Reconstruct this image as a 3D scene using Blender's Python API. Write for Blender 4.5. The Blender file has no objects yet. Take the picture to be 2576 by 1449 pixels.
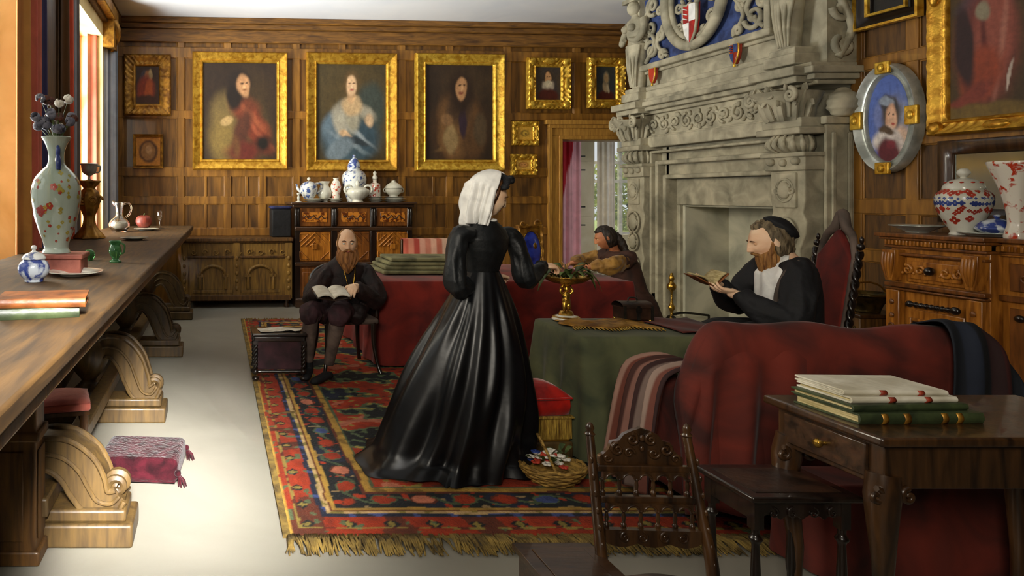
import bpy, math, random
import numpy as np
from mathutils import Matrix, Vector, noise as mnoise
PI = math.pi
rnd = random.Random(7)
C = bpy.context.scene.collection
S = math.sin; K = math.cos

# ---------------------------------------------------------------- camera geometry (focal length 1700 px, eye 1.5 m)
F_, CX, CY, EYE = 1700.0, 545.0, 490.0, 1.5
def PT(px, py, Y):                # point seen at a place in the photograph, at depth Y
    return Vector(((px-CX)*Y/F_, Y, EYE-(py-CY)*Y/F_))
def TH(px, py, h):                # point at height h
    return PT(px, py, F_*(EYE-h)/(py-CY))
def WX(px, py, X):                # point on the plane x = X
    return PT(px, py, F_*X/(px-CX))

# ---------------------------------------------------------------- objects
ROOT = {}
def thing(name, label, cat, loc=(0,0,0), rz=0, group=None):
    o = bpy.data.objects.new(name, None); C.objects.link(o)
    o.empty_display_size = .1
    o.location = loc; o.rotation_euler = (0,0,rz)
    o['label'] = label; o['category'] = cat
    if group: o['group'] = group
    ROOT[o.name] = (Matrix.Translation(Vector(loc)) @ Matrix.Rotation(rz,4,'Z'))
    return o
def tag(o, label, cat, group=None, kind=None):
    if label: o['label'] = label
    if cat: o['category'] = cat
    if group: o['group'] = group
    if kind: o['kind'] = kind
    return o
def rootmat(p):
    while p.parent: p = p.parent
    return ROOT.get(p.name, Matrix.Identity(4))
def dup(root, loc, rz=0, label=None, group=None, scale=None):
    r = root.copy(); C.objects.link(r); r.location = loc; r.rotation_euler = (0,0,rz)
    if scale: r.scale = (scale,)*3
    if label: r['label'] = label
    if group: r['group'] = group
    for ch in list(root.children):
        c = ch.copy(); C.objects.link(c); c.parent = r
        for g in ch.children:
            d = g.copy(); C.objects.link(d); d.parent = c
    return r

def csm(P,k=3):                    # smooth curve through points
    P=[tuple(p) for p in P]; m=len(P)-1; out=[]
    for i in range(m):
        p0=P[max(i-1,0)];p1=P[i];p2=P[i+1];p3=P[min(i+2,m)]
        for j in range(k):
            a=j/k; out.append(tuple(.5*((2*b)+(c-a0)*a+(2*a0-5*b+4*c-d)*a*a+(3*b-a0-3*c+d)*a**3) for a0,b,c,d in zip(p0,p1,p2,p3)))
    out.append(P[-1]); return out
class MB:
    def __init__(s): s.v=[]; s.f=[]; s.mi=[]; s.c=[]; s.m=0; s.M=Matrix.Identity(4); s.col=(1,1,1); s.hascol=False
    def at(s, loc=(0,0,0), rz=0, rx=0, ry=0, sc=1):
        s.M = Matrix.Translation(Vector(loc)) @ Matrix.Rotation(rz,4,'Z') @ Matrix.Rotation(ry,4,'Y') @ Matrix.Rotation(rx,4,'X') @ Matrix.Scale(sc,4)
        return s
    def add(s, V, Fc, cols=None):
        n=len(s.v); M=s.M
        s.v.extend([tuple(M @ Vector(p)) for p in V])
        s.f.extend([tuple(i+n for i in q) for q in Fc]); s.mi.extend([s.m]*len(Fc))
        if cols is not None: s.hascol=True; s.c.extend(cols)
        else: s.c.extend([s.col]*len(V))
        return s
    def box(s, x0,x1,y0,y1,z0,z1):
        V=[(x,y,z) for z in (z0,z1) for y in (y0,y1) for x in (x0,x1)]
        return s.add(V, [(0,2,3,1),(4,5,7,6),(0,1,5,4),(2,6,7,3),(0,4,6,2),(1,3,7,5)])
    def cbox(s, c, d, rx=0, ry=0, rz=0):
        o=s.M.copy(); s.M = o @ Matrix.Translation(Vector(c)) @ Matrix.Rotation(rz,4,'Z') @ Matrix.Rotation(ry,4,'Y') @ Matrix.Rotation(rx,4,'X')
        s.box(-d[0]/2,d[0]/2,-d[1]/2,d[1]/2,-d[2]/2,d[2]/2); s.M=o; return s
    def rings(s, R, cap=True):                       # list of rings, each a list of points (closed)
        n=len(R[0]); V=[p for r in R for p in r]; Fc=[]
        for i in range(len(R)-1):
            for j in range(n):
                k=(j+1)%n; Fc.append((i*n+j,i*n+k,(i+1)*n+k,(i+1)*n+j))
        if cap:
            Fc.append(tuple(range(n))[::-1]); Fc.append(tuple((len(R)-1)*n+j for j in range(n)))
        return s.add(V,Fc)
    def lathe(s, prof, c=(0,0,0), seg=24, sx=1, sy=1, flute=0, fn=8):
        R=[]
        if len(prof)>=7: prof=[(max(0,r),z) for r,z in csm(prof)]
        for r,z in prof:
            R.append([(c[0]+sx*r*(1+flute*K(fn*2*PI*j/seg))*K(2*PI*j/seg), c[1]+sy*r*(1+flute*K(fn*2*PI*j/seg))*S(2*PI*j/seg), c[2]+z) for j in range(seg)])
        return s.rings(R)
    def tube(s, P, rad, seg=8, flat=1.0, up=None):
        P=[Vector(p) for p in P]
        if not hasattr(rad,'__len__'): rad=[rad]*len(P)
        if 3<=len(P)<=9 and 6<=seg<=10 and (P[0]-P[-1]).length>1e-4:
            Q=csm([tuple(p)+(r,) for p,r in zip(P,rad)],4); P=[Vector(q[:3]) for q in Q]; rad=[max(1e-4,q[3]) for q in Q]
        T=[]
        for i in range(len(P)):
            a=P[max(i-1,0)]; b=P[min(i+1,len(P)-1)]; t=(b-a); T.append(t.normalized() if t.length>1e-9 else Vector((0,0,1)))
        u=Vector(up) if up else (Vector((0,0,1)) if abs(T[0].z)<.9 else Vector((0,1,0)))
        R=[]
        for i,p in enumerate(P):
            u=(u-T[i]*u.dot(T[i])).normalized(); w=T[i].cross(u)
            R.append([tuple(p+rad[i]*(K(2*PI*j/seg)*w+flat*S(2*PI*j/seg)*u)) for j in range(seg)])
        return s.rings(R)
    def ell(s, L, seg=20):                           # body rings: (x,y,z,rx,ry[,rz,tiltx])
        R=[]
        for q in L:
            x,y,z,rx,ry=q[:5]; a=q[5] if len(q)>5 else 0
            R.append([(x+rx*K(t)*K(a)-ry*S(t)*S(a), y+rx*K(t)*S(a)+ry*S(t)*K(a), z) for t in [2*PI*j/seg for j in range(seg)]])
        return s.rings(R)
    def blob(s, c, r, nu=16, nv=10, fn=None, R=None):
        if not hasattr(r,'__len__'): r=(r,)*3
        V=[];Fc=[]; c=Vector(c)
        for i in range(nv+1):
            th=PI*i/nv
            for j in range(nu):
                ph=2*PI*j/nu; n=Vector((S(th)*K(ph),S(th)*S(ph),K(th)))
                k=fn(n) if fn else 1
                p=Vector((n.x*r[0]*k,n.y*r[1]*k,n.z*r[2]*k))
                if R is not None: p=R@p
                V.append(tuple(c+p))
        for i in range(nv):
            for j in range(nu):
                k=(j+1)%nu
                Fc.append((i*nu+j,(i+1)*nu+j,(i+1)*nu+k,i*nu+k))
        return s.add(V,Fc)
    def grid(s, fn, nu, nv, colfn=None, closed=False):
        V=[];cc=[] if colfn else None;Fc=[]
        for j in range(nv+1):
            for i in range(nu+(0 if closed else 1)):
                u=i/nu; v=j/nv; V.append(tuple(fn(u,v)))
                if colfn: cc.append(colfn(u,v))
        w=nu if closed else nu+1
        for j in range(nv):
            for i in range(nu):
                k=(i+1)%w if closed else i+1
                Fc.append((j*w+i,j*w+k,(j+1)*w+k,(j+1)*w+i))
        return s.add(V,Fc,cc)
    def prism(s, O, y0, y1):                         # outline in x,z extruded along y
        n=len(O); V=[(x,y0,z) for x,z in O]+[(x,y1,z) for x,z in O]
        Fc=[tuple(range(n)),tuple(range(2*n-1,n-1,-1))]+[(i,n+i,n+(i+1)%n,(i+1)%n) for i in range(n)]
        return s.add(V,Fc)
    def hprism(s, O, z0, z1):
        n=len(O); V=[(x,y,z0) for x,y in O]+[(x,y,z1) for x,y in O]
        Fc=[tuple(range(n))[::-1],tuple(range(n,2*n))]+[(i,(i+1)%n,n+(i+1)%n,n+i) for i in range(n)]
        return s.add(V,Fc)
    def scroll(s, c, r, turns=1.5, th=.012, d=1, a0=0, n=30, ax='y', end=.25):
        P=[];R=[]
        for i in range(n+1):
            t=i/n; a=a0+d*turns*2*PI*t; q=r*(1-t*(1-end*.4))
            if ax=='y': P.append((c[0]+q*K(a),c[1],c[2]+q*S(a)))
            else: P.append((c[0],c[1]+q*K(a),c[2]+q*S(a)))
            R.append(th*(1-.35*t))
        return s.tube(P,R,6)
    def build(s, name, mats, parent=None, world=False, smooth=61, bevel=0, seg=2, mods=(), sol=0, label=None):
        me=bpy.data.meshes.new(name)
        V=s.v
        if world and parent:
            iv=rootmat(parent).inverted(); V=[tuple(iv@Vector(p)) for p in V]
        me.from_pydata(V,[],s.f); 
        if not isinstance(mats,(list,tuple)): mats=[mats]
        for m in mats: me.materials.append(m)
        if len(mats)>1: me.polygons.foreach_set('material_index', s.mi)
        if s.hascol:
            a=me.color_attributes.new('Col','FLOAT_COLOR','POINT')
            arr=np.ones((len(V),4),dtype=np.float32); arr[:,:3]=np.array(s.c,dtype=np.float32)[:,:3]
            a.data.foreach_set('color', arr.ravel())
        import bmesh
        bm=bmesh.new(); bm.from_mesh(me); bmesh.ops.recalc_face_normals(bm,faces=bm.faces); bm.to_mesh(me); bm.free()
        me.polygons.foreach_set('use_smooth',[True]*len(me.polygons))
        if smooth<180: me.set_sharp_from_angle(angle=math.radians(smooth))
        me.update()
        o=bpy.data.objects.new(name,me); C.objects.link(o)
        if parent: o.parent=parent
        if sol:
            m=o.modifiers.new('s','SOLIDIFY'); m.thickness=sol; m.offset=0
        if bevel:
            m=o.modifiers.new('b','BEVEL'); m.width=bevel; m.segments=seg; m.limit_method='ANGLE'; m.angle_limit=math.radians(40)
        for k,a in mods:
            m=o.modifiers.new(k.lower(),k)
            for q,w in a.items(): setattr(m,q,w)
        if label: o['label']=label
        return o
    def organic(s, name, mat, parent=None, voxel=.006, it=3, world=False, mods=(), label=None):
        return s.build(name,mat,parent,world,smooth=180,mods=[('REMESH',dict(mode='VOXEL',voxel_size=voxel,use_smooth_shade=True)),('SMOOTH',dict(factor=.5,iterations=it))]+list(mods),label=label)

# ---------------------------------------------------------------- materials
def lin(c):
    if isinstance(c,str):
        c=c.lstrip('#'); c=[int(c[i:i+2],16)/255 for i in (0,2,4)]
    return tuple((x/12.92 if x<=.04045 else ((x+.055)/1.055)**2.4) for x in c)
def mat(name, col, col2=None, rough=.6, metal=0, scale=6, stretch=(1,1,1), bump=.15, bscale=None, detail=6, spec=.5, coat=0, trans=0, sheen=0, lo=.35, hi=.65, dist=.02, coords='Object', col3=None, vor=0, ior=1.45):
    m=bpy.data.materials.new(name); m.use_nodes=True; nt=m.node_tree; N=nt.nodes; L=nt.links
    b=N['Principled BSDF']; tc=N.new('ShaderNodeTexCoord'); mp=N.new('ShaderNodeMapping')
    L.new(tc.outputs[coords],mp.inputs[0]); mp.inputs['Scale'].default_value=stretch
    b.inputs['Roughness'].default_value=rough; b.inputs['Metallic'].default_value=metal
    b.inputs['Specular IOR Level'].default_value=spec; b.inputs['Coat Weight'].default_value=coat
    b.inputs['Transmission Weight'].default_value=trans; b.inputs['IOR'].default_value=ior
    if sheen: b.inputs['Sheen Weight'].default_value=sheen; b.inputs['Sheen Roughness'].default_value=.4
    nz=N.new('ShaderNodeTexNoise'); nz.inputs['Scale'].default_value=scale; nz.inputs['Detail'].default_value=detail; nz.inputs['Distortion'].default_value=.6
    L.new(mp.outputs[0],nz.inputs[0])
    if col=='vcol':
        at=N.new('ShaderNodeVertexColor'); at.layer_name='Col'
        hs=N.new('ShaderNodeHueSaturation'); mr=N.new('ShaderNodeMapRange'); mr.inputs[1].default_value=.3; mr.inputs[2].default_value=.7; mr.inputs[3].default_value=.85; mr.inputs[4].default_value=1.15
        L.new(nz.outputs[0],mr.inputs[0]); L.new(mr.outputs[0],hs.inputs['Value']); L.new(at.outputs[0],hs.inputs['Color']); L.new(hs.outputs[0],b.inputs['Base Color'])
    else:
        c1=lin(col); c2=lin(col2) if col2 else tuple(x*.6 for x in c1)
        cr=N.new('ShaderNodeValToRGB'); e=cr.color_ramp.elements
        e[0].position=lo; e[0].color=(*c2,1); e[1].position=hi; e[1].color=(*c1,1)
        if col3:
            x=e.new((lo+hi)/2); x.color=(*lin(col3),1)
        if vor:
            vo=N.new('ShaderNodeTexVoronoi'); vo.inputs['Scale'].default_value=vor; ad=N.new('ShaderNodeMix'); ad.data_type='FLOAT'; ad.inputs[0].default_value=.5
            L.new(mp.outputs[0],vo.inputs[0]); L.new(nz.outputs[0],ad.inputs[2]); L.new(vo.outputs['Distance'],ad.inputs[3]); L.new(ad.outputs[0],cr.inputs[0])
        else: L.new(nz.outputs[0],cr.inputs[0])
        L.new(cr.outputs[0],b.inputs['Base Color'])
    if bump:
        n2=N.new('ShaderNodeTexNoise'); n2.inputs['Scale'].default_value=bscale or scale*3; n2.inputs['Detail'].default_value=5
        L.new(mp.outputs[0],n2.inputs[0]); bp=N.new('ShaderNodeBump'); bp.inputs['Strength'].default_value=bump; bp.inputs['Distance'].default_value=dist
        L.new(n2.outputs[0],bp.inputs['Height']); L.new(bp.outputs[0],b.inputs['Normal'])
    return m
def wood(name,a,b,rough=.42,coat=.15,ax='z',scale=5,bump=.12):
    st={'z':(6,6,.7),'x':(.7,6,6),'y':(6,.7,6)}[ax]
    return mat(name,a,b,rough=rough,coat=coat,stretch=st,scale=scale,bump=bump,dist=.006,lo=.3,hi=.7)
M={}
M['panel']=wood('oak_panel','#a06f2b','#5f3e17',rough=.42,coat=.2,scale=2.6)
M['panel_shade']=wood('oak_recess_shade','#875c22','#452c10',rough=.5,coat=.1,scale=2.2)  # same oak darkened: shade of the recesses painted in beside the brighter stiles
M['panel_h']=wood('oak_rail','#8a5e24','#4a2f12',rough=.5,coat=.1,ax='x')
M['panel_d']=wood('dark_oak_panel','#6d4a1c','#35210d',rough=.55,coat=.05)
M['casing']=wood('golden_oak','#c39140','#93662a',rough=.45)
M['dark']=wood('dark_walnut','#4a3018','#1c110a',rough=.3,coat=.3)
M['darkx']=wood('dark_walnut_x','#4a3220','#1f140c',rough=.3,coat=.3,ax='x')
M['black']=wood('ebony','#231812','#0c0806',rough=.28,coat=.4)
M['mid']=wood('carved_oak','#8a531f','#4a2810',rough=.35,coat=.3)
M['midl']=wood('honey_oak','#c07c2c','#6e3e14',rough=.27,coat=.5)
M['chest']=wood('old_chest_oak','#94702f','#553c18',rough=.5)
M['tabley']=wood('table_oak','#573d1a','#2e1f0d',rough=.65,coat=.0,ax='y')
M['trestle']=wood('trestle_oak','#604a26','#3a2b17',rough=.5)
M['inlay']=mat('marquetry','#c0792a','#5b2a0d',rough=.3,coat=.4,scale=26,lo=.44,hi=.54,bump=.1)
M['stone']=mat('chimney_stone','#b9b096','#7a7562',rough=.75,scale=5,bump=.5,bscale=30,dist=.008,lo=.3,hi=.7)
M['stoned']=mat('smoky_stone','#a39c84','#7a7766',rough=.85,scale=3,bump=.4,bscale=20,dist=.01)
M['soot']=mat('sooty_stone','#c4bfa8','#8d8c7c',rough=.95,scale=2.2,bump=.4,dist=.01)
M['stoneblue']=mat('blue_ground','#3a4c7e','#222c50',rough=.7,scale=12)
M['floor']=mat('pale_stone_floor','#959185','#7c786d',rough=.5,scale=.9,bump=.05,lo=.3,hi=.7)
M['ceil']=mat('white_ceiling','#e8e8e6','#dcdee0',rough=.9,scale=1.2,bump=.1)
M['plaster']=mat('warm_plaster','#e6cf96','#cdb274',rough=.85,scale=2,bump=.1)
M['outer']=mat('cream_wall','#dcd2b8','#c6b996',rough=.85,scale=2,bump=.1)
M['gold']=mat('gilding','#e2b040','#a8741c',rough=.34,metal=.65,scale=14,bump=.5,bscale=45,dist=.006)
M['golddk']=mat('old_gilding','#b0802c','#6e4716',rough=.42,metal=.5,scale=12,bump=.5,bscale=40,dist=.006)
M['goldb']=mat('bright_gilding','#f0c64e','#b98722',rough=.3,metal=.6,scale=16,bump=.6,bscale=40,dist=.007)
M['brass']=mat('brass','#d8ad4c','#7e5a20',rough=.25,metal=.9,scale=20,bump=.3)
M['bronze']=mat('dark_bronze','#6b5628','#2b2212',rough=.3,metal=.8,scale=10,bump=.3)
M['iron']=mat('iron','#4a4740','#262420',rough=.4,metal=.8)
M['silver']=mat('silver','#c9ccc4','#969a92',rough=.3,metal=.45,scale=8,bump=.1)
M['red']=mat('red_baize','#7c2115','#4c100b',rough=.9,sheen=.08,scale=4,bump=.2,bscale=60,dist=.003)
M['sofa']=mat('rust_red_wool','#6a2214','#34100a',rough=.9,sheen=.05,scale=3.5,bump=.2,bscale=50,dist=.004)
M['green']=mat('green_cloth','#56583a','#343a28',rough=.9,sheen=.05,scale=4,bump=.2,bscale=50,dist=.003)
M['grgrey']=mat('sage_cloth','#7c7854','#4f4d34',rough=.9,scale=6,bump=.3)
M['satin']=mat('black_satin','#0b0c0f','#050507',rough=.34,spec=.45,scale=6,bump=.10,bscale=9,dist=.02)
M['bodice']=mat('black_silk','#15181a','#0a0b0c',rough=.5,spec=.45,scale=8,bump=.25,bscale=25)
M['blackcl']=mat('black_wool','#121216','#09090b',rough=.75,scale=8,bump=.3)
M['velvet']=mat('dark_plum_velvet','#26110f','#0e0708',rough=.7,scale=8,bump=.4)
M['breech']=mat('plum_breeches','#44262c','#221216',rough=.8,scale=8,bump=.3)
M['hose']=mat('grey_hose','#6a5a50','#463a35',rough=.8,scale=10,bump=.1)
M['brownd']=mat('brown_dress','#4a2c20','#2c1a14',rough=.8,scale=7,bump=.3)
M['goldsl']=mat('ochre_sleeve','#a87c34','#6b4a1e',rough=.7,scale=9,bump=.3,sheen=.2)
M['skin']=mat('skin','#e3b78e','#cf9a72',rough=.5,scale=9,bump=.05)
M['skinl']=mat('light_skin','#efcfae','#dfae88',rough=.5,scale=9,bump=.05)
M['skind']=mat('tan_skin','#bb7c54','#985a38',rough=.5,scale=9,bump=.05)
M['lip']=mat('lips','#b5604e','#9c4a3c',rough=.5)
M['eyew']=mat('eye_white','#e9e6de','#d6d2c8',rough=.2,bump=0)
M['iris']=mat('iris','#2f3a48','#161a20',rough=.15,bump=0)
M['beard']=mat('auburn_beard','#a5703a','#5c3416',rough=.7,scale=9,stretch=(6,6,1),bump=.7,bscale=14,dist=.01)
M['beardg']=mat('ginger_beard','#a8783e','#6a421c',rough=.7,scale=9,stretch=(6,6,1),bump=.7,bscale=14,dist=.01)
M['hairg']=mat('greying_hair','#857458','#413626',rough=.7,scale=9,stretch=(6,6,2),bump=.7,bscale=14,dist=.01)
M['hairb']=mat('brown_hair','#5c3818','#2a180b',rough=.5,scale=9,stretch=(6,6,2),bump=.7,bscale=14,dist=.01)
M['haird']=mat('dark_hair','#33261a','#15100b',rough=.5,scale=9,stretch=(6,6,2),bump=.7,bscale=14,dist=.01)
M['white']=mat('white_linen','#eeece6','#cfcdc8',rough=.75,scale=10,bump=.4,bscale=18,dist=.01)
M['paper']=mat('paper','#e4dfd0','#c4bca8',rough=.8,scale=14,bump=.1)
M['page']=mat('page_edges','#c9b98a','#94824f',rough=.8,scale=10,stretch=(1,1,30),bump=.3,dist=.003)
M['vellum']=mat('vellum','#d8d2c0','#b6ae98',rough=.6,scale=9)
M['bkgreen']=mat('green_leather','#3f4a2c','#20281a',rough=.45,scale=10)
M['bkbrown']=mat('brown_leather','#8a4f22','#4c2811',rough=.45,scale=10)
M['bkred']=mat('red_leather','#8a3a2a','#5a2018',rough=.5,scale=10)
M['bklabel']=mat('red_label','#9a3a22','#702414',rough=.5)
M['bkdark']=mat('dark_leather','#3a2417','#1b110b',rough=.4,scale=10)
M['pink']=mat('pink_rep','#c26a58','#9a4438',rough=.8,scale=6,bump=.2,sheen=.3)
M['pinkbox']=mat('pink_lacquer','#a8604e','#743a30',rough=.5,scale=6)
M['crimson']=mat('crimson_plush','#3c1018','#1a070b',spec=.1,rough=.9,scale=14,bump=.8,bscale=60,dist=.01,sheen=.1)
M['scarlet']=mat('scarlet_velvet','#c01c0c','#7a0c08',rough=.55,scale=7,bump=.3,sheen=.3)
M['fringe']=mat('gold_fringe','#c9a445','#7e5d1f',rough=.6,scale=12,stretch=(8,8,1),bump=.6,metal=.2)
M['rugfr']=mat('wool_fringe','#8b7236','#4a3a1a',rough=.9,scale=12,bump=.5)
M['grey']=mat('grey_upholstery','#6b5a50','#3c332c',rough=.8,scale=5,bump=.2)
M['china']=mat('white_china','#dfddd0','#c2c0b0',rough=.18,coat=.5,scale=4,bump=.02)
M['chinab']=mat('blue_china','#d4d6d2','#3f558c',rough=.18,coat=.5,scale=22,lo=.40,hi=.50,bump=.02)
M['chinabd']=mat('blue_pot_china','#c2cad2','#2c3f84',rough=.18,coat=.5,scale=14,lo=.46,hi=.54,bump=.02)
M['chinar']=mat('red_china','#e0d8c8','#b83c22',rough=.18,coat=.5,scale=24,lo=.38,hi=.46,bump=.02)
M['celadon']=mat('celadon_vase','#b7c3b6','#9fae9f',rough=.14,coat=.6,scale=3,bump=.02)
M['motif']=mat('red_motif','#b8402c','#8a2818',rough=.3,bump=0)
M['motify']=mat('yellow_motif','#b8a84a','#8f8232',rough=.3,bump=0)
M['motifb']=mat('blue_motif','#34488c','#22306a',rough=.3,bump=0)
M['flbl']=mat('slate_petal','#7e7f8c','#4a4a58',rough=.6,scale=30)
M['flbr']=mat('brown_petal','#6a3a28','#2e1a14',rough=.6,scale=30)
M['flw']=mat('white_petal','#eeeade','#cfc9ba',rough=.6,scale=30)
M['flr']=mat('red_petal','#c8452e','#8e2418',rough=.6,scale=30)
M['leaf']=mat('green_leaf','#5a6a32','#2e3a1c',rough=.6,scale=20)
M['lapis']=mat('lapis_blue','#2f45b0','#16226a',rough=.2,coat=.5,scale=10,bump=.05)
M['navy']=mat('navy_cloth','#2c3060','#161a38',rough=.8,scale=10)
M['gglass']=mat('green_glass','#6fae72','#3e7c48',rough=.08,trans=.6,scale=10,bump=0)
def glassmat(name,col=(1,1,1),rough=.02,ior=1.45):
    m=bpy.data.materials.new(name); m.use_nodes=True; b=m.node_tree.nodes['Principled BSDF']
    b.inputs['Base Color'].default_value=(*col,1); b.inputs['Roughness'].default_value=rough; b.inputs['Transmission Weight'].default_value=1; b.inputs['IOR'].default_value=ior
    return m
M['glass']=glassmat('clear_glass')
def panemat():
    m=bpy.data.materials.new('window_glass'); m.use_nodes=True; nt=m.node_tree; N=nt.nodes; N.remove(N['Principled BSDF'])
    t=N.new('ShaderNodeBsdfTransparent'); t.inputs[0].default_value=(.97,.98,.97,1); g=N.new('ShaderNodeBsdfGlossy'); g.inputs['Roughness'].default_value=.02; mx=N.new('ShaderNodeMixShader'); mx.inputs[0].default_value=.05
    nt.links.new(t.outputs[0],mx.inputs[1]); nt.links.new(g.outputs[0],mx.inputs[2]); nt.links.new(mx.outputs[0],N['Material Output'].inputs[0]); return m
M['pane']=panemat()
M['mirror']=mat('mirror_glass','#8a9088','#6d736c',rough=.12,metal=.9,scale=2,bump=0)
M['vcol']=mat('painted_canvas','vcol',rough=.55,scale=30,bump=.25,bscale=50,dist=.004)
M['vcloth']=mat('woven_cloth','vcol',rough=.85,scale=5,bump=.2,bscale=60,dist=.004)
M['vrug']=mat('knotted_wool','vcol',rough=.95,scale=26,bump=.8,bscale=70,dist=.01,coords='Object')
M['foliage']=mat('sunlit_foliage','#cdd268','#7f9240',rough=.7,scale=8)
M['grass']=mat('garden_grass','#9fb055','#71853a',rough=.9,scale=3)
M['wicker']=mat('wicker','#c29a4c','#6f5220',rough=.6,scale=20,stretch=(1,1,6),bump=.6)
M['stripecv']=M['vcloth']
# ================================================================ ROOM
A0=Vector((-1.4,9.36,0)); A1=Vector((6.2,9.83,0)); WANG=math.atan2(A1.y-A0.y,A1.x-A0.x); CEIL=3.95
def BW(px,py,off=0.0):            # point on the back wall
    d=Vector(((px-CX)/F_,1,-(py-CY)/F_)); n=Vector((S(WANG),-K(WANG),0)); a=A0+n*off
    t=(a-Vector((0,0,EYE))).dot(n)/d.dot(n); return Vector((0,0,EYE))+d*t
def bwx(px): p=BW(px,490); return (p-A0).dot(Vector((K(WANG),S(WANG),0)))   # distance along the wall
def bwz(px,py): return BW(px,py).z
WM=Matrix.Translation(A0)@Matrix.Rotation(WANG,4,'Z')
def structure(o, kind='structure'): o['kind']=kind; return o
LX=-1.4; RX=5.6; RX2=6.2
mb=MB(); mb.box(-1.9,8.5,-2.5,9.3,-.1,0); mb.box(-1.9,10.5,9.3,13.2,-.1,0); structure(mb.build('floor',M['floor']))
mb=MB(); mb.box(-1.9,6.7,-2.5,10.1,CEIL,CEIL+.1); structure(mb.build('ceiling',M['ceil']))
# back wall with the doorway opening, panelling in its own mesh
DX0,DX1,DZ=bwx(1411),bwx(1632),2.30
mb=MB(); mb.M=WM.copy()
mb.box(-.6,DX0,0,.25,0,CEIL); mb.box(DX1,8.2,0,.25,0,CEIL); mb.box(DX0,DX1,0,.25,DZ,CEIL)
structure(mb.build('wall_back',M['panel_shade']))
def panelling(mb, x0,x1, stiles, rails, sw=.05, rw=.05, t=.022, holes=()):
    for x in stiles:
        segs=[(0.0,CEIL)]
        for hx0,hx1,hz0,hz1 in holes:
            if hx0-sw<x<hx1+sw: segs=[(hz1,CEIL)] if hz0<=0 else [(0,hz0),(hz1,CEIL)]
        for a,b in segs:
            mb.box(x-sw,x+sw,-t,0,a,b)
            mb.box(x-sw-.012,x-sw,-t*.5,0,a,b); mb.box(x+sw,x+sw+.012,-t*.5,0,a,b)
    for z,w in rails:
        segs=[(x0,x1)]
        for hx0,hx1,hz0,hz1 in holes:
            if hz0-.01<=z<=hz1: segs=[(x0,hx0),(hx1,x1)]
        for a,b in segs:
            mb.box(a,b,-t-.004,0,z-w,z+w); mb.box(a,b,-t*.5,0,z-w-.012,z+w+.012)
mb=MB(); mb.M=WM.copy()
st=[bwx(p) for p in (300,455,572,660,745,860,1010,1130,1275,1450)]+[bwx(517),bwx(620),bwx(1090)]
hole=[(DX0-.22,DX1+.05,0,DZ+.28)]
panelling(mb,0,8.2,st[:10],[(.12,.12),(.98,.05),(1.42,.05),(1.82,.06),(2.62,.05),(3.48,.07)],holes=hole)
for x in [st[10],st[11],st[12]]: mb.box(x-.02,x+.02,-.014,0,.98,1.82)
structure(mb.build('trim_1',M['panel'],bevel=.006))
mb=MB(); mb.M=WM.copy()       # cornice
mb.box(0,8.0,-.05,0,3.62,3.80); mb.box(0,8.0,-.09,0,3.80,3.87); mb.box(0,8.0,-.13,0,3.87,3.95)
structure(mb.build('trim_2',M['panel_h'],bevel=.008))
# door casing
mb=MB(); mb.M=WM.copy()
for (a,b,t) in ((.0,.05,.05),(.05,.16,.035),(.16,.21,.06)):
    mb.box(DX0-b,DX0-a,-t,0,0,DZ+a); mb.box(DX1+a,DX1+b,-t,0,0,DZ+a); mb.box(DX0-b,DX1+b,-t,0,DZ+a,DZ+b)
mb.box(DX0-.26,DX1+.2,-.09,0,DZ+.21,DZ+.27)
mb.box(DX0-.012,DX0+.012,-.01,.26,0,DZ); mb.box(DX0,DX1,-.01,.26,DZ-.012,DZ+.012)
structure(mb.build('door_1',M['casing'],bevel=.006))
# ---- left wall with two window openings
W1=(1.6,4.95,.95,3.45); W2=(6.15,8.3,.95,3.45)
mb=MB()
def wl(y0,y1,z0,z1): mb.box(LX-.45,LX,y0,y1,z0,z1)
wl(-2.5,W1[0],0,CEIL); wl(W1[1],W2[0],0,CEIL); wl(W2[1],9.6,0,CEIL)
for w in (W1,W2): wl(w[0],w[1],0,w[2]); wl(w[0],w[1],w[3],CEIL)
structure(mb.build('wall_left',M['plaster']))
mb=MB()                        # panelled piers between the windows
mb.box(LX,LX+.03,5.15,5.95,0,CEIL); mb.box(LX,LX+.03,8.55,9.4,0,CEIL); mb.box(LX,LX+.05,5.25,5.32,0,CEIL); mb.box(LX,LX+.05,5.78,5.85,0,CEIL)
mb.box(LX,LX+.05,8.7,8.77,0,CEIL)
mb.box(LX,LX+.10,.8,9.38,3.80,CEIL); mb.box(LX,LX+.06,.8,9.38,3.62,3.80)
structure(mb.build('trim_3',M['panel_d'],bevel=.006))
for i,w in enumerate((W1,W2)):
    mb=MB(); x=LX-.32
    n=4 if i==0 else 3
    for k in range(n+1):
        y=w[0]+(w[1]-w[0])*k/n; mb.box(x-.04,x+.04,y-.04,y+.04,w[2],w[3])
    for z in (w[2]+.041,2.55,w[3]-.041): mb.box(x-.035,x+.035,w[0]+.001,w[1]-.001,z-.04,z+.04)
    o=structure(mb.build('window_%d'%(i+1),M['casing'],bevel=.005))
    g=MB(); g.box(x-.004,x+.004,w[0],w[1],w[2],w[3]); g.build('pane',M['pane'],o)
    s=MB(); s.box(LX-.45,LX+.05,w[0]-.03,w[1]+.03,w[2]-.05,w[2]+.002); s.build('window_sill',M['casing'],o,bevel=.005)
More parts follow.
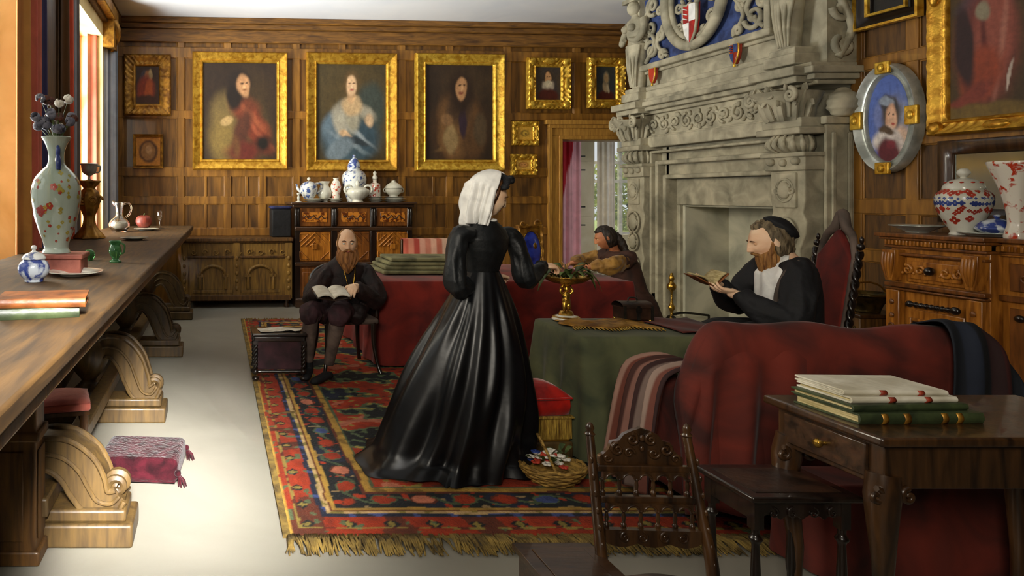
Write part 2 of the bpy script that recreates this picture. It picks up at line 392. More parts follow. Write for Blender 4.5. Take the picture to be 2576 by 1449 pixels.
# ---- right wall : near part and set-back far part
mb=MB(); mb.box(RX,RX+.4,-2.5,5.97,0,CEIL); mb.box(RX2,RX2+.2,8.65,9.75,0,CEIL)
mb.box(RX+.02,RX2+.1,8.6,8.65,0,CEIL)
structure(mb.build('wall_right',M['panel_d']))
mb=MB(); mb.M=Matrix.Translation(Vector((RX,5.97,0)))@Matrix.Rotation(-PI/2,4,'Z')
ys=[WX(p,490,RX).y for p in (2160,2300,2395,2500)]
panelling(mb,0,3.2,[5.97-y for y in ys]+[2.2,2.8],[(.12,.12),(.98,.05),(1.40,.06),(1.95,.05),(2.62,.05),(2.97,.04),(3.5,.06)])
mb.box(0,3.2,-.10,0,3.82,3.95)
structure(mb.build('trim_4',M['panel'],bevel=.006))
# ---- room beyond the doorway
mb=MB(); x0=4.2
BY=12.6; wx0,wx1,wz0,wz1=6.95,8.35,.75,2.95
mb.box(x0,wx0,BY,BY+.2,0,3.3); mb.box(wx1,10.4,BY,BY+.2,0,3.3); mb.box(wx0,wx1,BY,BY+.2,0,wz0); mb.box(wx0,wx1,BY,BY+.2,wz1,3.3)
mb.box(x0-.2,x0,9.95,BY+.2,0,3.3); mb.box(10.4,10.6,9.95,BY+.2,0,3.3)
structure(mb.build('wall_annex',M['outer']))
mb=MB(); mb.box(x0-.2,10.6,10.1,BY+.2,3.3,3.4); structure(mb.build('ceiling_annex',M['ceil']))
mb=MB()
for x in (wx0+.03,(wx0+wx1)/2-.1,wx1-.03): mb.box(x-.03,x+.03,BY+.02,BY+.08,wz0,wz1)
for z in (wz0+.03,1.75,2.1,wz1-.03): mb.box(wx0+.001,wx1-.001,BY+.026,BY+.074,z-.025,z+.025)
o=structure(mb.build('window_3',M['white']))
g=MB(); g.box(wx0,wx1,BY+.045,BY+.052,wz0,wz1); g.build('pane',M['pane'],o)
# shutter, beside the window
t=thing('window_shutter','beige folding shutter with black strap hinges beside the bright doorway window','shutter',(6.5,12.3,0))
mb=MB(); mb.box(0,.38,0,.045,.1,2.95); mb.build('shutter_leaf',M['outer'],t,bevel=.006)
mb=MB()
for z0,z1 in ((.2,1.0),(1.1,2.0),(2.1,2.85)): mb.box(.06,.32,-.012,.0,z0,z1)
mb.build('raised_panel',M['outer'],t,bevel=.006)
for z in (.95,1.28,1.95,2.2):
    mb=MB(); mb.box(.02,.2,-.024,-.012,z-.012,z+.012); mb.blob((.03,-.02,z),.014,8,6); mb.build('strap_hinge',M['iron'],t)
# garden outside: lawn and bushes of real leaves
mb=MB(); mb.box(-14,26,12.8,42,-.12,-.08); structure(mb.build('lawn',M['grass']))
def leafy(mb,c,r,n,s,seed):
    q=random.Random(seed)
    for i in range(n):
        d=Vector((q.gauss(0,1),q.gauss(0,1),q.gauss(0,1))).normalized()*(.55+.45*q.random())
        p=Vector(c)+Vector((d.x*r[0],d.y*r[1],d.z*r[2])); a=Vector((q.gauss(0,1),q.gauss(0,1),q.gauss(0,1))).normalized(); b=a.orthogonal().normalized()
        e=s*(.6+q.random()*.8)
        mb.add([p-a*e,p+b*e*.5,p+a*e,p-b*e*.5],[(0,1,2,3)])
for i,(x,y,h,rr,lb) in enumerate(((9.6,15.2,2.6,1.2,'sunlit yellow-green garden bush seen low through the doorway window'),(12.6,17.5,4.2,1.9,'taller garden tree farther off behind the sunlit bush'))):
    t=thing('garden_tree' if i else 'garden_bush',lb,'tree' if i else 'bush',(x,y,-.08))
    mb=MB(); mb.tube([(0,0,0),(.05,0,h*.3),(0,.05,h*.6)],[.12,.08,.04],8)
    for k in range(6):
        a=k*PI/3; mb.tube([(0,0,h*.3),(.4*rr*K(a),.4*rr*S(a),h*.6)],[.05,.02],6)
    mb.build('trunk',M['trestle'],t)
    mb=MB(); leafy(mb,(0,0,h*.62),(rr,rr,h*.42),2600,.09,i+3); mb.build('foliage',M['foliage'],t,smooth=180)

mb=MB(); mb.box(-1.9,6.1,-2.7,-2.5,0,CEIL); structure(mb.build('wall_front',M['panel_d']))
# ---- curtains
def curtain(name,label,fn,colfn,z0,z1,nu=90,nv=24,t=.006):
    o=thing(name,label,'curtain',tuple(fn(.5,0)))
    mb=MB(); mb.grid(fn,nu,nv,colfn); mb.build('curtain_cloth',M['vcloth'],o,world=True,smooth=180,sol=t)
    return o
def stripes(cols):
    L=[lin(c) for c in cols]
    return lambda u,v: L[min(int(u*len(L)),len(L)-1)]
def hang(a,b,z0,z1,folds,amp,sway=0):
    a=Vector(a);b=Vector(b); d=(b-a); n=Vector((-d.y,d.x)).normalized()
    def f(u,v):
        p=a+d*u; w=amp*(S(folds*2*PI*u+.6*S(3*u))+.3*S(folds*4.7*PI*u+1))*(.6+.4*(1-v)); p=p+n*w
        return (p.x+sway*S(PI*v)*.5, p.y, z0+(z1-z0)*v)
    return f
curtain('window_curtain','tan and pink striped curtain nearest the viewer at the left window behind the tall vase',hang((-1.33,4.55),(-1.33,5.22),.98,3.72,3,.035),stripes(['#cf8a48','#d69a50','#e07a60','#df7260','#e2826a','#3c3a66']),0,0)
curtain('window_curtain','bright orange-red curtain hanging on the panelled pier between the two left windows',hang((-1.33,5.80),(-1.33,6.45),.98,3.72,3,.035),stripes(['#5a3d18','#6a4720','#e05a34','#e2603c','#dc5430','#8d8f94','#66605a']),0,0)
curtain('window_curtain','salmon pink curtain with grey-blue lining at the far end of the second left window',hang((-1.56,8.17),(-1.26,8.62),.98,3.66,3,.03),stripes(['#e89a70','#e8866c','#e27a62','#e8897a','#8f949c','#b8bcc0','#6c7482','#8e98a8','#59616e']),0,0)
curtain('door_curtain','blue, crimson and pale pink curtain hanging inside the lit doorway',hang((5.98,12.1),(6.55,12.15),.02,2.9,4,.035),
  lambda u,v: lin('#39408a') if u+.25*(1-v)<.22 else (lin('#b8202e') if u<.22+.75*max(v-.35,0)*1.5 else lin('#f0b6c0')) ,0,0)
curtain('door_curtain','white curtain hanging in front of the bright window seen through the doorway',hang((6.93,12.3),(7.25,12.3),.02,2.95,3,.03),stripes(['#f2e8d4','#f6eee0']),0,0)
# pelmet with carved bracket
t=thing('curtain_pelmet','dark gilt wooden pelmet with a carved bracket over the second left window','pelmet',(LX,7.2,3.4))
mb=MB(); mb.box(0,.16,-1.05,1.35,.26,.4); mb.build('pelmet_board',M['golddk'],t,bevel=.01)
mb=MB(); mb.box(0,.14,1.1,1.4,-.08,.26); mb.scroll((.12,1.25,.05),.13,1.6,.03,ax='x'); mb.tube([(.1,1.2,.26),(.16,1.25,.1),(.08,1.3,-.1)],[.07,.05,.02],8); mb.build('carved_bracket',M['golddk'],t)
# ================================================================ PICTURES
def paint(bg, blobs, seed=0, bg2=None):
    B=[(b[0],b[1],b[2],b[3],math.radians(b[4]),lin(b[5]),b[6] if len(b)>6 else .25) for b in blobs]
    g0=lin(bg); g1=lin(bg2 or bg)
    def f(u,v):
        x=u*2-1; y=v*2-1
        nx=mnoise.noise(Vector((x*3.5,y*3.5,seed*7.1))); ny=mnoise.noise(Vector((x*3.5+9,y*3.5,seed*3.1+4)))
        k=.5+.5*mnoise.noise(Vector((x*1.6,y*1.2,seed+.3))); c=[a+(b-a)*k for a,b in zip(g0,g1)]
        x+=nx*.05; y+=ny*.05
        for (cx,cy,rx,ry,a,col,so) in B:
            dx=x-cx; dy=y-cy; p=(dx*K(a)+dy*S(a))/rx; q=(-dx*S(a)+dy*K(a))/ry; d=math.sqrt(p*p+q*q)
            w=min(1,max(0,(1+so-d)/(2*so)))
            if w>0:
                w=w*w*(3-2*w); c=[m+(n-m)*w for m,n in zip(c,col)]
        br=1+.22*mnoise.noise(Vector((x*9,y*5,seed)))+.12*mnoise.noise(Vector((x*24,y*11,seed)))
        return tuple(max(0,m*br) for m in c)
    return f
def ringframe(mb, w, h, prof, oval=False, n=40, carve=0, seed=0):
    # prof: list of (inset, out). nested loops, out = distance proud of the wall (local -y)
    def loop(d,o,ci):
        P=[]
        if oval:
            for j in range(4*n):
                a=2*PI*j/(4*n); dd=0
                if carve: dd=carve[ci]*S(a*26+seed)
                P.append(((w/2-d)*K(a), -(o+dd), (h/2-d)*S(a)))
        else:
            X=w/2-d; Z=h/2-d
            cor=[(-X,-Z),(X,-Z),(X,Z),(-X,Z)]
            for s in range(4):
                a=cor[s]; b=cor[(s+1)%4]
                for j in range(n):
                    t=j/n; x=a[0]+(b[0]-a[0])*t; z=a[1]+(b[1]-a[1])*t; dd=0
                    if carve: dd=carve[ci]*(S(x*95+seed)*S(z*83+seed*2)+.6*mnoise.noise(Vector((x*60,z*60,seed))))
                    P.append((x,-(o+dd),z))
        return P
    R=[loop(d,o,i) for i,(d,o) in enumerate(prof)]
    mb.rings(R,cap=False)
def picture(name,label,cat,loc,rz,w,h,fw,mats,canvas,depth=.06,carve=.006,oval=False,group=None,res=60,ornate=False,inner=None):
    t=thing(name,label,cat,loc,rz,group)
    mb=MB()
    prof=[(0,0),(0,depth*.7),(fw*.12,depth),(fw*.28,depth*.9),(fw*.5,depth*.62),(fw*.75,depth*.55),(fw*.82,depth*.7),(fw*.93,depth*.62),(fw,depth*.32),(fw,0)]
    cv=[0,0,carve,carve,carve*.8,carve*.5,carve*.3,0,0,0]
    ringframe(mb,w,h,prof,oval,n=10 if not carve and not oval else 48,carve=cv,seed=len(label))
    if ornate:
        for sx in (-1,1):
            for sz in (-1,1):
                c=(sx*(w/2-fw*.45),-depth*.8,sz*(h/2-fw*.45)); mb.blob(c,(fw*.42,depth*.35,fw*.42),12,8,fn=lambda n:1+.15*S(8*n.x+6*n.z))
        for sx in (-1,1): mb.blob((sx*(w/2-fw*.4),-depth*.8,0),(fw*.3,depth*.3,fw*.7),12,8); mb.blob((0,-depth*.8,sx*(h/2-fw*.4)),(fw*.7,depth*.3,fw*.3),12,8)
    mb.build('picture_frame',mats,t,smooth=50)
    iw=w/2-fw*.9; ih=h/2-fw*.9; y=-depth*.3
    mb=MB()
    if oval:
        def fn(u,v):
            a=2*PI*u; r=v; return (iw*r*K(a),y-.004*(1-v),ih*r*S(a))
        def cf(u,v):
            a=2*PI*u; return canvas((1+v*K(a))/2,(1+v*S(a))/2)
        mb.grid(fn,72,26,cf)
    else: mb.grid(lambda u,v:(-iw+2*iw*u,y,-ih+2*ih*v),res,int(res*h/w),canvas)
    mb.build('canvas',M['vcol'],t,smooth=180)
    return t
def on_back(x0,y0,x1,y1):
    c=BW((x0+x1)/2,(y0+y1)/2,.03); w=bwx(x1)-bwx(x0); h=bwz((x0+x1)/2,y0)-bwz((x0+x1)/2,y1); return (c.x,c.y,c.z),w,h
def bp(name,label,box,fwpx,mats,canvas,**k):
    loc,w,h=on_back(*box); fw=fwpx/(box[2]-box[0])*w
    return picture(name,label,'picture',loc,WANG,w,h,fw,mats,canvas,**k)
skin='#b8875c'
P1=paint('#2a1a10',[(-.25,.35,.3,.4,0,'#3a3440'),(.05,.45,.28,.3,0,'#8a5a34'),(.25,.5,.16,.3,0,'#a08a60'),(-.1,-.25,.7,.7,10,'#7a2a14'),(.1,-.3,.3,.6,-10,'#a04818'),(0,-.8,.9,.3,0,'#3a1a10')],1,'#3c2416')
bp('portrait_painting','small dim portrait of a red-robed figure at the top far left of the panelled wall',(312,138,430,291),30,M['golddk'],P1,res=44)
P2=paint('#a36a22',[(0,0,.75,.8,0,'#4a2a12',.15),(0,0,.58,.62,0,'#8a6238',.15),(.05,.1,.25,.3,0,'#a88058')],2,'#b87c2a')
bp('miniature_painting','small square gilt mount with a dark oval miniature below the red-robed portrait',(335,338,411,424),8,M['golddk'],P2,res=40)
P3=paint('#2a1c10',[(.35,.3,.5,.5,0,'#3a2a16',.6),(-.05,-.5,.80,.72,0,'#4a3a1e',.4),(-.42,-.1,.34,.42,12,'#6b5830',.5),(-.45,-.6,.32,.45,8,'#76602f',.5),(.12,.06,.42,.26,-20,'#64301a',.4),(.35,-.25,.52,.24,-38,'#74331c',.35),(.5,-.55,.42,.18,-40,'#6a2c18',.4),(.28,-.08,.5,.07,-38,'#8e4a2c',.6),(.42,-.38,.5,.05,-40,'#8a442a',.6),(.05,-.4,.2,.5,-20,'#4a2616',.5),(.1,-.82,.45,.2,0,'#5a2014',.5),(.62,-.65,.2,.16,0,'#171008',.5),(-.1,-.72,.1,.22,0,'#5e3a1c',.6),(-.02,.56,.33,.30,0,'#241810',.3),(-.16,.28,.22,.25,10,'#1e130b',.3),(.1,.52,.17,.22,5,skin,.25),(.1,.49,.045,.06,0,'#c89a6c',.6),(.11,.435,.07,.016,0,'#80502f',.6),(.05,.57,.045,.018,0,'#3a2415',.5),(.18,.57,.04,.018,0,'#3a2415',.5),(-.35,-.2,.17,.10,20,'#a88a58')],3,'#33251a')
bp('portrait_painting','large gilt-framed portrait of a long-haired man in a russet cloak',(485,133,722,427),27,M['gold'],P3,depth=.08,carve=.003,res=80)
P4=paint('#38301c',[(0,.3,.9,.6,0,'#4c3d20',.5),(0,-.5,.75,.5,0,'#39474a',.4),(-.25,.0,.28,.2,35,'#8a8474',.5),(.3,.02,.24,.2,-35,'#7c7a6c',.5),(.55,.1,.4,.5,0,'#3a4038'),(-.1,-.6,.7,.5,0,'#3c4e56',.3),(-.45,-.4,.35,.4,30,'#5a6a74'),(.35,-.55,.4,.35,0,'#33454e',.5),(.1,-.42,.5,.05,-28,'#8c9496',.7),(-.1,-.62,.5,.05,-22,'#7c888c',.7),(0,-.1,.24,.34,0,'#98907a',.4),(.42,-.02,.26,.12,-30,'#98907c',.5),(.5,-.18,.14,.10,-60,'#c0a07c',.4),(-.34,-.2,.16,.3,25,'#a29a86',.5),(0,.12,.28,.2,0,'#b99a70',.3),(0,.3,.11,.15,0,'#c49c70'),(0,.58,.24,.27,0,'#5a4426',.3),(.0,.53,.16,.22,0,'#d4ac82',.2),(-.06,.57,.045,.018,0,'#5a3a26',.5),(.08,.57,.045,.018,0,'#5a3a26',.5),(.01,.43,.06,.022,0,'#a85848',.5),(.02,.50,.025,.05,0,'#e2be96',.6),(-.15,-.5,.25,.08,-30,'#c4a078'),(.1,-.6,.4,.07,-10,'#2c3438'),(-.35,-.75,.4,.2,20,'#6a767c')],4,'#4e4024')
bp('portrait_painting','large gilt-framed portrait of a pale lady in blue-grey, hanging above the ceramics',(770,135,997,430),28,M['gold'],P4,depth=.08,carve=.004,res=80)
P5=paint('#22170d',[(.2,.6,.7,.4,0,'#3c2b18',.6),(0,-.4,.75,.75,0,'#4a3018',.4),(-.3,.0,.3,.3,30,'#664626',.5),(.3,-.02,.3,.28,-30,'#5c3e20',.5),(.1,-.45,.5,.05,-30,'#7c5c34',.7),(-.2,-.65,.4,.05,20,'#86663a',.7),(-.2,-.5,.4,.5,20,'#6a4a28'),(.4,-.5,.35,.45,-10,'#53381e'),(0,.1,.38,.35,0,'#4a3420'),(-.25,-.55,.2,.3,0,'#8a7048'),(-.35,-.15,.18,.15,0,'#7c5a38'),(.1,-.15,.12,.35,0,'#30202a'),(.05,.42,.36,.46,0,'#2c1c10',.35),(.05,.50,.17,.23,0,'#ad7e54',.2),(-.01,.55,.045,.018,0,'#3a2415',.5),(.12,.55,.045,.018,0,'#3a2415',.5),(.05,.40,.07,.025,0,'#7a3c2c',.5),(.06,.48,.03,.06,0,'#c4966a',.6),(.6,-.35,.2,.35,0,'#4e3d28')],5,'#38281a')
bp('portrait_painting','large gilt-framed portrait of a long-haired man in brown, above the veiled woman',(1043,137,1265,430),28,M['goldb'],P5,depth=.09,carve=.006,res=80)
P6=paint('#4a3a24',[(0,-.1,.45,.35,0,'#b0a088'),(0,-.75,.8,.45,0,'#4a1c10'),(0,.3,.35,.45,0,'#3c2c1c'),(0,.32,.24,.34,0,'#c09060',.2),(0,.0,.3,.2,0,'#c8b898'),(-.08,.4,.05,.02,0,'#40281a',.4),(.1,.4,.05,.02,0,'#40281a',.4)],6,'#2e3038')
bp('portrait_painting','small bright gilt-framed bust portrait with a white collar, above the left of the doorway',(1323,147,1430,275),23,M['goldb'],P6,depth=.08,carve=.012,res=44,ornate=True)
P7=paint('#3a3a2e',[(0,-.8,.8,.4,0,'#4a1c10'),(0,-.2,.3,.3,0,'#a08a68'),(.05,.3,.3,.4,0,'#7a7058'),(.05,.3,.2,.28,0,'#a88a60',.2),(.2,-.3,.1,.3,20,'#b0a080')],7,'#26303c')
bp('portrait_painting','small bright gilt-framed dark bust portrait partly hidden by the stone chimneypiece',(1475,147,1567,273),22,M['goldb'],P7,depth=.08,carve=.012,res=44,ornate=True)
P8=paint('#b88a2c',[(0,0,.55,.5,0,'#8a6a22'),(0,0,.3,.3,0,'#caa23c'),(.1,-.1,.14,.12,0,'#6a4a18')],8,'#d0a03c')
bp('miniature_painting','upper of two small gilt relief pictures beside the doorway',(1286,305,1353,366),15,M['goldb'],P8,depth=.05,carve=.01,res=30,ornate=True)
P9=paint('#c0903a',[(0,0,.7,.6,0,'#a06a22',.2),(0,0,.5,.4,0,'#c08848',.2),(-.2,0,.12,.1,0,'#7a4a20'),(.2,.05,.1,.1,0,'#7a4a20')],9,'#d8b050')
bp('miniature_painting','lower of two small gilt pictures beside the doorway, with scalloped corners',(1283,388,1348,441),15,M['goldb'],P9,depth=.05,carve=.012,res=30,ornate=True)
# ---- right wall pictures (plane x = RX)
def rp(name,label,cat,x0,y0,x1,y1,fw,mats,canvas,**k):
    a=WX(x0,490,RX).y; b=WX(x1,490,RX).y; yc=(a+b)/2; xm=CX+F_*RX/yc
    z0=WX(xm,y1,RX).z; z1=WX(xm,y0,RX).z
    return picture(name,label,cat,(RX-.03,yc,(z0+z1)/2),-PI/2,a-b,z1-z0,fw,mats,canvas,**k)
def m2(*n): return [M[x] for x in n]
PO=paint('#4e64a8',[(.3,-.2,.7,.6,0,'#8a8ea0',.5),(.5,-.5,.4,.3,0,'#c8a890',.4),(-.4,.1,.3,.3,0,'#6f7cb0'),(.1,.1,.42,.4,0,'#4a4038',.3),(0,.3,.42,.2,-15,'#39363a'),(-.1,.38,.35,.1,-10,'#8d96a4'),(.1,.0,.26,.3,-8,'#c9997a',.2),(.13,-.03,.2,.22,0,'#d8ab8c',.3),(.02,.07,.05,.02,0,'#3a2820',.4),(.23,.05,.05,.02,0,'#3a2820',.4),(.2,-.14,.06,.025,0,'#a8483c',.4),(-.25,-.45,.5,.22,15,'#d6ccc4',.3),(.4,-.55,.35,.2,-35,'#c8bcb4',.3),(-.1,-.28,.35,.1,-10,'#54402c'),(0,-.78,.55,.3,-10,'#5a1c24',.25),(.1,-.6,.2,.1,0,'#70242c')],11,'#5a70b4')
t=rp('oval_portrait','oval portrait of a lady with a white collar against blue, in a silvery oval frame','picture',2173,160,2341,434,.095,M['silver'],PO,depth=.08,carve=0,oval=True)
for a in (0,90,180,270):
    mb=MB(); w=.28; h=.462; aa=math.radians(a); c=((w-.047)*K(aa),-.075,(h-.047)*S(aa))
    mb.cbox(c,(.10 if a%180==0 else .12,.03,.15 if a%180==0 else .10)); mb.blob((c[0],c[1]-.015,c[2]),(.03,.02,.035),10,8)
    mb.build('gilt_clasp',M['goldb'],t,bevel=.012,seg=3)
P10=paint('#3a2a14',[(.0,.55,.35,.5,0,'#6f6c58'),(-.1,.65,.12,.35,0,'#8a8670'),(.15,.6,.12,.35,0,'#3c4444'),(0,.15,.5,.14,0,'#39404a'),(.05,-.25,.55,.60,0,'#6c3026',.4),(.18,-.2,.35,.55,-10,'#8e4a3a',.4),(.3,-.3,.05,.5,-12,'#a86a58',.8),(.02,-.3,.05,.5,8,'#5a221c',.8),(-.05,-.55,.4,.25,15,'#8c3c22'),(-.35,-.25,.18,.45,10,'#2c1618'),(.0,.1,.14,.1,0,'#8a8068'),(-.3,-.8,.5,.1,20,'#7a3426'),(.45,-.62,.03,.15,-20,'#b8a89a'),(0,-.95,1.2,.1,0,'#6a5424')],12,'#4c3a1c')
P10b=lambda u,v: P10(u,v)
a=WX(2368,490,RX).y; b=4.30
xm=CX+F_*RX/a
picture('large_painting','large gilt-framed painting of a figure in russet robes above the mirror','picture',(RX-.03,(a+b)/2,3.02),-PI/2,a-b,2.14,.12,M['gold'],lambda u,v:P10(min(1,u+.17),min(1,v*1.35)),depth=.1,carve=.007,res=80,ornate=True)
PB=paint('#141210',[(0,0,.8,.7,0,'#1e1b14')],13,'#22201a')
t=rp('dark_painting','black and gold edged dark picture hanging above the oval portrait','picture',2178,-220,2342,60,.12,M['black'],PB,depth=.07,carve=0)
mb=MB()
aY=WX(2178,490,RX).y-WX(2342,490,RX).y; zz0=WX(2260,60,RX).z; zz1=WX(2260,-220,RX).z; hh=zz1-zz0
ringframe(mb,aY+.01,hh+.01,[(0,.03),(0,.085),(.02,.085),(.022,.07)],n=4); ringframe(mb,aY-.19,hh-.19,[(0,.05),(0,.075),(.022,.07),(.024,.05)],n=4)
mb.build('gilt_edge',M['goldb'],t)
# mirror standing behind the ceramics on the right
t=thing('wall_mirror','dark-framed grey mirror under the big gilt picture, behind the ceramics','mirror',(RX-.03,4.66,1.60),-PI/2)
mb=MB(); ringframe(mb,1.05,.62,[(0,0),(0,.04),(.02,.05),(.10,.04),(.11,.02),(.11,0)],n=4); mb.build('mirror_frame',M['dark'],t)
mb=MB(); mb.box(-.42,.42,-.022,-.018,-.21,.21); mb.build('mirror_glass',M['mirror'],t)
# ================================================================ CHIMNEYPIECE (local x towards the viewer, -y out into the room)
FY=8.9; FW=2.96
fp=thing('stone_chimneypiece','tall carved grey stone chimneypiece with painted armorial overmantel','fireplace',(RX,FY,0),-PI/2)
def fpart(name,mb,m=None,par=None,**k): return mb.build(name,m or M['stone'],par or fp,**k)
f=.30    # main face stands .30 proud
D=.62    # depth of masonry behind
# jambs & lintel with stepped mouldings: opening x .98..2.36 z 0..1.38
ox0,ox1,oz=.90,2.42,1.38
def frame3(mb,x0,x1,z1,w,y0,y1):     # three sided frame around the rectangle, width w
    mb.box(x0-w,x0,y0,y1,0,z1+w); mb.box(x1,x1+w,y0,y1,0,z1+w); mb.box(x0,x1,y0,y1,z1,z1+w)
mb=MB(); mb.box(.30,ox0-.06,-f+.10,.5,0,2.2); mb.box(ox1+.12,FW,-f+.10,.5,0,2.2); mb.box(ox0-.12,ox1+.12,-f+.10,.5,1.69,2.2)
fpart('surround',mb,bevel=.01)
mb=MB(); frame3(mb,ox0-.05,ox1+.04,1.69,.05,-.26,-.1); frame3(mb,ox0-.13,ox1+.12,1.86,.05,-.30,-.1); frame3(mb,ox0-.19,ox1+.16,2.0,.03,-.34,-.1); mb.box(.55,2.6,-.36,-.1,2.07,2.2)
fpart('architrave_moulding',mb,bevel=.014,seg=3)
mb=MB(); mb.box(ox0-.12,ox1+.12,-.12,.5,oz,1.69); mb.box(ox0-.12,ox0,-.12,.5,0,oz); mb.box(ox1,ox1+.12,-.12,.5,0,oz); fpart('lintel_slab',mb,bevel=.01)
mb=MB(); mb.box(ox0,ox1,.44,.5,0,1.5); mb.box(ox0-.02,ox0+.03,-.08,.45,0,oz); mb.box(ox1-.03,ox1+.02,-.08,.45,0,oz); mb.box(ox0,ox1,-.08,.45,oz-.02,oz+.04); mb.box(1.62,1.70,.36,.45,0,1.22)
fpart('firebox',mb,M['soot'],bevel=.01)
mb=MB(); mb.box(.5,2.6,-.62,.45,0,.06); fpart('hearth_slab',mb,M['stoned'],bevel=.01)
# pilasters
def pilaster(cx,w,out,big):
    def g(name,mb,m=None,**k): return fpart(name,mb,m,**k)
    x0,x1=cx-w/2,cx+w/2; y=-out
    mb=MB(); mb.box(x0-.03,x1+.03,y-.04,-.1,0,.32); mb.box(x0-.05,x1+.05,y-.06,-.1,0,.1); 
    # tapering strapwork shaft
    n=9; O=[(x0+w*.18,.32),(x0+w*.12,.62),(x0+w*.02,.72),(x0+w*.12,.84),(x0+w*.18,1.0),(x0+w*.02,1.16),(x0+w*.0,1.26),(x0+w*.1,1.34),(x0+w*.04,1.45),(x0+w*.04,1.72)]
    O=O+[(2*cx-a,b) for a,b in O[::-1]]; mb.prism(O,y-.02,-.1)
    mb.box(x0+w*.22,x1-w*.22,y-.045,y,1.38,1.70); 
    g('pilaster_shaft',mb,bevel=.012,seg=3)
    mb=MB()
    for z,r in ((1.54,.08),(1.16,.10),(.92,.085),(.62,.1)):
        mb.blob((cx,y-.05,z),(r*.8,.03,r),14,8); 
        for sg in (-1,1): mb.scroll((cx+sg*w*.2,y-.05,z),r*.55,1.2,.014,d=sg,a0=PI/2)
        mb.tube([(cx+r*1.15*K(a),y-.045,z+r*1.3*S(a)) for a in [2*PI*i/20 for i in range(21)]],.011,6)
    g('strapwork_carving',mb)
    mb=MB(); mb.box(x0-.02,x1+.02,y-.05,-.1,1.72,1.86); mb.box(x0-.04,x1+.04,y-.08,-.1,1.84,1.88)
    mb.blob((cx,y-.06,1.79),(.035,.03,.035),10,8)
    for sg in (-1,1): mb.blob((cx+sg*w*.34,y-.06,1.80),(.04,.035,.035),10,8)
    g('necking_band',mb,bevel=.01)
    mb=MB(); mb.ell([(cx,y+.05,1.88,w*.38,.10),(cx,y+.03,1.93,w*.46,.15),(cx,y+.03,2.0,w*.44,.15),(cx,y+.04,2.04,w*.36,.12)],24)
    for k in range(9):
        a=PI+PI*k/8; mb.tube([(cx+w*.38*K(a),y+.05+.10*S(a),1.88),(cx+w*.50*K(a),y+.03+.17*S(a),1.95),(cx+w*.38*K(a),y+.04+.13*S(a),2.04)],[.012,.022,.01],6)
    g('gadrooned_bulb',mb)
    mb=MB(); mb.box(x0-.04,x1+.04,y-.12,-.1,2.04,2.10); mb.box(x0-.01,x1+.01,y-.08,-.1,2.10,2.19); g('impost_block',mb,bevel=.012)
    # acanthus capital
    mb=MB(); mb.ell([(cx,y+.02,2.17,w*.42,.16),(cx,y,2.3,w*.46,.2),(cx,y-.03,2.42,w*.62,.28)],20)
    for row,(za,zb,o) in enumerate(((2.17,2.33,.03),(2.2,2.46,.06))):
        for k in range(7 if row==0 else 6):
            a=PI+PI*(k+.5*row+.0)/6; rx=w*.48; ry=.19
            bx,by=cx+rx*K(a),y+ry*S(a)
            mb.tube([(cx+rx*.85*K(a),y+ry*.8*S(a),za),(bx,by,(za+zb)/2),(cx+(rx+o)*K(a),y+(ry+o)*S(a),zb),(cx+(rx+o+.03)*K(a),y+(ry+o+.03)*S(a),zb-.04)],[.03,.036,.03,.012],7,flat=.5)
    for sg in (-1,1): mb.scroll((cx+sg*w*.55,y-.18,2.38),.065,1.7,.022,d=-sg,a0=PI/2)
    for sg in (-1,1): mb.scroll((cx+sg*w*.2,y-.24,2.40),.045,1.4,.016,d=sg,a0=PI/2)
    g('acanthus_capital',mb)
pilaster(2.74,.40,f+.08,1); pilaster(.50,.36,f+.08,1)
# frieze with scrolling foliage
mb=MB(); mb.box(.5,2.7,-f-.02,.3,2.19,2.47); mb.box(.5,2.7,-f-.05,.3,2.19,2.215); fpart('frieze_panel',mb,bevel=.01)
mb=MB(); q=random.Random(4)
for i in range(10):
    x=.76+i*.188; sg=1 if i%2 else -1
    mb.scroll((x,-f-.035,2.335),.085,1.4,.017,d=sg,a0=PI*(.5 if sg>0 else -.5))
    mb.blob((x,-f-.04,2.335),(.03,.025,.03),8,6)
    for k in range(5):
        a=q.random()*2*PI; mb.blob((x+.075*K(a)+.03,-f-.035,2.335+.085*S(a)),(.034,.02,.018),8,5,R=Matrix.Rotation(a,3,'Y'))
fpart('foliage_carving',mb)
# cornice shelf
mb=MB(); mb.box(.30,3.0,-f-.06,.3,2.47,2.51); mb.box(.27,3.04,-f-.12,.3,2.51,2.56); mb.box(.24,3.08,-f-.17,.3,2.56,2.62); mb.box(.28,3.02,-f-.13,.3,2.62,2.66)
for cx in (.50,2.74): mb.box(cx-.25,cx+.25,-f-.26,.3,2.55,2.63); mb.box(cx-.22,cx+.22,-f-.21,.3,2.49,2.55)
fpart('mantel_shelf',mb,bevel=.012,seg=3)
mb=MB(); mb.box(.34,2.9,-f+.02,.3,2.66,CEIL); fpart('overmantel_wall',mb)
mb=MB(); mb.box(.50,2.58,-f-.06,.2,2.66,2.76); mb.box(.5,2.5,-f-.04,.2,2.76,2.82); mb.box(.5,2.5,-f-.02,.2,2.98,3.02)
mb.box(.47,.54,-f-.08,.2,3.02,CEIL); mb.box(2.44,2.51,-f-.08,.2,3.02,CEIL); mb.box(.465,2.515,-f-.085,.2,3.015,3.088)
fpart('overmantel_moulding',mb,bevel=.015,seg=3)
mb=MB(); mb.box(.54,2.44,-f+.0,.1,3.09,CEIL); fpart('blue_panel_ground',mb,M['stoneblue'])
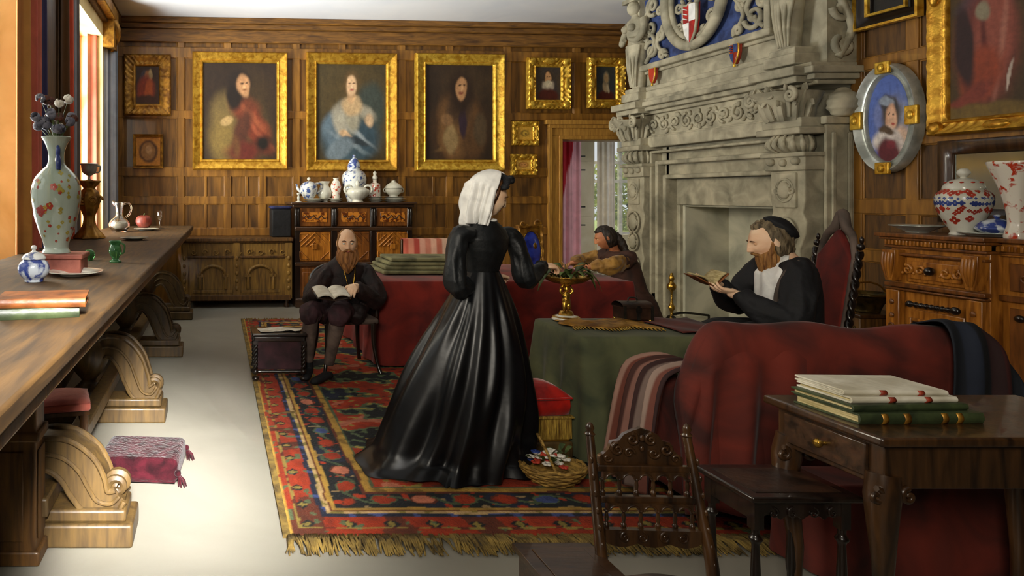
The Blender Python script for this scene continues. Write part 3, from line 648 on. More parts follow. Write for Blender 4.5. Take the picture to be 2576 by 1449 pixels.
# strapwork on the blue ground
mb=MB(); q=random.Random(9)
for sg in (-1,1):
    for (dx,z,r,d) in ((.78,3.25,.12,1),(.80,3.52,.11,-1),(.62,3.4,.07,1),(.76,3.78,.12,1),(.58,3.16,.06,-1),(.9,3.38,.06,1),(.62,3.68,.06,-1),(.9,3.66,.05,1)):
        mb.scroll((1.49+sg*dx,-f-.03,z),r,1.5,.028,d=d*sg,a0=q.random()*6)
    mb.tube([(1.49+sg*.9,-f-.02,3.12),(1.49+sg*.7,-f-.04,3.35),(1.49+sg*.9,-f-.04,3.6),(1.49+sg*.7,-f-.03,3.9)],.025,7)
    mb.tube([(1.49+sg*.5,-f-.02,3.12),(1.49+sg*.66,-f-.04,3.3),(1.49+sg*.55,-f-.04,3.5)],.022,7)
fpart('strapwork_relief',mb)
# oval cartouche
cz=3.70; ocx=1.49
mb=MB()
for rr,th,o in ((1,.055,.08),(.84,.03,.06)):
    mb.tube([(ocx+.45*rr*K(a),-f-o,cz+.56*rr*S(a)) for a in [2*PI*i/48 for i in range(49)]],th,10)
fpart('oval_cartouche',mb)
mb=MB()
for sg in (-1,1):
    for (dx,z,r) in ((.24,3.4,.07),(.26,3.62,.08),(.2,3.8,.07),(.12,3.28,.05)):
        mb.scroll((ocx+sg*dx,-f-.05,z),r,1.4,.022,d=sg,a0=1)
fpart('mantling_carving',mb)
def shield(cx,y,cz,w,h,par,ms,name='heraldic_shield',quarter=True,rim=True):
    O=[(-.5,.5),(-.2,.46),(0,.52),(.2,.46),(.5,.5),(.48,.05),(.35,-.25),(0,-.55),(-.35,-.25),(-.48,.05)]
    O=[(cx+a*w,cz+b*h) for a,b in O]
    mb=MB(); mb.prism(O,y-.03,y+.02); o=fpart(name,mb,ms[0],par,bevel=.008)
    if quarter:
        mb=MB(); mb.prism([(cx,cz+h*.48),(cx+w*.46,cz+h*.46),(cx+w*.45,cz+h*.05),(cx,cz+h*.05)],y-.036,y-.028); mb.prism([(cx,cz+h*.02),(cx-w*.44,cz+h*.02),(cx-w*.3,cz-h*.26),(cx,cz-h*.48)],y-.036,y-.028)
        for k in range(3): mb.tube([(cx-w*.4,y-.036,cz+h*(.4-.12*k)),(cx-w*.1,y-.038,cz+h*(.34-.12*k))],.006,5)
        mb.build('shield_quartering',ms[1],o)
    if rim:
        mb=MB(); mb.tube([(a,y-.02,b) for a,b in O+[O[0]]],w*.07,7)
        for a,b in ((0,.62),(-.5,.5),(.5,.5),(0,-.62)): mb.blob((cx+a*w,y-.02,cz+b*h),w*.13,10,7)
        mb.build('gilt_rim',M['goldb'] if rim is True else rim,o)
    return o
shield(ocx,-f-.09,3.38,.22,.44,fp,(M['scarlet'],M['white']),rim=M['stone'])
mb=MB(); mb.blob((ocx,-f-.1,3.72),(.07,.05,.09),12,8); mb.scroll((ocx,-f-.1,3.8),.05,1,.02); fpart('gilt_crest',mb,M['goldb'])
shield(FY-WX(1655,190,RX-f).y,-f-.05,WX(1655,190,RX-f).z,.11,.18,fp,(M['motif'],M['motif']),quarter=False)
shield(FY-WX(1865,135,RX-f).y,-f-.05,WX(1865,135,RX-f).z,.11,.2,fp,(M['motif'],M['stoneblue']))
shield(FY-WX(1608,85,RX-f).y+.03,-f-.06,WX(1608,85,RX-f).z,.16,.28,fp,(M['motif'],M['bkred']),rim=M['bkred'])
# caryatid terms
def caryatid(cx,out):
    y=-out; mb=MB()
    mb.box(cx-.17,cx+.17,y-.06,0,2.66,2.76); mb.box(cx-.14,cx+.14,y-.03,0,2.76,2.82)
    mb.ell([(cx,y+.06,2.82,.07,.07),(cx,y+.05,3.1,.10,.09),(cx,y+.04,3.3,.13,.11),(cx,y+.04,3.36,.15,.12)],18)
    fpart('term_pedestal',mb,bevel=.01)
    mb=MB()
    mb.ell([(cx,y+.04,3.30,.13,.11),(cx,y+.03,3.42,.10,.085),(cx,y+.02,3.5,.12,.09),(cx,y+.02,3.60,.145,.10),(cx,y+.03,3.67,.15,.08),(cx,y+.03,3.70,.06,.055),(cx,y+.02,3.74,.045,.045)],20)
    mb.blob((cx-.06,y-.07,3.57),.05,10,8); mb.blob((cx+.06,y-.07,3.57),.05,10,8)
    mb.blob((cx,y,3.82),(.07,.08,.095),16,12,fn=lambda n:1+.12*math.exp(-((n.x/.2)**2+((n.z+.05)/.25)**2))*(1 if n.y<0 else 0))
    for sg in (-1,1): mb.tube([(cx+sg*.14,y+.03,3.66),(cx+sg*.19,y,3.52),(cx+sg*.15,y-.06,3.40),(cx+sg*.05,y-.09,3.43)],[.045,.04,.035,.025],9)
    fpart('caryatid_figure',mb)
    mb=MB(); mb.box(cx-.17,cx+.17,y-.05,0,3.9,CEIL)
    for k in range(5): mb.tube([(cx-.12+.06*k,y-.04+abs(k-2)*.015,3.34),(cx-.08+.04*k,y-.05+abs(k-2)*.012,3.08),(cx-.05+.025*k,y-.01,2.84)],[.022,.016,.01],6)
    fpart('drapery_carving',mb)
caryatid(.48,f+.10); caryatid(2.76,f+.14)
# near side: moulded return with console scrolls
mb=MB(); mb.box(FW-.02,FW,-f+.08,0,0,2.2)
mb.box(FW,FW+.03,-.27,-.02,.0,2.12); mb.box(FW+.03,FW+.05,-.23,-.19,.1,2.05); mb.box(FW+.03,FW+.05,-.09,-.05,.1,2.05); mb.box(FW,FW+.06,-.30,0,2.12,2.19)
fpart('side_panel',mb,bevel=.01)
mb=MB(); mb.box(FW-.06,FW+.05,-f+.02,0,2.66,CEIL)
for z,r in ((2.80,.09),(3.12,.10),(3.46,.10),(3.78,.09)):
    mb.scroll((FW+.07,-.15,z),r,1.5,.03,ax='x',a0=z*3); 
mb.tube([(FW+.07,-.2,2.7),(FW+.09,-.1,2.95),(FW+.09,-.2,3.25),(FW+.07,-.1,3.6),(FW+.08,-.2,3.9)],.03,8)
mb.blob((FW+.06,-.15,2.30),(.09,.13,.13),28,20,fn=lambda n:1+.06*S(14*n.z))
fpart('console_scroll',mb)
# andirons
def andiron(p,label):
    t=thing('andiron',label,'andiron',p)
    mb=MB(); mb.lathe([(.035,0),(.05,.02),(.02,.05),(.015,.12),(.035,.17),(.015,.22),(.012,.34),(.04,.38),(.045,.42),(.02,.46),(.028,.5),(.008,.56)],seg=16); mb.build('upright',M['brass'],t)
    mb=MB(); mb.tube([(.0,0,.09),(.15,0,.11),(.42,0,.08)],.014,6); mb.tube([(0,-.11,0),(0,-.05,.06),(0,0,.07),(0,.05,.06),(0,.11,0)],.014,7); mb.tube([(.42,0,.08),(.42,0,0)],.012,6); mb.build('log_bar',M['iron'],t)
andiron((5.13,7.62,.06),'slim brass andiron at the far side of the hearth')
# ================================================================ FLOOR COVERINGS
def rugcol():
    RED='#8f3420'; Rr=lin('#963218'); dk=lin('#17191a'); nv=lin('#1c2234'); gd=lin('#a8843c'); br=lin('#5c2a18'); gn=lin('#4e5c40'); ol=lin('#8a7a3c'); pk=lin('#c0745a'); bl=lin('#3c4876'); cr=lin('#b89a6c')
    N=mnoise.noise
    W_,L_=4.3,5.15
    def f(u,v):
        x=u*W_; y=v*L_; dl=min(x,W_-x); db=min(y,L_-y)
        n1=N(Vector((x*4,y*4,1)))*.012; n2=N(Vector((x*17,y*17,5))); n3=N(Vector((x*5,y*5,9)))
        dl+=n1; db+=n1; d=min(dl,db+0.0)
        along = y if dl<db else x
        jig=.9+.35*n2
        def sc(c,k=1):
            g=sum(c)/3; return tuple(max(0,(q*1.05-g*.05)*jig*k*.95) for q in c)
        if dl<.025 : return sc(gd,1.15)
        if d<.17:
            c=Rr if n3>-.15 else br
            if abs(d-.10)<.028 and abs(((along*5.2)%1)-.5)<.22-abs(d-.10)*5 : c=dk if abs(((along*5.2)%1)-.5)>.1-abs(d-.10)*3 else ol
            if n2>.42: c=gn
            if .055<d<.07: c=ol if n2>-.1 else br
            return sc(c)
        if d<.20: return sc(nv if n2<.25 else bl)
        if d<.225: return sc(cr if n2>-.1 else ol)
        if d<.235: return sc(br)
        if d<.26: return sc(gd)
        if d<.42:
            w=(d-.34)/.08; a=along*5.0; k=math.floor(a); fx=a-k-.5
            h=math.sin(k*12.9)*.5
            m=S(a*PI*2)*.35+w+n3*.8
            e=(fx/.36)**2+((w-h*.3)/.75)**2+n2*.5
            if e<.55: return sc(Rr if (k%3) else (pk if k%2 else bl))
            if e<.8: return sc(br if k%2 else gn)
            if abs(m)<.16: return sc(gn)
            if n2>.35: return sc(Rr)
            if n2<-.45: return sc(cr,.8)
            return sc(dk if n3<.1 else nv)
        if d<.435: return sc(br)
        if d<.475: return sc(gd,.95 if n2>-.2 else .6)
        if d<.49: return sc(gn)
        # field with dark green-edged medallions
        px=(x-.5)/.80; py=(y-.5)/.46; r=math.floor(py); ox=.5*(r%2); k=math.floor(px+ox); fx=px+ox-k-.5; fy=py-r-.5
        e=math.hypot(fx/.46,fy/.40)+.35*S(6*math.atan2(fy,fx)+k)*.5+n3*.35+n2*.12
        if e<.52: return sc(nv if (k+r)%3==0 else dk) if n2<.35 else sc(gn)
        if e<.78: return sc(dk if n2<.1 else gn)
        if e<.93: return sc(gn if n2<.2 else ol,1.25)
        if n2>.44: return sc(ol)
        if n3>.40: return sc(pk,.8)
        if n2<-.45: return sc(br)
        return sc(Rr,1.12 if n3>0 else .9)
    return f
RX0,RY0=.31,2.95
rug=thing('oriental_rug','large red patterned oriental rug with blue and gold borders under the figures','rug',(RX0,RY0,0))
_rc=rugcol()
mb=MB()
mb.grid(lambda u,v:(u*4.3, v*5.15, .014+.003*mnoise.noise(Vector((u*20,v*20,0)))),430,470,_rc)
mb.build('rug_pile',M['vrug'],rug,smooth=180)
mb=MB(); mb.box(-.004,4.3,0,5.15,.001,.012); mb.box(-.02,.012,0,5.15,.001,.018); mb.build('rug_backing',M['rugfr'],rug)
mb=MB(); q=random.Random(3)
for i in range(900):
    x=q.random()*4.3; L=.11+.05*q.random(); dx=q.gauss(0,.02); w=.006
    z=.006+.012*q.random()
    mb.tube([(x,.01,.012),(x+dx*.5,-L*.5,z+.005),(x+dx,-L,z*.4+.003)],[w,w,w*.5],4)
for i in range(300):
    x=q.random()*4.3; L=.1; mb.tube([(x,5.14,.012),(x+.01,5.15+L,.004)],[.007,.004],4)
tag(mb.build('fringe',M['rugfr'],rug,smooth=180),None,None,kind='stuff')

# ================================================================ LEFT TABLE
TZ=1.10
tb=thing('long_trestle_table','long old oak table on scrolled trestles under the left windows','table',(-.87,5.3,0))
def tx(y): return -.40+.10*(y-1.2)/7.6         # front edge drifts a little
mb=MB(); mb.hprism([(-1.34,.9),(tx(.9),.9),(tx(8.75),8.75),(-1.34,8.75)],TZ-.05,TZ)
mb.build('tabletop',M['tabley'],tb,world=True,bevel=.01,seg=3)
mb=MB(); mb.hprism([(-1.30,1.0),(tx(1)-.03,1.0),(tx(8.7)-.03,8.7),(-1.30,8.7)],TZ-.085,TZ-.05)
mb.hprism([(tx(1)-.045,1.0),(tx(1)-.02,1.0),(tx(8.7)-.02,8.7),(tx(8.7)-.045,8.7)],TZ-.10,TZ-.06)
mb.build('apron',M['panel_d'],tb,world=True,bevel=.008)
for yy in (2.98,4.55,6.35,8.2):
    y=yy; xc=-.72; xr=tx(yy)+.02
    mb=MB(); mb.box(-1.15,xr,y-.12,y+.12,.0,.10); mb.box(-1.12,xr-.03,y-.10,y+.10,.10,.155)
    mb.build('trestle_foot',M['trestle'],tb,world=True,bevel=.012)
    # scrolled leg : S profile sweeping outward, thick, plus turned globe
    mb=MB()
    O=[]
    cl=[(xr-.06,.23),(xr-.10,.18),(xr-.16,.20),(xr-.20,.29),(xr-.24,.39),(xr-.31,.47),(xr-.40,.49),(xr-.47,.44)]
    if yy<3: cl=[(a,.155+(b-.155)*.68) for a,b in cl]
    Lf=[];Rg=[]
    for i,(a,b) in enumerate(cl):
        p0=Vector(cl[max(i-1,0)]); p1=Vector(cl[min(i+1,len(cl)-1)]); n_=(p1-p0).normalized(); n_=Vector((-n_.y,n_.x))
        k=.03+.045*S(PI*i/(len(cl)-1))+.02*(i/(len(cl)-1)); Lf.append((a+n_.x*k,b+n_.y*k)); Rg.append((a-n_.x*k,b-n_.y*k))
    mb.M=Matrix.Translation(Vector((0,y,0))); 
    def ribbon(flip=None):
        V=[];Fc=[]; f_=(lambda a:a) if flip is None else (lambda a:flip-a)
        for (a,b),(c_,d_) in zip(Lf,Rg): V+=[(f_(a),-.07,b),(f_(a),.07,b),(f_(c_),.07,d_),(f_(c_),-.07,d_)]
        for i in range(len(Lf)-1):
            for j in range(4): Fc.append((4*i+j,4*i+(j+1)%4,4*i+4+(j+1)%4,4*i+4+j))
        Fc+=[(0,1,2,3),(4*len(Lf)-4,4*len(Lf)-3,4*len(Lf)-2,4*len(Lf)-1)]; mb.add(V,Fc)
    ribbon()
    for sd_ in (Lf,Rg): mb.tube([(a,-.074,b) for a,b in sd_],.013,7); mb.tube([(a,.074,b) for a,b in sd_],.013,7)
    mb.tube([((a+c_)/2,-.076,(b+d_)/2) for (a,b),(c_,d_) in zip(Lf,Rg)],.010,7)
    mb.scroll((xr-.07,0,.235),.055,1.3,.032,d=-1,a0=-PI/2); mb.scroll((xr-.075,-.05,.235),.05,1.5,.02,d=-1,a0=-PI/2); pass
    ribbon(2*(-.80))
    mb.build('scroll_leg',M['trestle'],tb,world=True,bevel=.012,seg=3)
    if yy<3: continue
    mb=MB(); mb.M=Matrix.Translation(Vector((-.86,y,0))); mb.lathe([(.1,.155),(.11,.19),(.07,.23),(.05,.26),(.09,.31),(.13,.38),(.14,.45),(.12,.52),(.07,.58),(.05,.62),(.07,.68),(.1,.8),(.12,.9),(.13,.99)],seg=24)
    mb.build('globe_baluster',M['trestle'],tb,world=True)
mb=MB(); mb.box(-.80,-.70,2.8,8.2,.16,.24); mb.build('stretcher',M['trestle'],tb,world=True,bevel=.01)
# tall dark cupboard-like end post at the near left
t=thing('oak_pedestal','dark panelled oak pedestal end standing at the near left under the table edge','pedestal',(-.86,2.80,0))
mb=MB(); mb.box(-.20,.13,-.07,.07,0,.95); mb.build('pedestal_body',M['panel_d'],t,bevel=.008)
mb=MB(); mb.box(-.22,.155,-.09,.09,.95,.98); mb.box(-.21,.145,-.08,.08,0,.06); mb.box(-.21,.145,-.08,.08,.50,.54); mb.build('moulding',M['panel_d'],t,bevel=.008)
mb=MB(); mb.box(-.15,.08,-.078,-.07,.1,.46); mb.box(.13,.138,-.05,.05,.1,.46); mb.build('raised_panel',M['panel_d'],t,bevel=.004)

# ---- things on the left table
def on_table(px,py): return TH(px,py,TZ)
p=on_table(138,690)
t=thing('lacquer_box','dusky pink lacquer box under the tall chinese vase','box',(p.x,p.y+.09,TZ))
mb=MB(); mb.box(-.12,.13,-.09,.10,0,.075); mb.build('box_body',M['pinkbox'],t,bevel=.006)
mb=MB(); mb.box(-.13,.14,-.10,.11,.075,.10); mb.build('box_lid',M['pinkbox'],t,bevel=.006)
vb=Vector((p.x-.015,p.y+.095,TZ+.10))
t=thing('chinese_vase','tall pale celadon chinese vase with red flower sprays on the pink box','vase',tuple(vb))
VP=[(.0,0),(.062,0),(.066,.01),(.058,.03),(.066,.07),(.088,.14),(.106,.22),(.117,.30),(.116,.36),(.10,.41),(.07,.45),(.044,.48),(.038,.52),(.042,.56),(.056,.60),(.07,.625),(.066,.63),(.05,.61),(.03,.55),(0,.5)]
VPs=[(max(0,r),z) for r,z in csm([(r*1.08,z*.95) for r,z in VP])]
mb=MB(); mb.lathe(VPs,seg=48); mb.build('vase_body',M['celadon'],t,smooth=60)
def vr(z):
    for (r0,z0),(r1,z1) in zip(VPs[1:],VPs[2:]):
        if z0<=z<=z1 and z1>z0: return r0+(r1-r0)*(z-z0)/(z1-z0)
    return .05
def petals(mb,a,z,s,rf,n=5):
    for k in range(n):
        b=2*PI*k/n; aa=a+s*K(b)/rf(z); zz=z+s*S(b); r=rf(zz)+.0006
        mb.blob((r*K(aa),r*S(aa),zz),(s*.8,s*.8,s*.7),8,6) if False else mb.add([(r2*K(a2),r2*S(a2),z2) for (a2,z2,r2) in [(aa+s*.8*K(c)/r, zz+s*.8*S(c), rf(zz+s*.8*S(c))+.0018) for c in [2*PI*m/7 for m in range(7)]]],[tuple(range(7))])
mb=MB(); q=random.Random(5)
for k in range(30):
    a=-PI/2+q.uniform(-1.5,1.5); z=q.uniform(.06,.40); petals(mb,a,z,q.uniform(.003,.007),vr)
for k in range(5): petals(mb,-PI/2+q.uniform(-.7,.5),q.uniform(.2,.34),.011,vr)
mb.build('red_flower_motif',M['motif'],t)
mb=MB()
for k in range(34): petals(mb,-PI/2+q.uniform(-1.6,1.4),q.uniform(.06,.42),q.uniform(.003,.008),vr,4)
mb.build('yellow_flower_motif',M['motify'],t)
mb=MB()
for a0 in (-1.2,1.9): # little dragon handles on the neck
    mb.tube([(.075*K(a0),.075*S(a0),.43),(.075*K(a0),.075*S(a0),.47),(.055*K(a0),.055*S(a0),.50),(.065*K(a0),.065*S(a0),.53),(.048*K(a0),.048*S(a0),.55)],[.012,.015,.012,.011,.006],8)
mb.build('dragon_handle',M['motifb'],t)
# flowers in the vase
fb=vb+Vector((0,0,.50))
t=thing('dried_bouquet','loose bouquet of slate and brown dried flowers in the tall vase','bouquet',tuple(fb))
mb=MB(); heads=[]
for k in range(26):
    a=q.random()*2*PI; el=q.uniform(.02,.14); h=q.uniform(.13,.30)
    e=(el*K(a),el*S(a)*.8,h); heads.append((e,k)); mb.tube([(0,0,.0),(e[0]*.25,e[1]*.25,h*.5),e],[.004,.003,.002],5)
mb.build('stems',M['leaf'],t)
for nm,mm,sel in (('slate_blooms',M['flbl'],(0,3)),('brown_blooms',M['flbr'],(1,)),('pale_blooms',M['flw'],(2,))):
    mb=MB()
    for e,k in heads:
        if (k%4) in sel:
            for j in range(6):
                d=Vector((q.gauss(0,1),q.gauss(0,1),q.gauss(0,1))).normalized()
                mb.blob(Vector(e)+d*.017,(.023,.018,.007),8,6,R=d.to_track_quat('Z','Y').to_matrix())
    mb.build(nm,mm,t)
# blue and white covered pot
p=on_table(78,712)
t=thing('ginger_pot','squat blue and white covered china pot at the left edge of the table','pot',(p.x,p.y+.05,TZ))
mb=MB(); mb.lathe([(0,0),(.04,0),(.045,.012),(.066,.035),(.072,.06),(.066,.085),(.05,.10),(.048,.105),(0,.105)],seg=32); mb.build('pot_body',M['chinabd'],t)
mb=MB(); mb.lathe([(.054,.105),(.054,.112),(.04,.128),(.015,.138),(.008,.145),(.014,.155),(.008,.166),(0,.168)],seg=24); mb.build('pot_lid',M['chinab'],t)
def plate(name,label,px,py,r,m,group=None,z=TZ,P=None,h=.02,cat='plate'):
    P=P or TH(px,py,z); t=thing(name,label,cat,(P.x,P.y,z),0,group)
    mb=MB(); mb.lathe([(0,0),(r*.5,0),(r*.6,h*.4),(r*.97,h),(r,h*1.1),(r*.98,h*1.25),(r*.6,h*.75),(r*.5,h*.4),(0,h*.35)],seg=40); mb.build('dish',m,t)
    return t
plate('china_plate','large white china plate beside the pink box on the table',190,693,.135,M['china'])
plate('silver_plate','pewter plate lying between the glass jug and the green jug',338,604,.125,M['silver'])
plate('china_plate','white plate under the red-brown pot near the far end of the table',368,580,.14,M['china'])
P=TH(362,578,TZ); t=thing('red_pot','round red-brown fruit-like pot on the far white plate','pot',(P.x,P.y,TZ+.026))
mb=MB(); mb.lathe([(0,0),(.05,0),(.085,.04),(.092,.08),(.075,.12),(.03,.14),(0,.135)],seg=24,flute=.03,fn=10); mb.build('pot_body',M['bkred'],t)
mb=MB(); mb.tube([(0,0,.135),(.01,0,.16)],.008,6); mb.build('stalk',M['leaf'],t)
# candlestick / glass
P=TH(402,574,TZ); t=thing('wine_glass','thin wine glass standing at the far end of the table','glass',(P.x,P.y,TZ))
mb=MB(); mb.lathe([(0,0),(.05,0),(.05,.005),(.01,.012),(.007,.09),(.012,.1),(.03,.13),(.034,.2),(.031,.2),(.026,.135),(0,.108)],seg=24); mb.build('glass_bowl',M['glass'],t)
# glass claret jug
P=TH(300,583,TZ); t=thing('glass_jug','clear glass jug with a curled handle beyond the plates','jug',(P.x,P.y,TZ))
mb=MB(); s=1.45; mb.lathe([(0,0),(.05*s,0),(.055*s,.01),(.075*s,.05),(.078*s,.09),(.06*s,.13),(.03*s,.17),(.026*s,.22),(.03*s,.27),(.04*s,.31),(.037*s,.31),(.022*s,.22),(.026*s,.17),(.055*s,.13),(.07*s,.09),(.068*s,.05),(.04*s,.02),(0,.015)],seg=32); mb.build('jug_body',M['glass'],t)
mb=MB(); mb.tube([(.05,0,.30),(.1,0,.31),(.13,0,.26),(.11,0,.19),(.07,0,.16)],.011,8); mb.build('handle',M['glass'],t)
mb=MB(); mb.tube([(-.04,0,.30),(-.075,0,.33)],[.03,.012],8); mb.build('spout',M['glass'],t)
mb=MB(); mb.lathe([(0,.03),(.06,.03),(.095,.07),(.09,.10),(0,.10)],seg=24); mb.build('white_liquid',M['china'],t)
# green glass
P=TH(290,660,TZ); t=thing('green_jug','small green glass jug with a white frilled lip','jug',(P.x,P.y,TZ))
mb=MB(); mb.lathe([(0,0),(.032,0),(.034,.01),(.02,.02),(.03,.04),(.038,.065),(.034,.09),(.028,.105),(.036,.125),(.032,.125),(.022,.1),(0,.09)],seg=24,flute=.04,fn=8); mb.build('jug_body',M['gglass'],t)
mb=MB(); mb.tube([(.03,0,.115),(.055,0,.10),(.05,0,.06),(.034,0,.05)],.006,6); mb.build('handle',M['gglass'],t)
P=TH(225,655,TZ); t=thing('green_beaker','little round green glass ball cup behind the white plate','cup',(P.x,P.y,TZ))
mb=MB(); mb.lathe([(0,0),(.018,0),(.03,.015),(.036,.035),(.03,.055),(.015,.066),(0,.066)],seg=24); mb.build('cup_body',M['gglass'],t)
# books at near left
P=Vector((-.80,2.75,TZ))
def book(name,label,loc,rz,w,d,h,cover,group=None,pages=None,cat='book',bands=None,bm=None,spine='-y'):
    t=thing(name,label,cat,loc,rz,group)
    mb=MB(); mb.box(-w/2,w/2,-d/2,d/2,0,.006); mb.box(-w/2,w/2,-d/2,d/2,h-.006,h)
    n=8; O=[(-d/2+.002,0)]+[(-d/2-.006*S(PI*i/n),h*i/n) for i in range(n+1)]+[(-d/2+.002,h)]
    V=[];Fc=[]
    for x in (-w/2,w/2):
        V+= [(x,a,b) for a,b in O]
    k=len(O); Fc=[tuple(range(k)),tuple(range(2*k-1,k-1,-1))]+[(i,k+i,k+(i+1)%k,(i+1)%k) for i in range(k)]
    mb.add(V,Fc); mb.build('cover',cover,t,bevel=.0015)
    mb=MB(); mb.box(-w/2+.008,w/2-.008,-d/2+.002,d/2-.007,.006,h-.006); mb.build('pages',pages or M['page'],t)
    if bands:
        for bx,bw in bands:
            mb=MB(); 
            V=[];
            for x in (bx*w-bw/2,bx*w+bw/2): V+=[(x,-d/2-.0075*S(PI*i/n)-.0012,h*i/n) for i in range(n+1)]
            mb.add(V,[(i,i+1,n+2+i,n+1+i) for i in range(n)]); mb.build('spine_label',bm or M['bklabel'],t,sol=.001)
    return t
P1b=TH(110,800,TZ)
book('leather_book','worn green leather book at the bottom of the pile on the left table',(P1b.x-.03,P1b.y+.07,TZ),.25,.25,.18,.035,M['bkgreen'])
book('leather_portfolio','large brown leather folio on top of the green book on the left table',(P1b.x-.02,P1b.y+.08,TZ+.035),.12,.29,.19,.03,M['bkbrown'])
# carved stand with goblet behind the vase
P=TH(208,600,TZ); t=thing('carved_stand','brown carved candlestand figure behind the tall vase','stand',(P.x+.06,P.y,TZ))
mb=MB(); mb.lathe([(0,0),(.125,0),(.125,.03),(.10,.06),(.06,.12),(.05,.2),(.07,.26),(.09,.34),(.08,.42),(.05,.46),(.08,.50),(.09,.53),(0,.53)],seg=28,flute=.12,fn=7); mb.build('stand_body',M['golddk'],t)
mb=MB()
for k in range(6): a=k*PI/3; mb.scroll((.085*K(a),.085*S(a),.35),.04,1.3,.014,a0=k)
mb.build('carving',M['golddk'],t)
t=thing('silver_goblet','small grey silver goblet standing on the carved stand behind the vase','goblet',(P.x+.06,P.y,TZ+.53))
mb=MB(); mb.lathe([(0,0),(.04,0),(.012,.015),(.012,.04),(.03,.05),(.065,.08),(.075,.14),(.085,.15),(.07,.15),(.05,.08),(0,.06)],seg=28); mb.build('cup_body',M['silver'],t)
mb=MB(); mb.tube([(.06,0,.13),(.10,0,.13),(.09,0,.08),(.05,0,.07)],.008,6); mb.build('handle',M['silver'],t)

# ================================================================ STOOLS on the pale floor
fx,fy=TH(178,1168,0).x,TH(178,1168,0).y
t=thing('upholstered_stool','small stool with a pink seat and turned legs half under the left table','stool',(-.80,3.43,0),.25)
mb=MB(); mb.grid(lambda u,v:(-.15+.30*u,-.13+.26*v,.47+.035*S(PI*u)**.5*S(PI*v)**.5-.02*K(2*PI*u)*0),16,14); mb.box(-.15,.15,-.13,.13,.43,.472); mb.build('seat',M['pink'],t,bevel=.012,seg=3)
mb=MB(); mb.box(-.145,.145,-.125,.125,.41,.43); mb.build('seat_rail',M['dark'],t)
for sx in (-1,1):
    for sy in (-1,1):
        mb=MB(); mb.lathe([(.018,0),(.022,.03),(.014,.05),(.012,.08),(.02,.1),(.022,.13),(.012,.16),(.016,.2),(.022,.25),(.013,.29),(.012,.31),(.02,.34),(.02,.41)],c=(sx*.12,sy*.10,0),seg=14); mb.build('leg',M['dark'],t)
mb=MB()
for sy in (-1,1): mb.box(-.12,.12,sy*.1-.012,sy*.1+.012,.11,.14)
mb.tube([(-.12,-.1,.12),(0,0,.12),(.12,.1,.12)],.012,7); mb.build('stretcher',M['dark'],t)
t=thing('velvet_hassock','tasselled crimson plush hassock lying on the pale floor','footstool',(-.40,3.66,0),-.08)
mb=MB(); mb.cbox((0,0,.075),(.43,.36,.125)); 
mb.build('cushion',M['crimson'],t,bevel=.035,seg=5,mods=())
mb=MB()
for sx in (-1,1):
    for sy in (-1,1):
        c=(sx*.215,sy*.175,.07); mb.blob(c,.018,10,8)
        for k in range(7): a=2*PI*k/7; mb.tube([c,(c[0]+sx*.02+.016*K(a),c[1]+.016*S(a),.035),(c[0]+sx*.025+.02*K(a),c[1]+.02*S(a),.006)],[.005,.005,.003],5)
mb.tube([(-.2,-.165,.1),(.2,-.165,.1)],.007,6); mb.tube([(-.2,-.165,.022),(.2,-.165,.022)],.007,6)
mb.build('tassel',M['crimson'],t)
# ================================================================ FURNITURE ALONG THE BACK WALL
def on_wall_floor(px,off): p=BW(px,490,off); return (p.x,p.y,0)
# coffer
l0=on_wall_floor(458,.5); w=(728-458)*9.1/1700
t=thing('carved_coffer','old carved oak coffer with arched panels and a ledge lid, left of the dresser','chest',(l0[0],l0[1],0),WANG)
mb=MB(); mb.box(.02,w-.02,0,.46,.12,.86); mb.build('chest_body',M['chest'],t,bevel=.006)
mb=MB(); mb.box(-.03,w+.03,-.04,.48,.88,.93); mb.box(-.01,w+.01,-.02,.47,.86,.88); mb.build('lid',M['panel_d'],t,bevel=.008)
for cx in (w*.28,w*.72):
    mb=MB(); mb.box(cx-.26,cx+.26,-.012,0,.2,.24); 
    mb.tube([(cx-.17,-.012,.25),(cx-.17,-.012,.42)],.022,8); mb.tube([(cx+.17,-.012,.25),(cx+.17,-.012,.42)],.022,8)
    mb.tube([(cx+.17*K(a),-.015,.43+.13*S(a)) for a in [PI*i/14 for i in range(15)]],.022,8)
    for sg in (-1,1): mb.box(cx+sg*.17-.04,cx+sg*.17+.04,-.03,0,.41,.45)
    mb.prism([(cx-.13,.24),(cx+.13,.24)]+[(cx+.13*K(a),.43+.1*S(a)) for a in [PI*i/10 for i in range(11)]],-.010,.01)
    mb.build('arched_panel',M['chest'],t,bevel=.004)
mb=MB()
for x in (.03,w/2,w-.03):
    mb.box(x-.045,x+.045,-.02,0,.12,.86)
    for z in (.26,.36,.46,.56,.66): mb.blob((x,-.022,z),(.022,.014,.03),8,6)
for i in range(9): mb.scroll((.15+i*.148,-.012,.74),.04,1.2,.01,d=1 if i%2 else -1)
mb.build('carving',M['chest'],t,bevel=.003)
mb=MB(); mb.box(0,w,-.03,0,.10,.17); mb.box(0,w,-.02,0,.66,.69); mb.build('plinth_moulding',M['panel_d'],t,bevel=.006)
for x in (.05,w-.05):
    for y in (.03,.43):
        mb=MB(); mb.lathe([(.03,0),(.04,.03),(.02,.06),(.04,.12)],c=(x,y,0),seg=12); mb.build('foot',M['dark'],t)
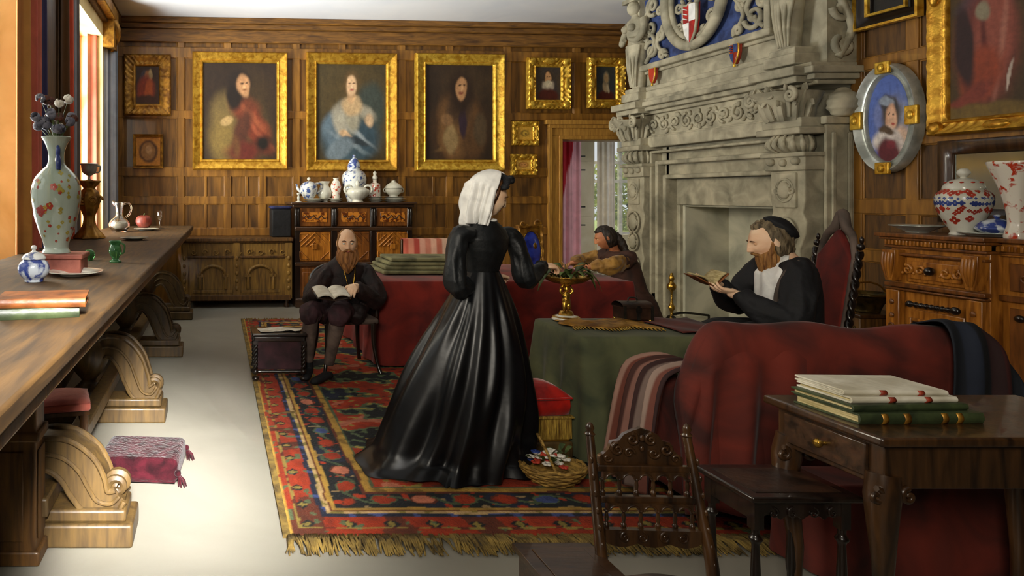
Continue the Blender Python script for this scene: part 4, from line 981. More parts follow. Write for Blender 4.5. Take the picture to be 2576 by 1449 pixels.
# dark casket standing on the coffer beside the dresser
P=BW(706,585,.3)
t=thing('dark_box','dark blue-black upright box on the coffer against the dresser','box',(P.x,P.y,.93),WANG)
mb=MB(); mb.box(-.14,.13,-.12,.12,0,.38); mb.build('box_body',M['blackcl'],t,bevel=.02); mb=MB(); mb.box(-.15,.14,-.13,.13,.38,.42); mb.build('box_lid',M['navy'],t,bevel=.02)
# court cupboard
x0=BW(742,500,.5); ww=(1035-742)*9.2/1700
t=thing('court_cupboard','dark carved dresser with three marquetry drawers, crowded with china','dresser',(x0.x,x0.y,0),WANG)
H=1.40
mb=MB(); mb.box(.03,ww-.03,.02,.48,.10,1.36); mb.build('carcase',M['mid'],t,bevel=.006)
mb=MB(); mb.box(-.06,ww+.06,-.06,.5,H-.03,H); mb.box(-.03,ww+.03,-.03,.49,H-.07,H-.03); mb.build('top_board',M['darkx'],t,bevel=.008)
mb=MB(); mb.box(0,ww,-.03,.02,1.02,1.07); mb.box(0,ww,-.03,.02,.55,.60); mb.box(0,ww,-.04,.49,0,.12); mb.build('moulding',M['darkx'],t,bevel=.01)
mb=MB()
for x in (.03,ww/3,2*ww/3,ww-.03):
    mb.box(x-.035,x+.035,-.015,.02,.12,1.33); 
    mb.lathe([(.012,1.09),(.02,1.12),(.014,1.18),(.022,1.24),(.014,1.31)],c=(x-.014,-.025,0),seg=10); mb.lathe([(.012,1.09),(.02,1.12),(.014,1.18),(.022,1.24),(.014,1.31)],c=(x+.014,-.025,0),seg=10)
mb.build('pilaster_strips',M['black'],t,bevel=.004)
for k in range(3):
    a=ww*k/3+.055; b=ww*(k+1)/3-.055
    mb=MB(); mb.box(a-.01,b+.01,-.012,.02,1.08,1.32); mb.box(a+.03,b-.03,-.006,.02,1.12,1.28)
    o=mb.build('drawer',M['mid'],t,bevel=.006)
    mb=MB(); mb.box(a+.04,b-.04,-.018,-.01,1.135,1.265); mb.build('marquetry_inlay',M['inlay'],o,bevel=.003)
    mb=MB()
    for i in range(9): mb.tube([(a+.06+i*(b-a-.12)/9,-.02,1.2+.03*S(i*2)),(a+.06+(i+1)*(b-a-.12)/9,-.02,1.2+.03*S(i*2+2))],.006,5)
    mb.build('vine_inlay',M['dark'],o)
for k in range(3):
    a=ww*k/3+.05; b=ww*(k+1)/3-.05; c=(a+b)/2; z=.81
    mb=MB(); mb.box(a,b,-.005,.02,.62,1.0)
    for q_ in (.19,.13,.07):
        O=[(c-q_,z),(c,z+q_*.95),(c+q_,z),(c,z-q_*.95),(c-q_,z)]
        mb.tube([(x,-.012,zz) for x,zz in O],.011,4)
    for sx in (-1,1):
        for sz in (-1,1): mb.tube([(c+sx*.2,-.01,z+sz*.06),(c+sx*.2,-.01,z+sz*.17),(c+sx*.08,-.01,z+sz*.17),(c+sx*.2,-.01,z+sz*.06)],.009,4)
    mb.box(c-.035,c+.035,-.03,0,z-.035,z+.035)
    mb.build('diamond_panel',M['midl'] if k!=1 else M['mid'],t,bevel=.004)
for k in range(3):
    a=ww*k/3+.05; b=ww*(k+1)/3-.05
    mb=MB(); mb.box(a,b,-.004,.02,.15,.52); ringy=.03; mb.box(a+.05,b-.05,-.015,0,.2,.47); mb.build('lower_panel',M['mid'],t,bevel=.008)
# china on the dresser. placed on the top board z=H
def dt(px): # position over dresser top for pixel column
    p=BW(px,490,.26); return p.x,p.y
def china(name,label,px,prof,mt,cat,s=1,extra=None,group=None,z=H,flute=0,fn=8,dy=0,body='body'):
    x,y=dt(px); t=thing(name,label,cat,(x,y+dy,z),0,group)
    mb=MB(); mb.lathe([(r*s,zz*s) for r,zz in prof],seg=28,flute=flute,fn=fn); mb.build(body,mt,t)
    if extra:
        for nm,fn_,m_ in extra:
            mb=MB(); fn_(mb); mb.build(nm,m_,t)
    return t
def handle_tube(P,r): return lambda mb: mb.tube(P,r,7)
def lidf(r,z,h): return lambda mb: mb.lathe([(r,z),(r*.98,z+.01),(r*.7,z+h*.5),(r*.3,z+h*.8),(r*.15,z+h*.85),(r*.25,z+h),(0,z+h*1.1)],seg=24)
def stack(px,n,r,label,mt,z=H,group='plate stacks on the dresser'):
    x,y=dt(px)
    for k in range(n):
        t=thing('china_plate',label[k],'plate',(x,y,z+k*.024),0,group)
        mb=MB(); rr=r*(1-.03*k); mb.lathe([(0,0),(rr*.55,0),(rr*.65,.008),(rr*.98,.022),(rr,.026),(rr*.95,.026),(rr*.6,.012),(0,.009)],seg=28); mb.build('dish',mt,t)
    return z+n*.024
china('ginger_jar','tall blue and white lidded ginger jar at the middle of the dresser top',892,[(0,0),(.09,0),(.10,.03),(.135,.14),(.165,.26),(.17,.33),(.14,.41),(.09,.44),(.085,.48),(0,.48)],M['chinab'],'jar',1.0,[('lid',lidf(.095,.48,.16),M['chinabd'])],dy=.04)
china('china_tureen','white swagged china tureen in front of the ginger jar',892,[(0,0),(.08,0),(.07,.03),(.12,.07),(.16,.12),(.165,.16),(.14,.19),(.07,.22),(0,.225)],M['china'],'tureen',.95,
  [('ring_handle',lambda mb:[mb.tube([(sx*.13+.055*K(a),-.05,.17+.055*S(a)) for a in [2*PI*i/14 for i in range(15)]],.016,7) for sx in (-1,1)],M['china']),('knob',lambda mb:mb.lathe([(.02,.21),(.035,.25),(.02,.28),(0,.30)],seg=12),M['china'])],flute=.05,fn=12,dy=-.19)
z1=stack(790,2,.15,['lower white plate of the pair under the round china teapot','upper white plate of the pair under the round china teapot'],M['china'])
china('china_teapot','round blue-painted china teapot standing on plates at the left of the dresser',777,[(0,0),(.06,0),(.10,.05),(.125,.12),(.12,.18),(.08,.23),(.03,.25),(0,.25)],M['chinab'],'teapot',.95,
  [('spout',handle_tube([(-.10,0,.09),(-.15,0,.13),(-.17,0,.2)],[.028,.02,.012]),M['chinab']),('handle',handle_tube([(.1,0,.2),(.16,0,.2),(.17,0,.12),(.11,0,.07)],.012),M['chinab']),('knob',lambda mb:mb.blob((0,0,.27),.025,10,8),M['china'])],z=z1)
china('china_jug','white china jug with a loop handle between teapot and red vase',818,[(0,0),(.05,0),(.045,.02),(.09,.08),(.1,.14),(.07,.2),(.055,.24),(.075,.28),(.065,.28),(.04,.22),(0,.2)],M['china'],'jug',1,
  [('handle',handle_tube([(-.07,0,.26),(-.13,0,.25),(-.14,0,.17),(-.09,0,.1)],.012),M['china'])],dy=.05)
zs=stack(843,2,.095,['lower small saucer beneath the red-figured vase left of the tureen','upper small saucer beneath the red-figured vase left of the tureen'],M['china'],group='saucers under the red vases')
china('red_vase','small red-figured china vase left of the swagged tureen',845,[(0,0),(.05,0),(.06,.05),(.08,.14),(.085,.2),(.06,.27),(.035,.30),(.05,.33),(.04,.33),(0,.28)],M['chinar'],'vase',.85,z=zs)
zs=stack(945,3,.10,['bottom saucer beneath the red-figured bottle right of the tureen','middle saucer beneath the red-figured bottle right of the tureen','top saucer beneath the red-figured bottle right of the tureen'],M['china'],group='saucers under the red vases')
china('red_bottle','square red-figured china bottle with a white stopper right of the tureen',943,[(0,0),(.075,0),(.08,.02),(.08,.16),(.07,.19),(.03,.21),(.03,.25),(0,.25)],M['chinar'],'bottle',.95,[('stopper',lambda mb:mb.lathe([(.03,.24),(.04,.27),(.02,.3),(.028,.33),(0,.36)],seg=12),M['china'])],z=zs)
zs=stack(992,3,.165,['bottom plate of the stack under the covered bowl at the dresser right end','middle plate of the stack under the covered bowl at the dresser right end','top plate of the stack under the covered bowl at the dresser right end'],M['china'])
china('covered_bowl','white covered china bowl on a plate stack at the right end of the dresser',990,[(0,0),(.06,0),(.06,.02),(.11,.06),(.12,.1),(.11,.12),(0,.12)],M['china'],'bowl',1,[('lid',lidf(.125,.12,.10),M['china']),('ring_handle',lambda mb:[mb.tube([(sx*.12+.02*K(a),0,.09+.025*S(a)) for a in [2*PI*i/12 for i in range(13)]],.008,6) for sx in (-1,1)],M['china'])],z=zs)
china('small_candlestick','little white china candlestick at the left end of the dresser top',749,[(0,0),(.04,0),(.04,.01),(.015,.02),(.02,.06),(.012,.09),(.025,.11),(.02,.12),(0,.12)],M['china'],'candlestick',1,dy=-.1)

# pink upholstered settle behind the red table
P=PT(1092,655,7.9)
t=thing('pink_settle','pale pink striped upholstered chair back behind the red-covered table','chair',(P.x-.02,8.0,0))
sc=stripes(['#b85a48','#c88068','#a84438','#d09a84','#c07a64','#d8a890','#b86a54','#d4b098','#caa088','#c89078'])
mb=MB(); mb.grid(lambda u,v:(-.33+.66*u+0,-.06-.03*S(PI*v)*S(PI*u)**.4,.52+.46*v),40,14,sc); mb.grid(lambda u,v:(-.33+.66*u,-.06+.12*v,.98),40,2,sc); mb.grid(lambda u,v:(-.33+.66*u,.06,.52+.46*v),40,2,sc)
mb.build('backrest',M['vcloth'],t)
mb=MB(); mb.box(-.34,.34,-.50,.0,.34,.50); mb.build('seat',M['pink'],t,bevel=.04,seg=4)
for x in (-.31,.31):
    for y in (-.46,.03):
        mb=MB(); mb.box(x-.025,x+.025,y-.025,y+.025,0,.34 if y<0 else .97); mb.build('leg',M['dark'],t,bevel=.004)
# ================================================================ CLOTH-COVERED TABLES
def rrect(x0,x1,y0,y1,r,n):
    P=[]
    seg=[((x0+r,y0),(x1-r,y0)),((x1,y0+r),(x1,y1-r)),((x1-r,y1),(x0+r,y1)),((x0,y1-r),(x0,y0+r))]
    cs=[(x1-r,y0+r,-PI/2),(x1-r,y1-r,0),(x0+r,y1-r,PI/2),(x0+r,y0+r,PI)]
    for (a,b),(cx,cy,a0) in zip(seg,cs):
        L=math.hypot(b[0]-a[0],b[1]-a[1]); m=max(2,int(L/n))
        nn=(b[1]-a[1],-(b[0]-a[0])); l=math.hypot(*nn) or 1; nn=(nn[0]/l,nn[1]/l)
        for i in range(m): t=i/m; P.append((a[0]+(b[0]-a[0])*t,a[1]+(b[1]-a[1])*t,nn[0],nn[1]))
        for i in range(6): t=a0+PI/2*i/6; P.append((cx+r*K(t),cy+r*S(t),K(t),S(t)))
    return P
def drape(mb,x0,x1,y0,y1,z,zb,amp=.02,wl=.22,seed=0,flare=.03,r=.03,nl=22,step=.02):
    P=rrect(x0,x1,y0,y1,r,step); R=[]
    cum=0; Ls=[]
    for i,p in enumerate(P):
        Ls.append(cum); q=P[(i+1)%len(P)]; cum+=math.hypot(q[0]-p[0],q[1]-p[1])
    nf=round(cum/wl)
    for k in (0.0,.3,.6,.85,1):     # top sheet rings
        R.append([((x0+x1)/2+(p[0]-(x0+x1)/2)*(.02+.96*k),(y0+y1)/2+(p[1]-(y0+y1)/2)*(.02+.96*k),z+.002*mnoise.noise(Vector((p[0]*5*k,p[1]*5*k,seed)))) for p in P])
    for l in range(nl+1):
        t=l/nl; ring=[]
        for p,L in zip(P,Ls):
            w=S(2*PI*nf*L/cum+1.3*mnoise.noise(Vector((L*1.1,seed,0)))*2)
            w=w+.5*mnoise.noise(Vector((L*5,t*1.2,seed)))
            o=amp*w*min(1,t*1.6)**1.2+flare*t+.004
            if t<.04: o=t*.1
            ring.append((p[0]+p[2]*o,p[1]+p[3]*o,z-.004-(z-zb)*t+.0*w))
        R.append(ring)
    mb.rings(R,cap=False)
    mb.add([R[0][i] for i in range(len(P))],[tuple(range(len(P)))])
def legs4(t,x0,x1,y0,y1,h,m,w=.03):
    for x in (x0,x1):
        for y in (y0,y1):
            mb=MB(); mb.lathe([(w*.8,.019),(w,.04),(w*.6,.08),(w*.8,h*.3),(w*.6,h*.45),(w,h*.55),(w*.8,h*.75),(w,h)],c=(x,y,0),seg=14); mb.build('leg',m,t)
# red table
rx0,rx1,ry0,ry1,rz=1.40,3.62,5.85,7.30,.75
t=thing('long_table','long table hidden under the red baize cloth behind the standing woman','table',(rx0,ry0,0))
mb=MB(); mb.box(.03,rx1-rx0-.03,.03,ry1-ry0-.03,rz-.045,rz-.006); mb.build('tabletop',M['dark'],t); legs4(t,.1,rx1-rx0-.1,.1,ry1-ry0-.1,rz-.045,M['dark'])
t=thing('red_tablecloth','red baize tablecloth hanging to the floor over the long table behind the woman','tablecloth',(rx0,ry0,0))
mb=MB(); mb.at((0,0,0)); drape(mb,0,rx1-rx0,0,ry1-ry0,rz,.04,.022,.42,1,flare=.05); mb.build('cloth',M['red'],t,smooth=180)
# sage folded cloth / folios on the red table
t=thing('folded_cloth','sage green folded cloth lying on the left end of the red table','cloth',(1.62,6.25,rz+.004))
mb=MB()
def fold(z0,h,x0,x1,y0,y1,s):
    mb.grid(lambda u,v:(x0+(x1-x0)*u+.01*S(9*v+s),y0+(y1-y0)*v+.012*S(7*u+s),z0+h+.008*S(5*u+3*v+s)-h*.9*(max(0,abs(2*u-1)-.94)/.06)**2-h*.9*(max(0,abs(2*v-1)-.94)/.06)**2),30,24)
for k in range(4): mb.cbox((.36+.01*k,.34,.022+k*.037),(.88-.05*k,.62-.04*k,.034),rz=.02*(-1)**k)
mb.build('folded_layers',M['grgrey'],t,bevel=.015,seg=4)
# oval framed picture standing on the red table
p=PT(1322,662,6.2)
t=thing('standing_frame','dark gilt frame with a deep blue oval standing on the red table','picture',(p.x+.13,6.35,rz+.004),.12)
mb=MB(); mb.M=Matrix.Rotation(-.10,4,'X')@Matrix.Translation(Vector((0,0,.235)))
ringframe(mb,.25,.46,[(0,-.02),(0,.02),(.012,.028),(.03,.02)],n=20,carve=[0,0,.004,.002]); mb.box(-.12,.12,-.005,.02,-.225,.225)
for sg in (-1,1):
    mb.scroll((sg*.07,-.02,.235),.035,1.3,.013,d=sg); mb.scroll((sg*.07,-.02,-.2),.03,1.3,.01,d=sg)
mb.build('frame_board',M['golddk'],t,bevel=.003)
mb=MB(); mb.M=Matrix.Rotation(-.10,4,'X')@Matrix.Translation(Vector((0,0,.235)))
mb.blob((0,-.012,-.01),(.092,.016,.175),28,14); mb.build('blue_oval',M['lapis'],t)
mb=MB(); mb.M=Matrix.Rotation(-.10,4,'X')@Matrix.Translation(Vector((0,0,.235)))
mb.tube([(.097*K(a),-.02,-.01+.182*S(a)) for a in [2*PI*i/30 for i in range(31)]],.007,6); mb.blob((.03,-.03,.03),(.018,.004,.03),8,6); mb.build('oval_rim',M['brass'],t)
# green table
gx0,gx1,gy0,gy1,gz=2.03,3.02,3.75,4.33,.71
t=thing('small_table','table hidden under the green cloth in the middle of the room','table',(gx0,gy0,0))
mb=MB(); mb.box(.02,gx1-gx0-.02,.02,gy1-gy0-.02,gz-.04,gz-.006); mb.build('tabletop',M['dark'],t); legs4(t,.08,gx1-gx0-.08,.08,gy1-gy0-.08,gz-.04,M['dark'])
t=thing('green_tablecloth','sage green cloth hanging to the floor over the middle table under the gilt compote','tablecloth',(gx0,gy0,0))
mb=MB(); drape(mb,0,gx1-gx0,0,gy1-gy0,gz,.03,.03,.2,4,flare=.04); mb.build('cloth',M['green'],t,smooth=180)
zt=gz+.006
def on_green(px,py): return TH(px,py,zt)
# gilt compote
p=on_green(1424,806)
t=thing('gilt_compote','gilt compote dish carried by a cherub, filled with leaves and flowers','compote',(p.x,p.y,zt))
mb=MB(); mb.lathe([(0,0),(.075,0),(.078,.018),(.06,.03),(.035,.04),(.03,.055),(0,.055)],seg=28); mb.build('foot',M['china'],t)
mb=MB(); mb.lathe([(.072,.02),(.079,.022),(.072,.028)],seg=28); mb.lathe([(.045,.036),(.035,.06),(.02,.062),(0,.062)],seg=20); mb.build('gilt_base',M['brass'],t)
mb=MB() # cherub : continuous skin
c0=.055
mb.tube([(-.012,0,c0),(-.014,-.008,c0+.03),(-.010,0,c0+.062)],[.009,.012,.015],10); mb.tube([(.016,.004,c0),(.012,-.010,c0+.032),(.010,0,c0+.062)],[.009,.012,.015],10)
mb.ell([(0,0,c0+.05,.024,.018),(0,0,c0+.068,.026,.02),(0,-.002,c0+.085,.022,.018),(0,0,c0+.105,.027,.018),(0,0,c0+.118,.02,.013),(0,0,c0+.124,.009,.009)],14)
mb.blob((0,-.003,c0+.142),(.019,.02,.022),14,10)
mb.tube([(-.022,0,c0+.112),(-.036,-.004,c0+.125),(-.03,0,c0+.15),(-.018,0,c0+.165)],[.009,.009,.008,.007],8); mb.tube([(.022,0,c0+.112),(.038,-.004,c0+.125),(.03,0,c0+.15),(.018,0,c0+.165)],[.009,.009,.008,.007],8)
mb.blob((-.014,-.012,c0+.003),(.01,.016,.006),8,6); mb.blob((.018,-.010,c0+.003),(.01,.016,.006),8,6)
mb.organic('cherub_figure',M['brass'],t,.0022,2)
mb=MB(); mb.lathe([(0,.215),(.02,.215),(.03,.225),(.09,.24),(.125,.262),(.135,.275),(.128,.278),(.09,.255),(0,.245)],seg=36,flute=.02,fn=18); mb.build('dish',M['brass'],t)
zc=zt+.25
t2=thing('leaf_and_flower_pile','heap of green leaves and dark flowers lying in the gilt compote','flowers',(p.x,p.y,zc))
q=random.Random(12)
def leaf(mb,c,d,L,w,bend=.3):
    d=Vector(d).normalized(); s=d.cross(Vector((0,0,1))).normalized(); c=Vector(c); V=[]
    n=6
    for i in range(n+1):
        t_=i/n; ww=w*S(PI*min(t_*.9+.08,1)); pp=c+d*L*t_+Vector((0,0,1))*(L*.35*S(PI*t_*.7)-bend*L*t_*t_)
        V+=[pp-s*ww+Vector((0,0,.25*ww)),pp,pp+s*ww+Vector((0,0,.25*ww))]
    Fc=[]
    for i in range(n):
        for j in (0,1): Fc.append((3*i+j,3*i+j+1,3*i+4+j,3*i+3+j))
    mb.add(V,Fc)
mb=MB()
for k in range(30):
    a=q.random()*2*PI; leaf(mb,(.06*K(a),.06*S(a),.02+.03*q.random()),(K(a),S(a),q.uniform(-.1,.7)),q.uniform(.07,.12),.022,q.uniform(.1,.6))
for a in (PI+.2,PI-.5,-.3,.1): leaf(mb,(.10*K(a),.10*S(a),.03),(K(a),S(a),.1),.10,.024,1.3)
mb.build('leaves',M['leaf'],t2,sol=.001)
mb=MB()
for k in range(14):
    a=q.random()*2*PI; r=q.uniform(0,.09); mb.blob((r*K(a),r*S(a),.035+.03*q.random()),(.022,.02,.016),8,6)
mb.build('dark_blooms',M['flbr'],t2)
mb=MB()
for k in range(6): a=q.random()*6; mb.tube([(0,0,.03),(.05*K(a),.05*S(a),.09),(.11*K(a),.11*S(a),.11)],[.006,.004,.002],5)
mb.build('twigs',M['goldsl'],t2)
# gold-embroidered cloth
p=on_green(1530,822)
t=thing('gilt_cloth','crumpled gold embroidered cloth beside the compote on the green table','cloth',(p.x,p.y+.02,zt))
def gc(u,v):
    x=-.25+.5*u; y=-.10+.24*v
    return (x+.02*S(9*v),y+.03*S(11*u),.010+.016*(1+mnoise.noise(Vector((u*7,v*4,3))))*max(0,S(PI*u)*S(PI*v))**.5)
mb=MB(); mb.grid(gc,50,24); mb.build('cloth',M['golddk'],t,smooth=180,sol=.003)
mb=MB()
for k in range(26):
    u=k/25; a=gc(u,0); mb.tube([a,(a[0]+.004*S(k),a[1]-.03,.004)],[.005,.003],5)
mb.build('fringe',M['fringe'],t)
# casket
p=on_green(1632,818)
t=thing('dark_casket','small dark iron-bound casket on the green table before the hearth','casket',(p.x,p.y+.16,zt))
mb=MB(); mb.box(-.09,.09,-.06,.06,.012,.085); mb.build('casket_body',M['bkdark'],t,bevel=.004)
mb=MB(); mb.grid(lambda u,v:(-.095+.19*u,-.065*K(PI*v),.086+.035*S(PI*v)),6,12); mb.box(-.095,.095,-.065,.065,.084,.09); mb.build('casket_lid',M['bkdark'],t)
mb=MB()
for x in (-.085,0,.085): mb.box(x-.008,x+.008,-.068,-.06,.012,.1)
mb.box(-.014,.014,-.073,-.06,.06,.09); mb.tube([(-.03,0,.123),(-.02,0,.14),(.02,0,.14),(.03,0,.123)],.005,6); mb.build('iron_band',M['iron'],t)
for x in (-.08,.08):
    for y in (-.05,.05):
        mb=MB(); mb.blob((x,y,.008),(.012,.012,.009),8,6); mb.build('foot',M['brass'],t)
# brown table runner right part
t=thing('brown_table_cover','dark red-brown cover spread over the right end of the green table','cloth',(gx0+.60,gy0+.03,zt))
mb=MB(); mb.grid(lambda u,v:(.0+.34*u,.03+.46*v,.006+.004*S(8*u+5*v)),20,16); mb.build('cloth',M['sofa'],t,smooth=180,sol=.004)

# ================================================================ RED CUSHIONED STOOL + BASKET
t=thing('gilt_footstool','scarlet velvet cushioned footstool with gold fringe beside the woman and green cloth','footstool',(1.82,3.90,.018),.06)
mb=MB(); mb.box(-.17,.17,-.13,.13,0,.10); mb.build('base',M['trestle'],t,bevel=.012)
mb=MB(); mb.box(-.155,.155,-.118,.118,.10,.23); mb.build('seat_box',M['golddk'],t,bevel=.006)
mb=MB()
for i in range(44):
    x=-.155+.31*i/43; mb.tube([(x,-.124,.235),(x+.002*S(i*3),-.128,.17),(x,-.126,.115)],[.005,.0045,.003],5)
for i in range(30):
    y=-.12+.24*i/29; mb.tube([(-.16,y,.235),(-.164,y,.115)],[.005,.003],5); mb.tube([(.16,y,.235),(.164,y,.115)],[.005,.003],5)
mb.tube([(-.165,-.128,.236),(.165,-.128,.236),(.165,.128,.236),(-.165,.128,.236),(-.165,-.128,.236)],.010,8)
mb.build('gold_fringe',M['fringe'],t)
def pill(n): return 1
mb=MB(); mb.rings([[(sx*a[0],a[1]*1.0,z) for a in [(w*K(t_)*(1/max(abs(K(t_)),abs(S(t_)))**.75),d*S(t_)*(1/max(abs(K(t_)),abs(S(t_)))**.75)) for t_ in [2*PI*i/48 for i in range(48)]] for sx in (1,)] for (w,d,z) in ((.14,.105,.235),(.165,.13,.25),(.17,.135,.30),(.168,.13,.34),(.155,.12,.365),(.11,.085,.395),(.06,.045,.412),(.01,.01,.416))])
mb.build('cushion',M['scarlet'],t,smooth=60)
mb=MB(); mb.tube([(.175*K(a)/max(abs(K(a)),abs(S(a)))**.75,.14*S(a)/max(abs(K(a)),abs(S(a)))**.75,.343) for a in [2*PI*i/48 for i in range(49)]],.006,6)
mb.build('piping',M['scarlet'],t)
# basket with flowers
bx,by=1.74,3.50
t=thing('flower_basket','small wicker basket lying on the rug in front of the scarlet footstool','basket',(bx,by,.018))
mb=MB()
for k in range(7):
    z=.008+k*.013; r=.085+.045*math.sin(min(1,k/6)*PI/2)
    mb.tube([(r*K(a)*1.25,r*S(a),z+.004*S(9*a+k*PI)) for a in [2*PI*i/40 for i in range(41)]],.0085,6)
mb.lathe([(0,.004),(.085,.004),(.12,.08),(.115,.08),(.08,.012),(0,.012)],seg=30,sx=1.25)
for k in range(18):
    a=2*PI*k/18; mb.tube([(.085*1.25*K(a),.085*S(a),.004),(.13*1.25*K(a),.13*S(a),.095)],.005,5)
mb.build('woven_body',M['wicker'],t)
mb=MB(); mb.tube([(-.03,-.10,.08),(-.06,-.02,.20),(-.05,.06,.22),(.02,.1,.10)],.007,7); mb.build('handle',M['wicker'],t)
t=thing('posy','white, red and green posy of flowers heaped in the wicker basket','flowers',(bx,by,.045))
q=random.Random(8)
for nm,mm,n in (('white_blooms',M['flw'],20),('red_blooms',M['flr'],12),('blue_blooms',M['motifb'],4),('green_leaves',M['leaf'],14)):
    mb=MB()
    for k in range(n):
        a=q.random()*2*PI; r=q.uniform(0,.085); c=Vector((r*1.15*K(a)-.02,r*S(a),.055+.07*q.random()))
        if nm=='green_leaves': leaf(mb,c,(K(a),S(a),.6),.06,.015)
        else:
            for j in range(5): b=j*2*PI/5; mb.blob(c+Vector((.013*K(b),.013*S(b),.003)),(.012,.012,.006),8,5)
            mb.blob(c,(.006,.006,.009),6,5)
    mb.build(nm,mm,t)

# ================================================================ RUST RED SOFA (back to the viewer)
sx0,sx1,sy0,sy1=2.15,3.50,3.00,3.62
t=thing('draped_sofa','rust red draped sofa seen from behind, right of the green table','sofa',(sx0,sy0,0))
W_=sx1-sx0; D_=sy1-sy0
mb=MB(); mb.box(.02,W_-.02,.05,D_,.12,.42); mb.build('seat',M['sofa'],t,bevel=.05,seg=4)
for x in (.06,W_-.06):
    for y in (.08,D_-.06):
        mb=MB(); mb.lathe([(.02,0),(.03,.05),(.02,.12)],c=(x,y,0),seg=12); mb.build('leg',M['dark'],t)
for x0,x1 in ((0,.16),(W_-.16,W_)):
    mb=MB()
    mb.rings([[((x0+x1)/2+a,y,b) for a,b in [(.085*K(q_),.54+.085*S(q_)) for q_ in [PI*i/10-.0 for i in range(11)]]+[(-.085,.1),(.085,.1)]] for y in (.10,D_*.6,D_+.01)])
    mb.build('arm',M['sofa'],t,bevel=.03,seg=4)
# back with a soft rolled top, modelled as a closed section swept along x and rounded at the ends
mb=MB(); R=[]
n=56
for i in range(n+1):
    u=i/n; x=-.02+(W_+.04)*u
    e=min(u,1-u)*2
    e=1-(1-min(1,e*3.8))**2.4
    top=.60+.315*e**.8
    th=.10+.03*e
    sag=.012*S(u*7)+.01*S(u*19)
    sec=[]
    for (yy,zz) in ((-.05,.06),(-.062,.25),(-.055,.45),(-.045,.62),(-.055,.74),(-.07,.84),(-.055,.93),(0,1.0),(.055,.985),(.085,.92),(.075,.80),(.06,.6),(.06,.3),(.05,.06)):
        f1=.014*S(u*46+3*zz)*(1-zz)*(1+S(u*9)) + .022*mnoise.noise(Vector((u*9,zz*1.5,2)))*(1-zz*.6)
        if yy<0: yy=yy-abs(f1)*1.2
        sec.append((x+(.03*S(zz*5) if i in(0,n) else 0), .08+yy*th/.12, (zz*top+(sag if zz>.8 else 0))))
    R.append(sec)
mb.rings(R); mb.build('backrest',M['sofa'],t,smooth=180,mods=[('SUBSURF',dict(levels=1,render_levels=1))])
# big hanging cover folds at the back
mb=MB()
def cov(u,v):
    x=-.02+.62*u+.0; 
    z=.90-.80*v
    e=min(1,(u*.62)/.16)
    z=(z)*(.68+.32*(1-(1-e)**2.2)) if v<.9 else z*(.68+.32*(1-(1-e)**2.2))
    ed=min(1,min(u,1-u)*9,v*6); y=.05-.062*ed-.02*v-.030*S(PI*2*3.2*u+1.5*v)*min(1,v*2)*ed-.03*mnoise.noise(Vector((u*4,v*2,7)))*v
    return (x-.05*v*S(PI*u*.5+1.2)*.6,y+.02*(1-v),z)
mb.grid(cov,60,30); mb.build('hanging_cover',M['sofa'],t,smooth=180,sol=.008)
# striped shawl over the left arm
t=thing('striped_shawl','dark striped silk shawl thrown over the near left arm of the rust sofa','shawl',(2.15,3.25,.63))
cs=['#2a1210','#5a2a1c','#6a3c30','#8a7468','#a08c80','#6a5850','#2c1410','#4a2014','#7a5448','#3a1c14','#1c100c','#5e2e20','#8a685a','#241210']
sc=stripes(cs)
path=csm([(.19,.02),(.12,.040),(.04,.035),(-.04,.0),(-.075,-.08),(-.10,-.2),(-.12,-.33),(-.14,-.46),(-.15,-.55)])
def shw(u,v):
    k=v*(len(path)-1); i=min(int(k),len(path)-2); w=k-i
    a=path[i]; b=path[i+1]; x=a[0]+(b[0]-a[0])*w; z=a[1]+(b[1]-a[1])*w
    y=-.12+.34*u+ (.10*(v-.3))*(u-.5)
    o=.016*S(u*PI*9+2*v)+.008*S(u*31)
    return (x-o*min(1,v*2)-.01, y, z+o*.8*(1-v)+.02)
mb=MB(); mb.grid(shw,84,40,lambda u,v:sc(u,v)); mb.build('shawl_cloth',M['vcloth'],t,smooth=180,sol=.004)
# dark blue-black throw over right end
t=thing('dark_throw','dark blue-black and red throw hanging over the right end of the rust sofa','throw',(3.34,3.05,.9))
sc2=stripes(['#141820','#1c2230','#0f1116','#2a1414','#3c1614','#10131a','#1a1e28'])
path2=csm([(.17,-.05),(.10,.00),(.0,.035),(-.045,.02),(-.075,-.05),(-.085,-.2),(-.08,-.36)])
def thw(u,v):
    k=v*(len(path2)-1); i=min(int(k),len(path2)-2); w=k-i
    a=path2[i]; b=path2[i+1]; y=a[0]+(b[0]-a[0])*w; z=a[1]+(b[1]-a[1])*w
    u2=u
    return (-.12+.34*u2+.04*v*S(3*u), y-.012*S(u*20+v*3)-.01, z+.006*S(u*17)-max(0,u-.25)**2*.5)
mb=MB(); mb.grid(thw,50,30,sc2); mb.build('throw_cloth',M['vcloth'],t,smooth=180,sol=.006)
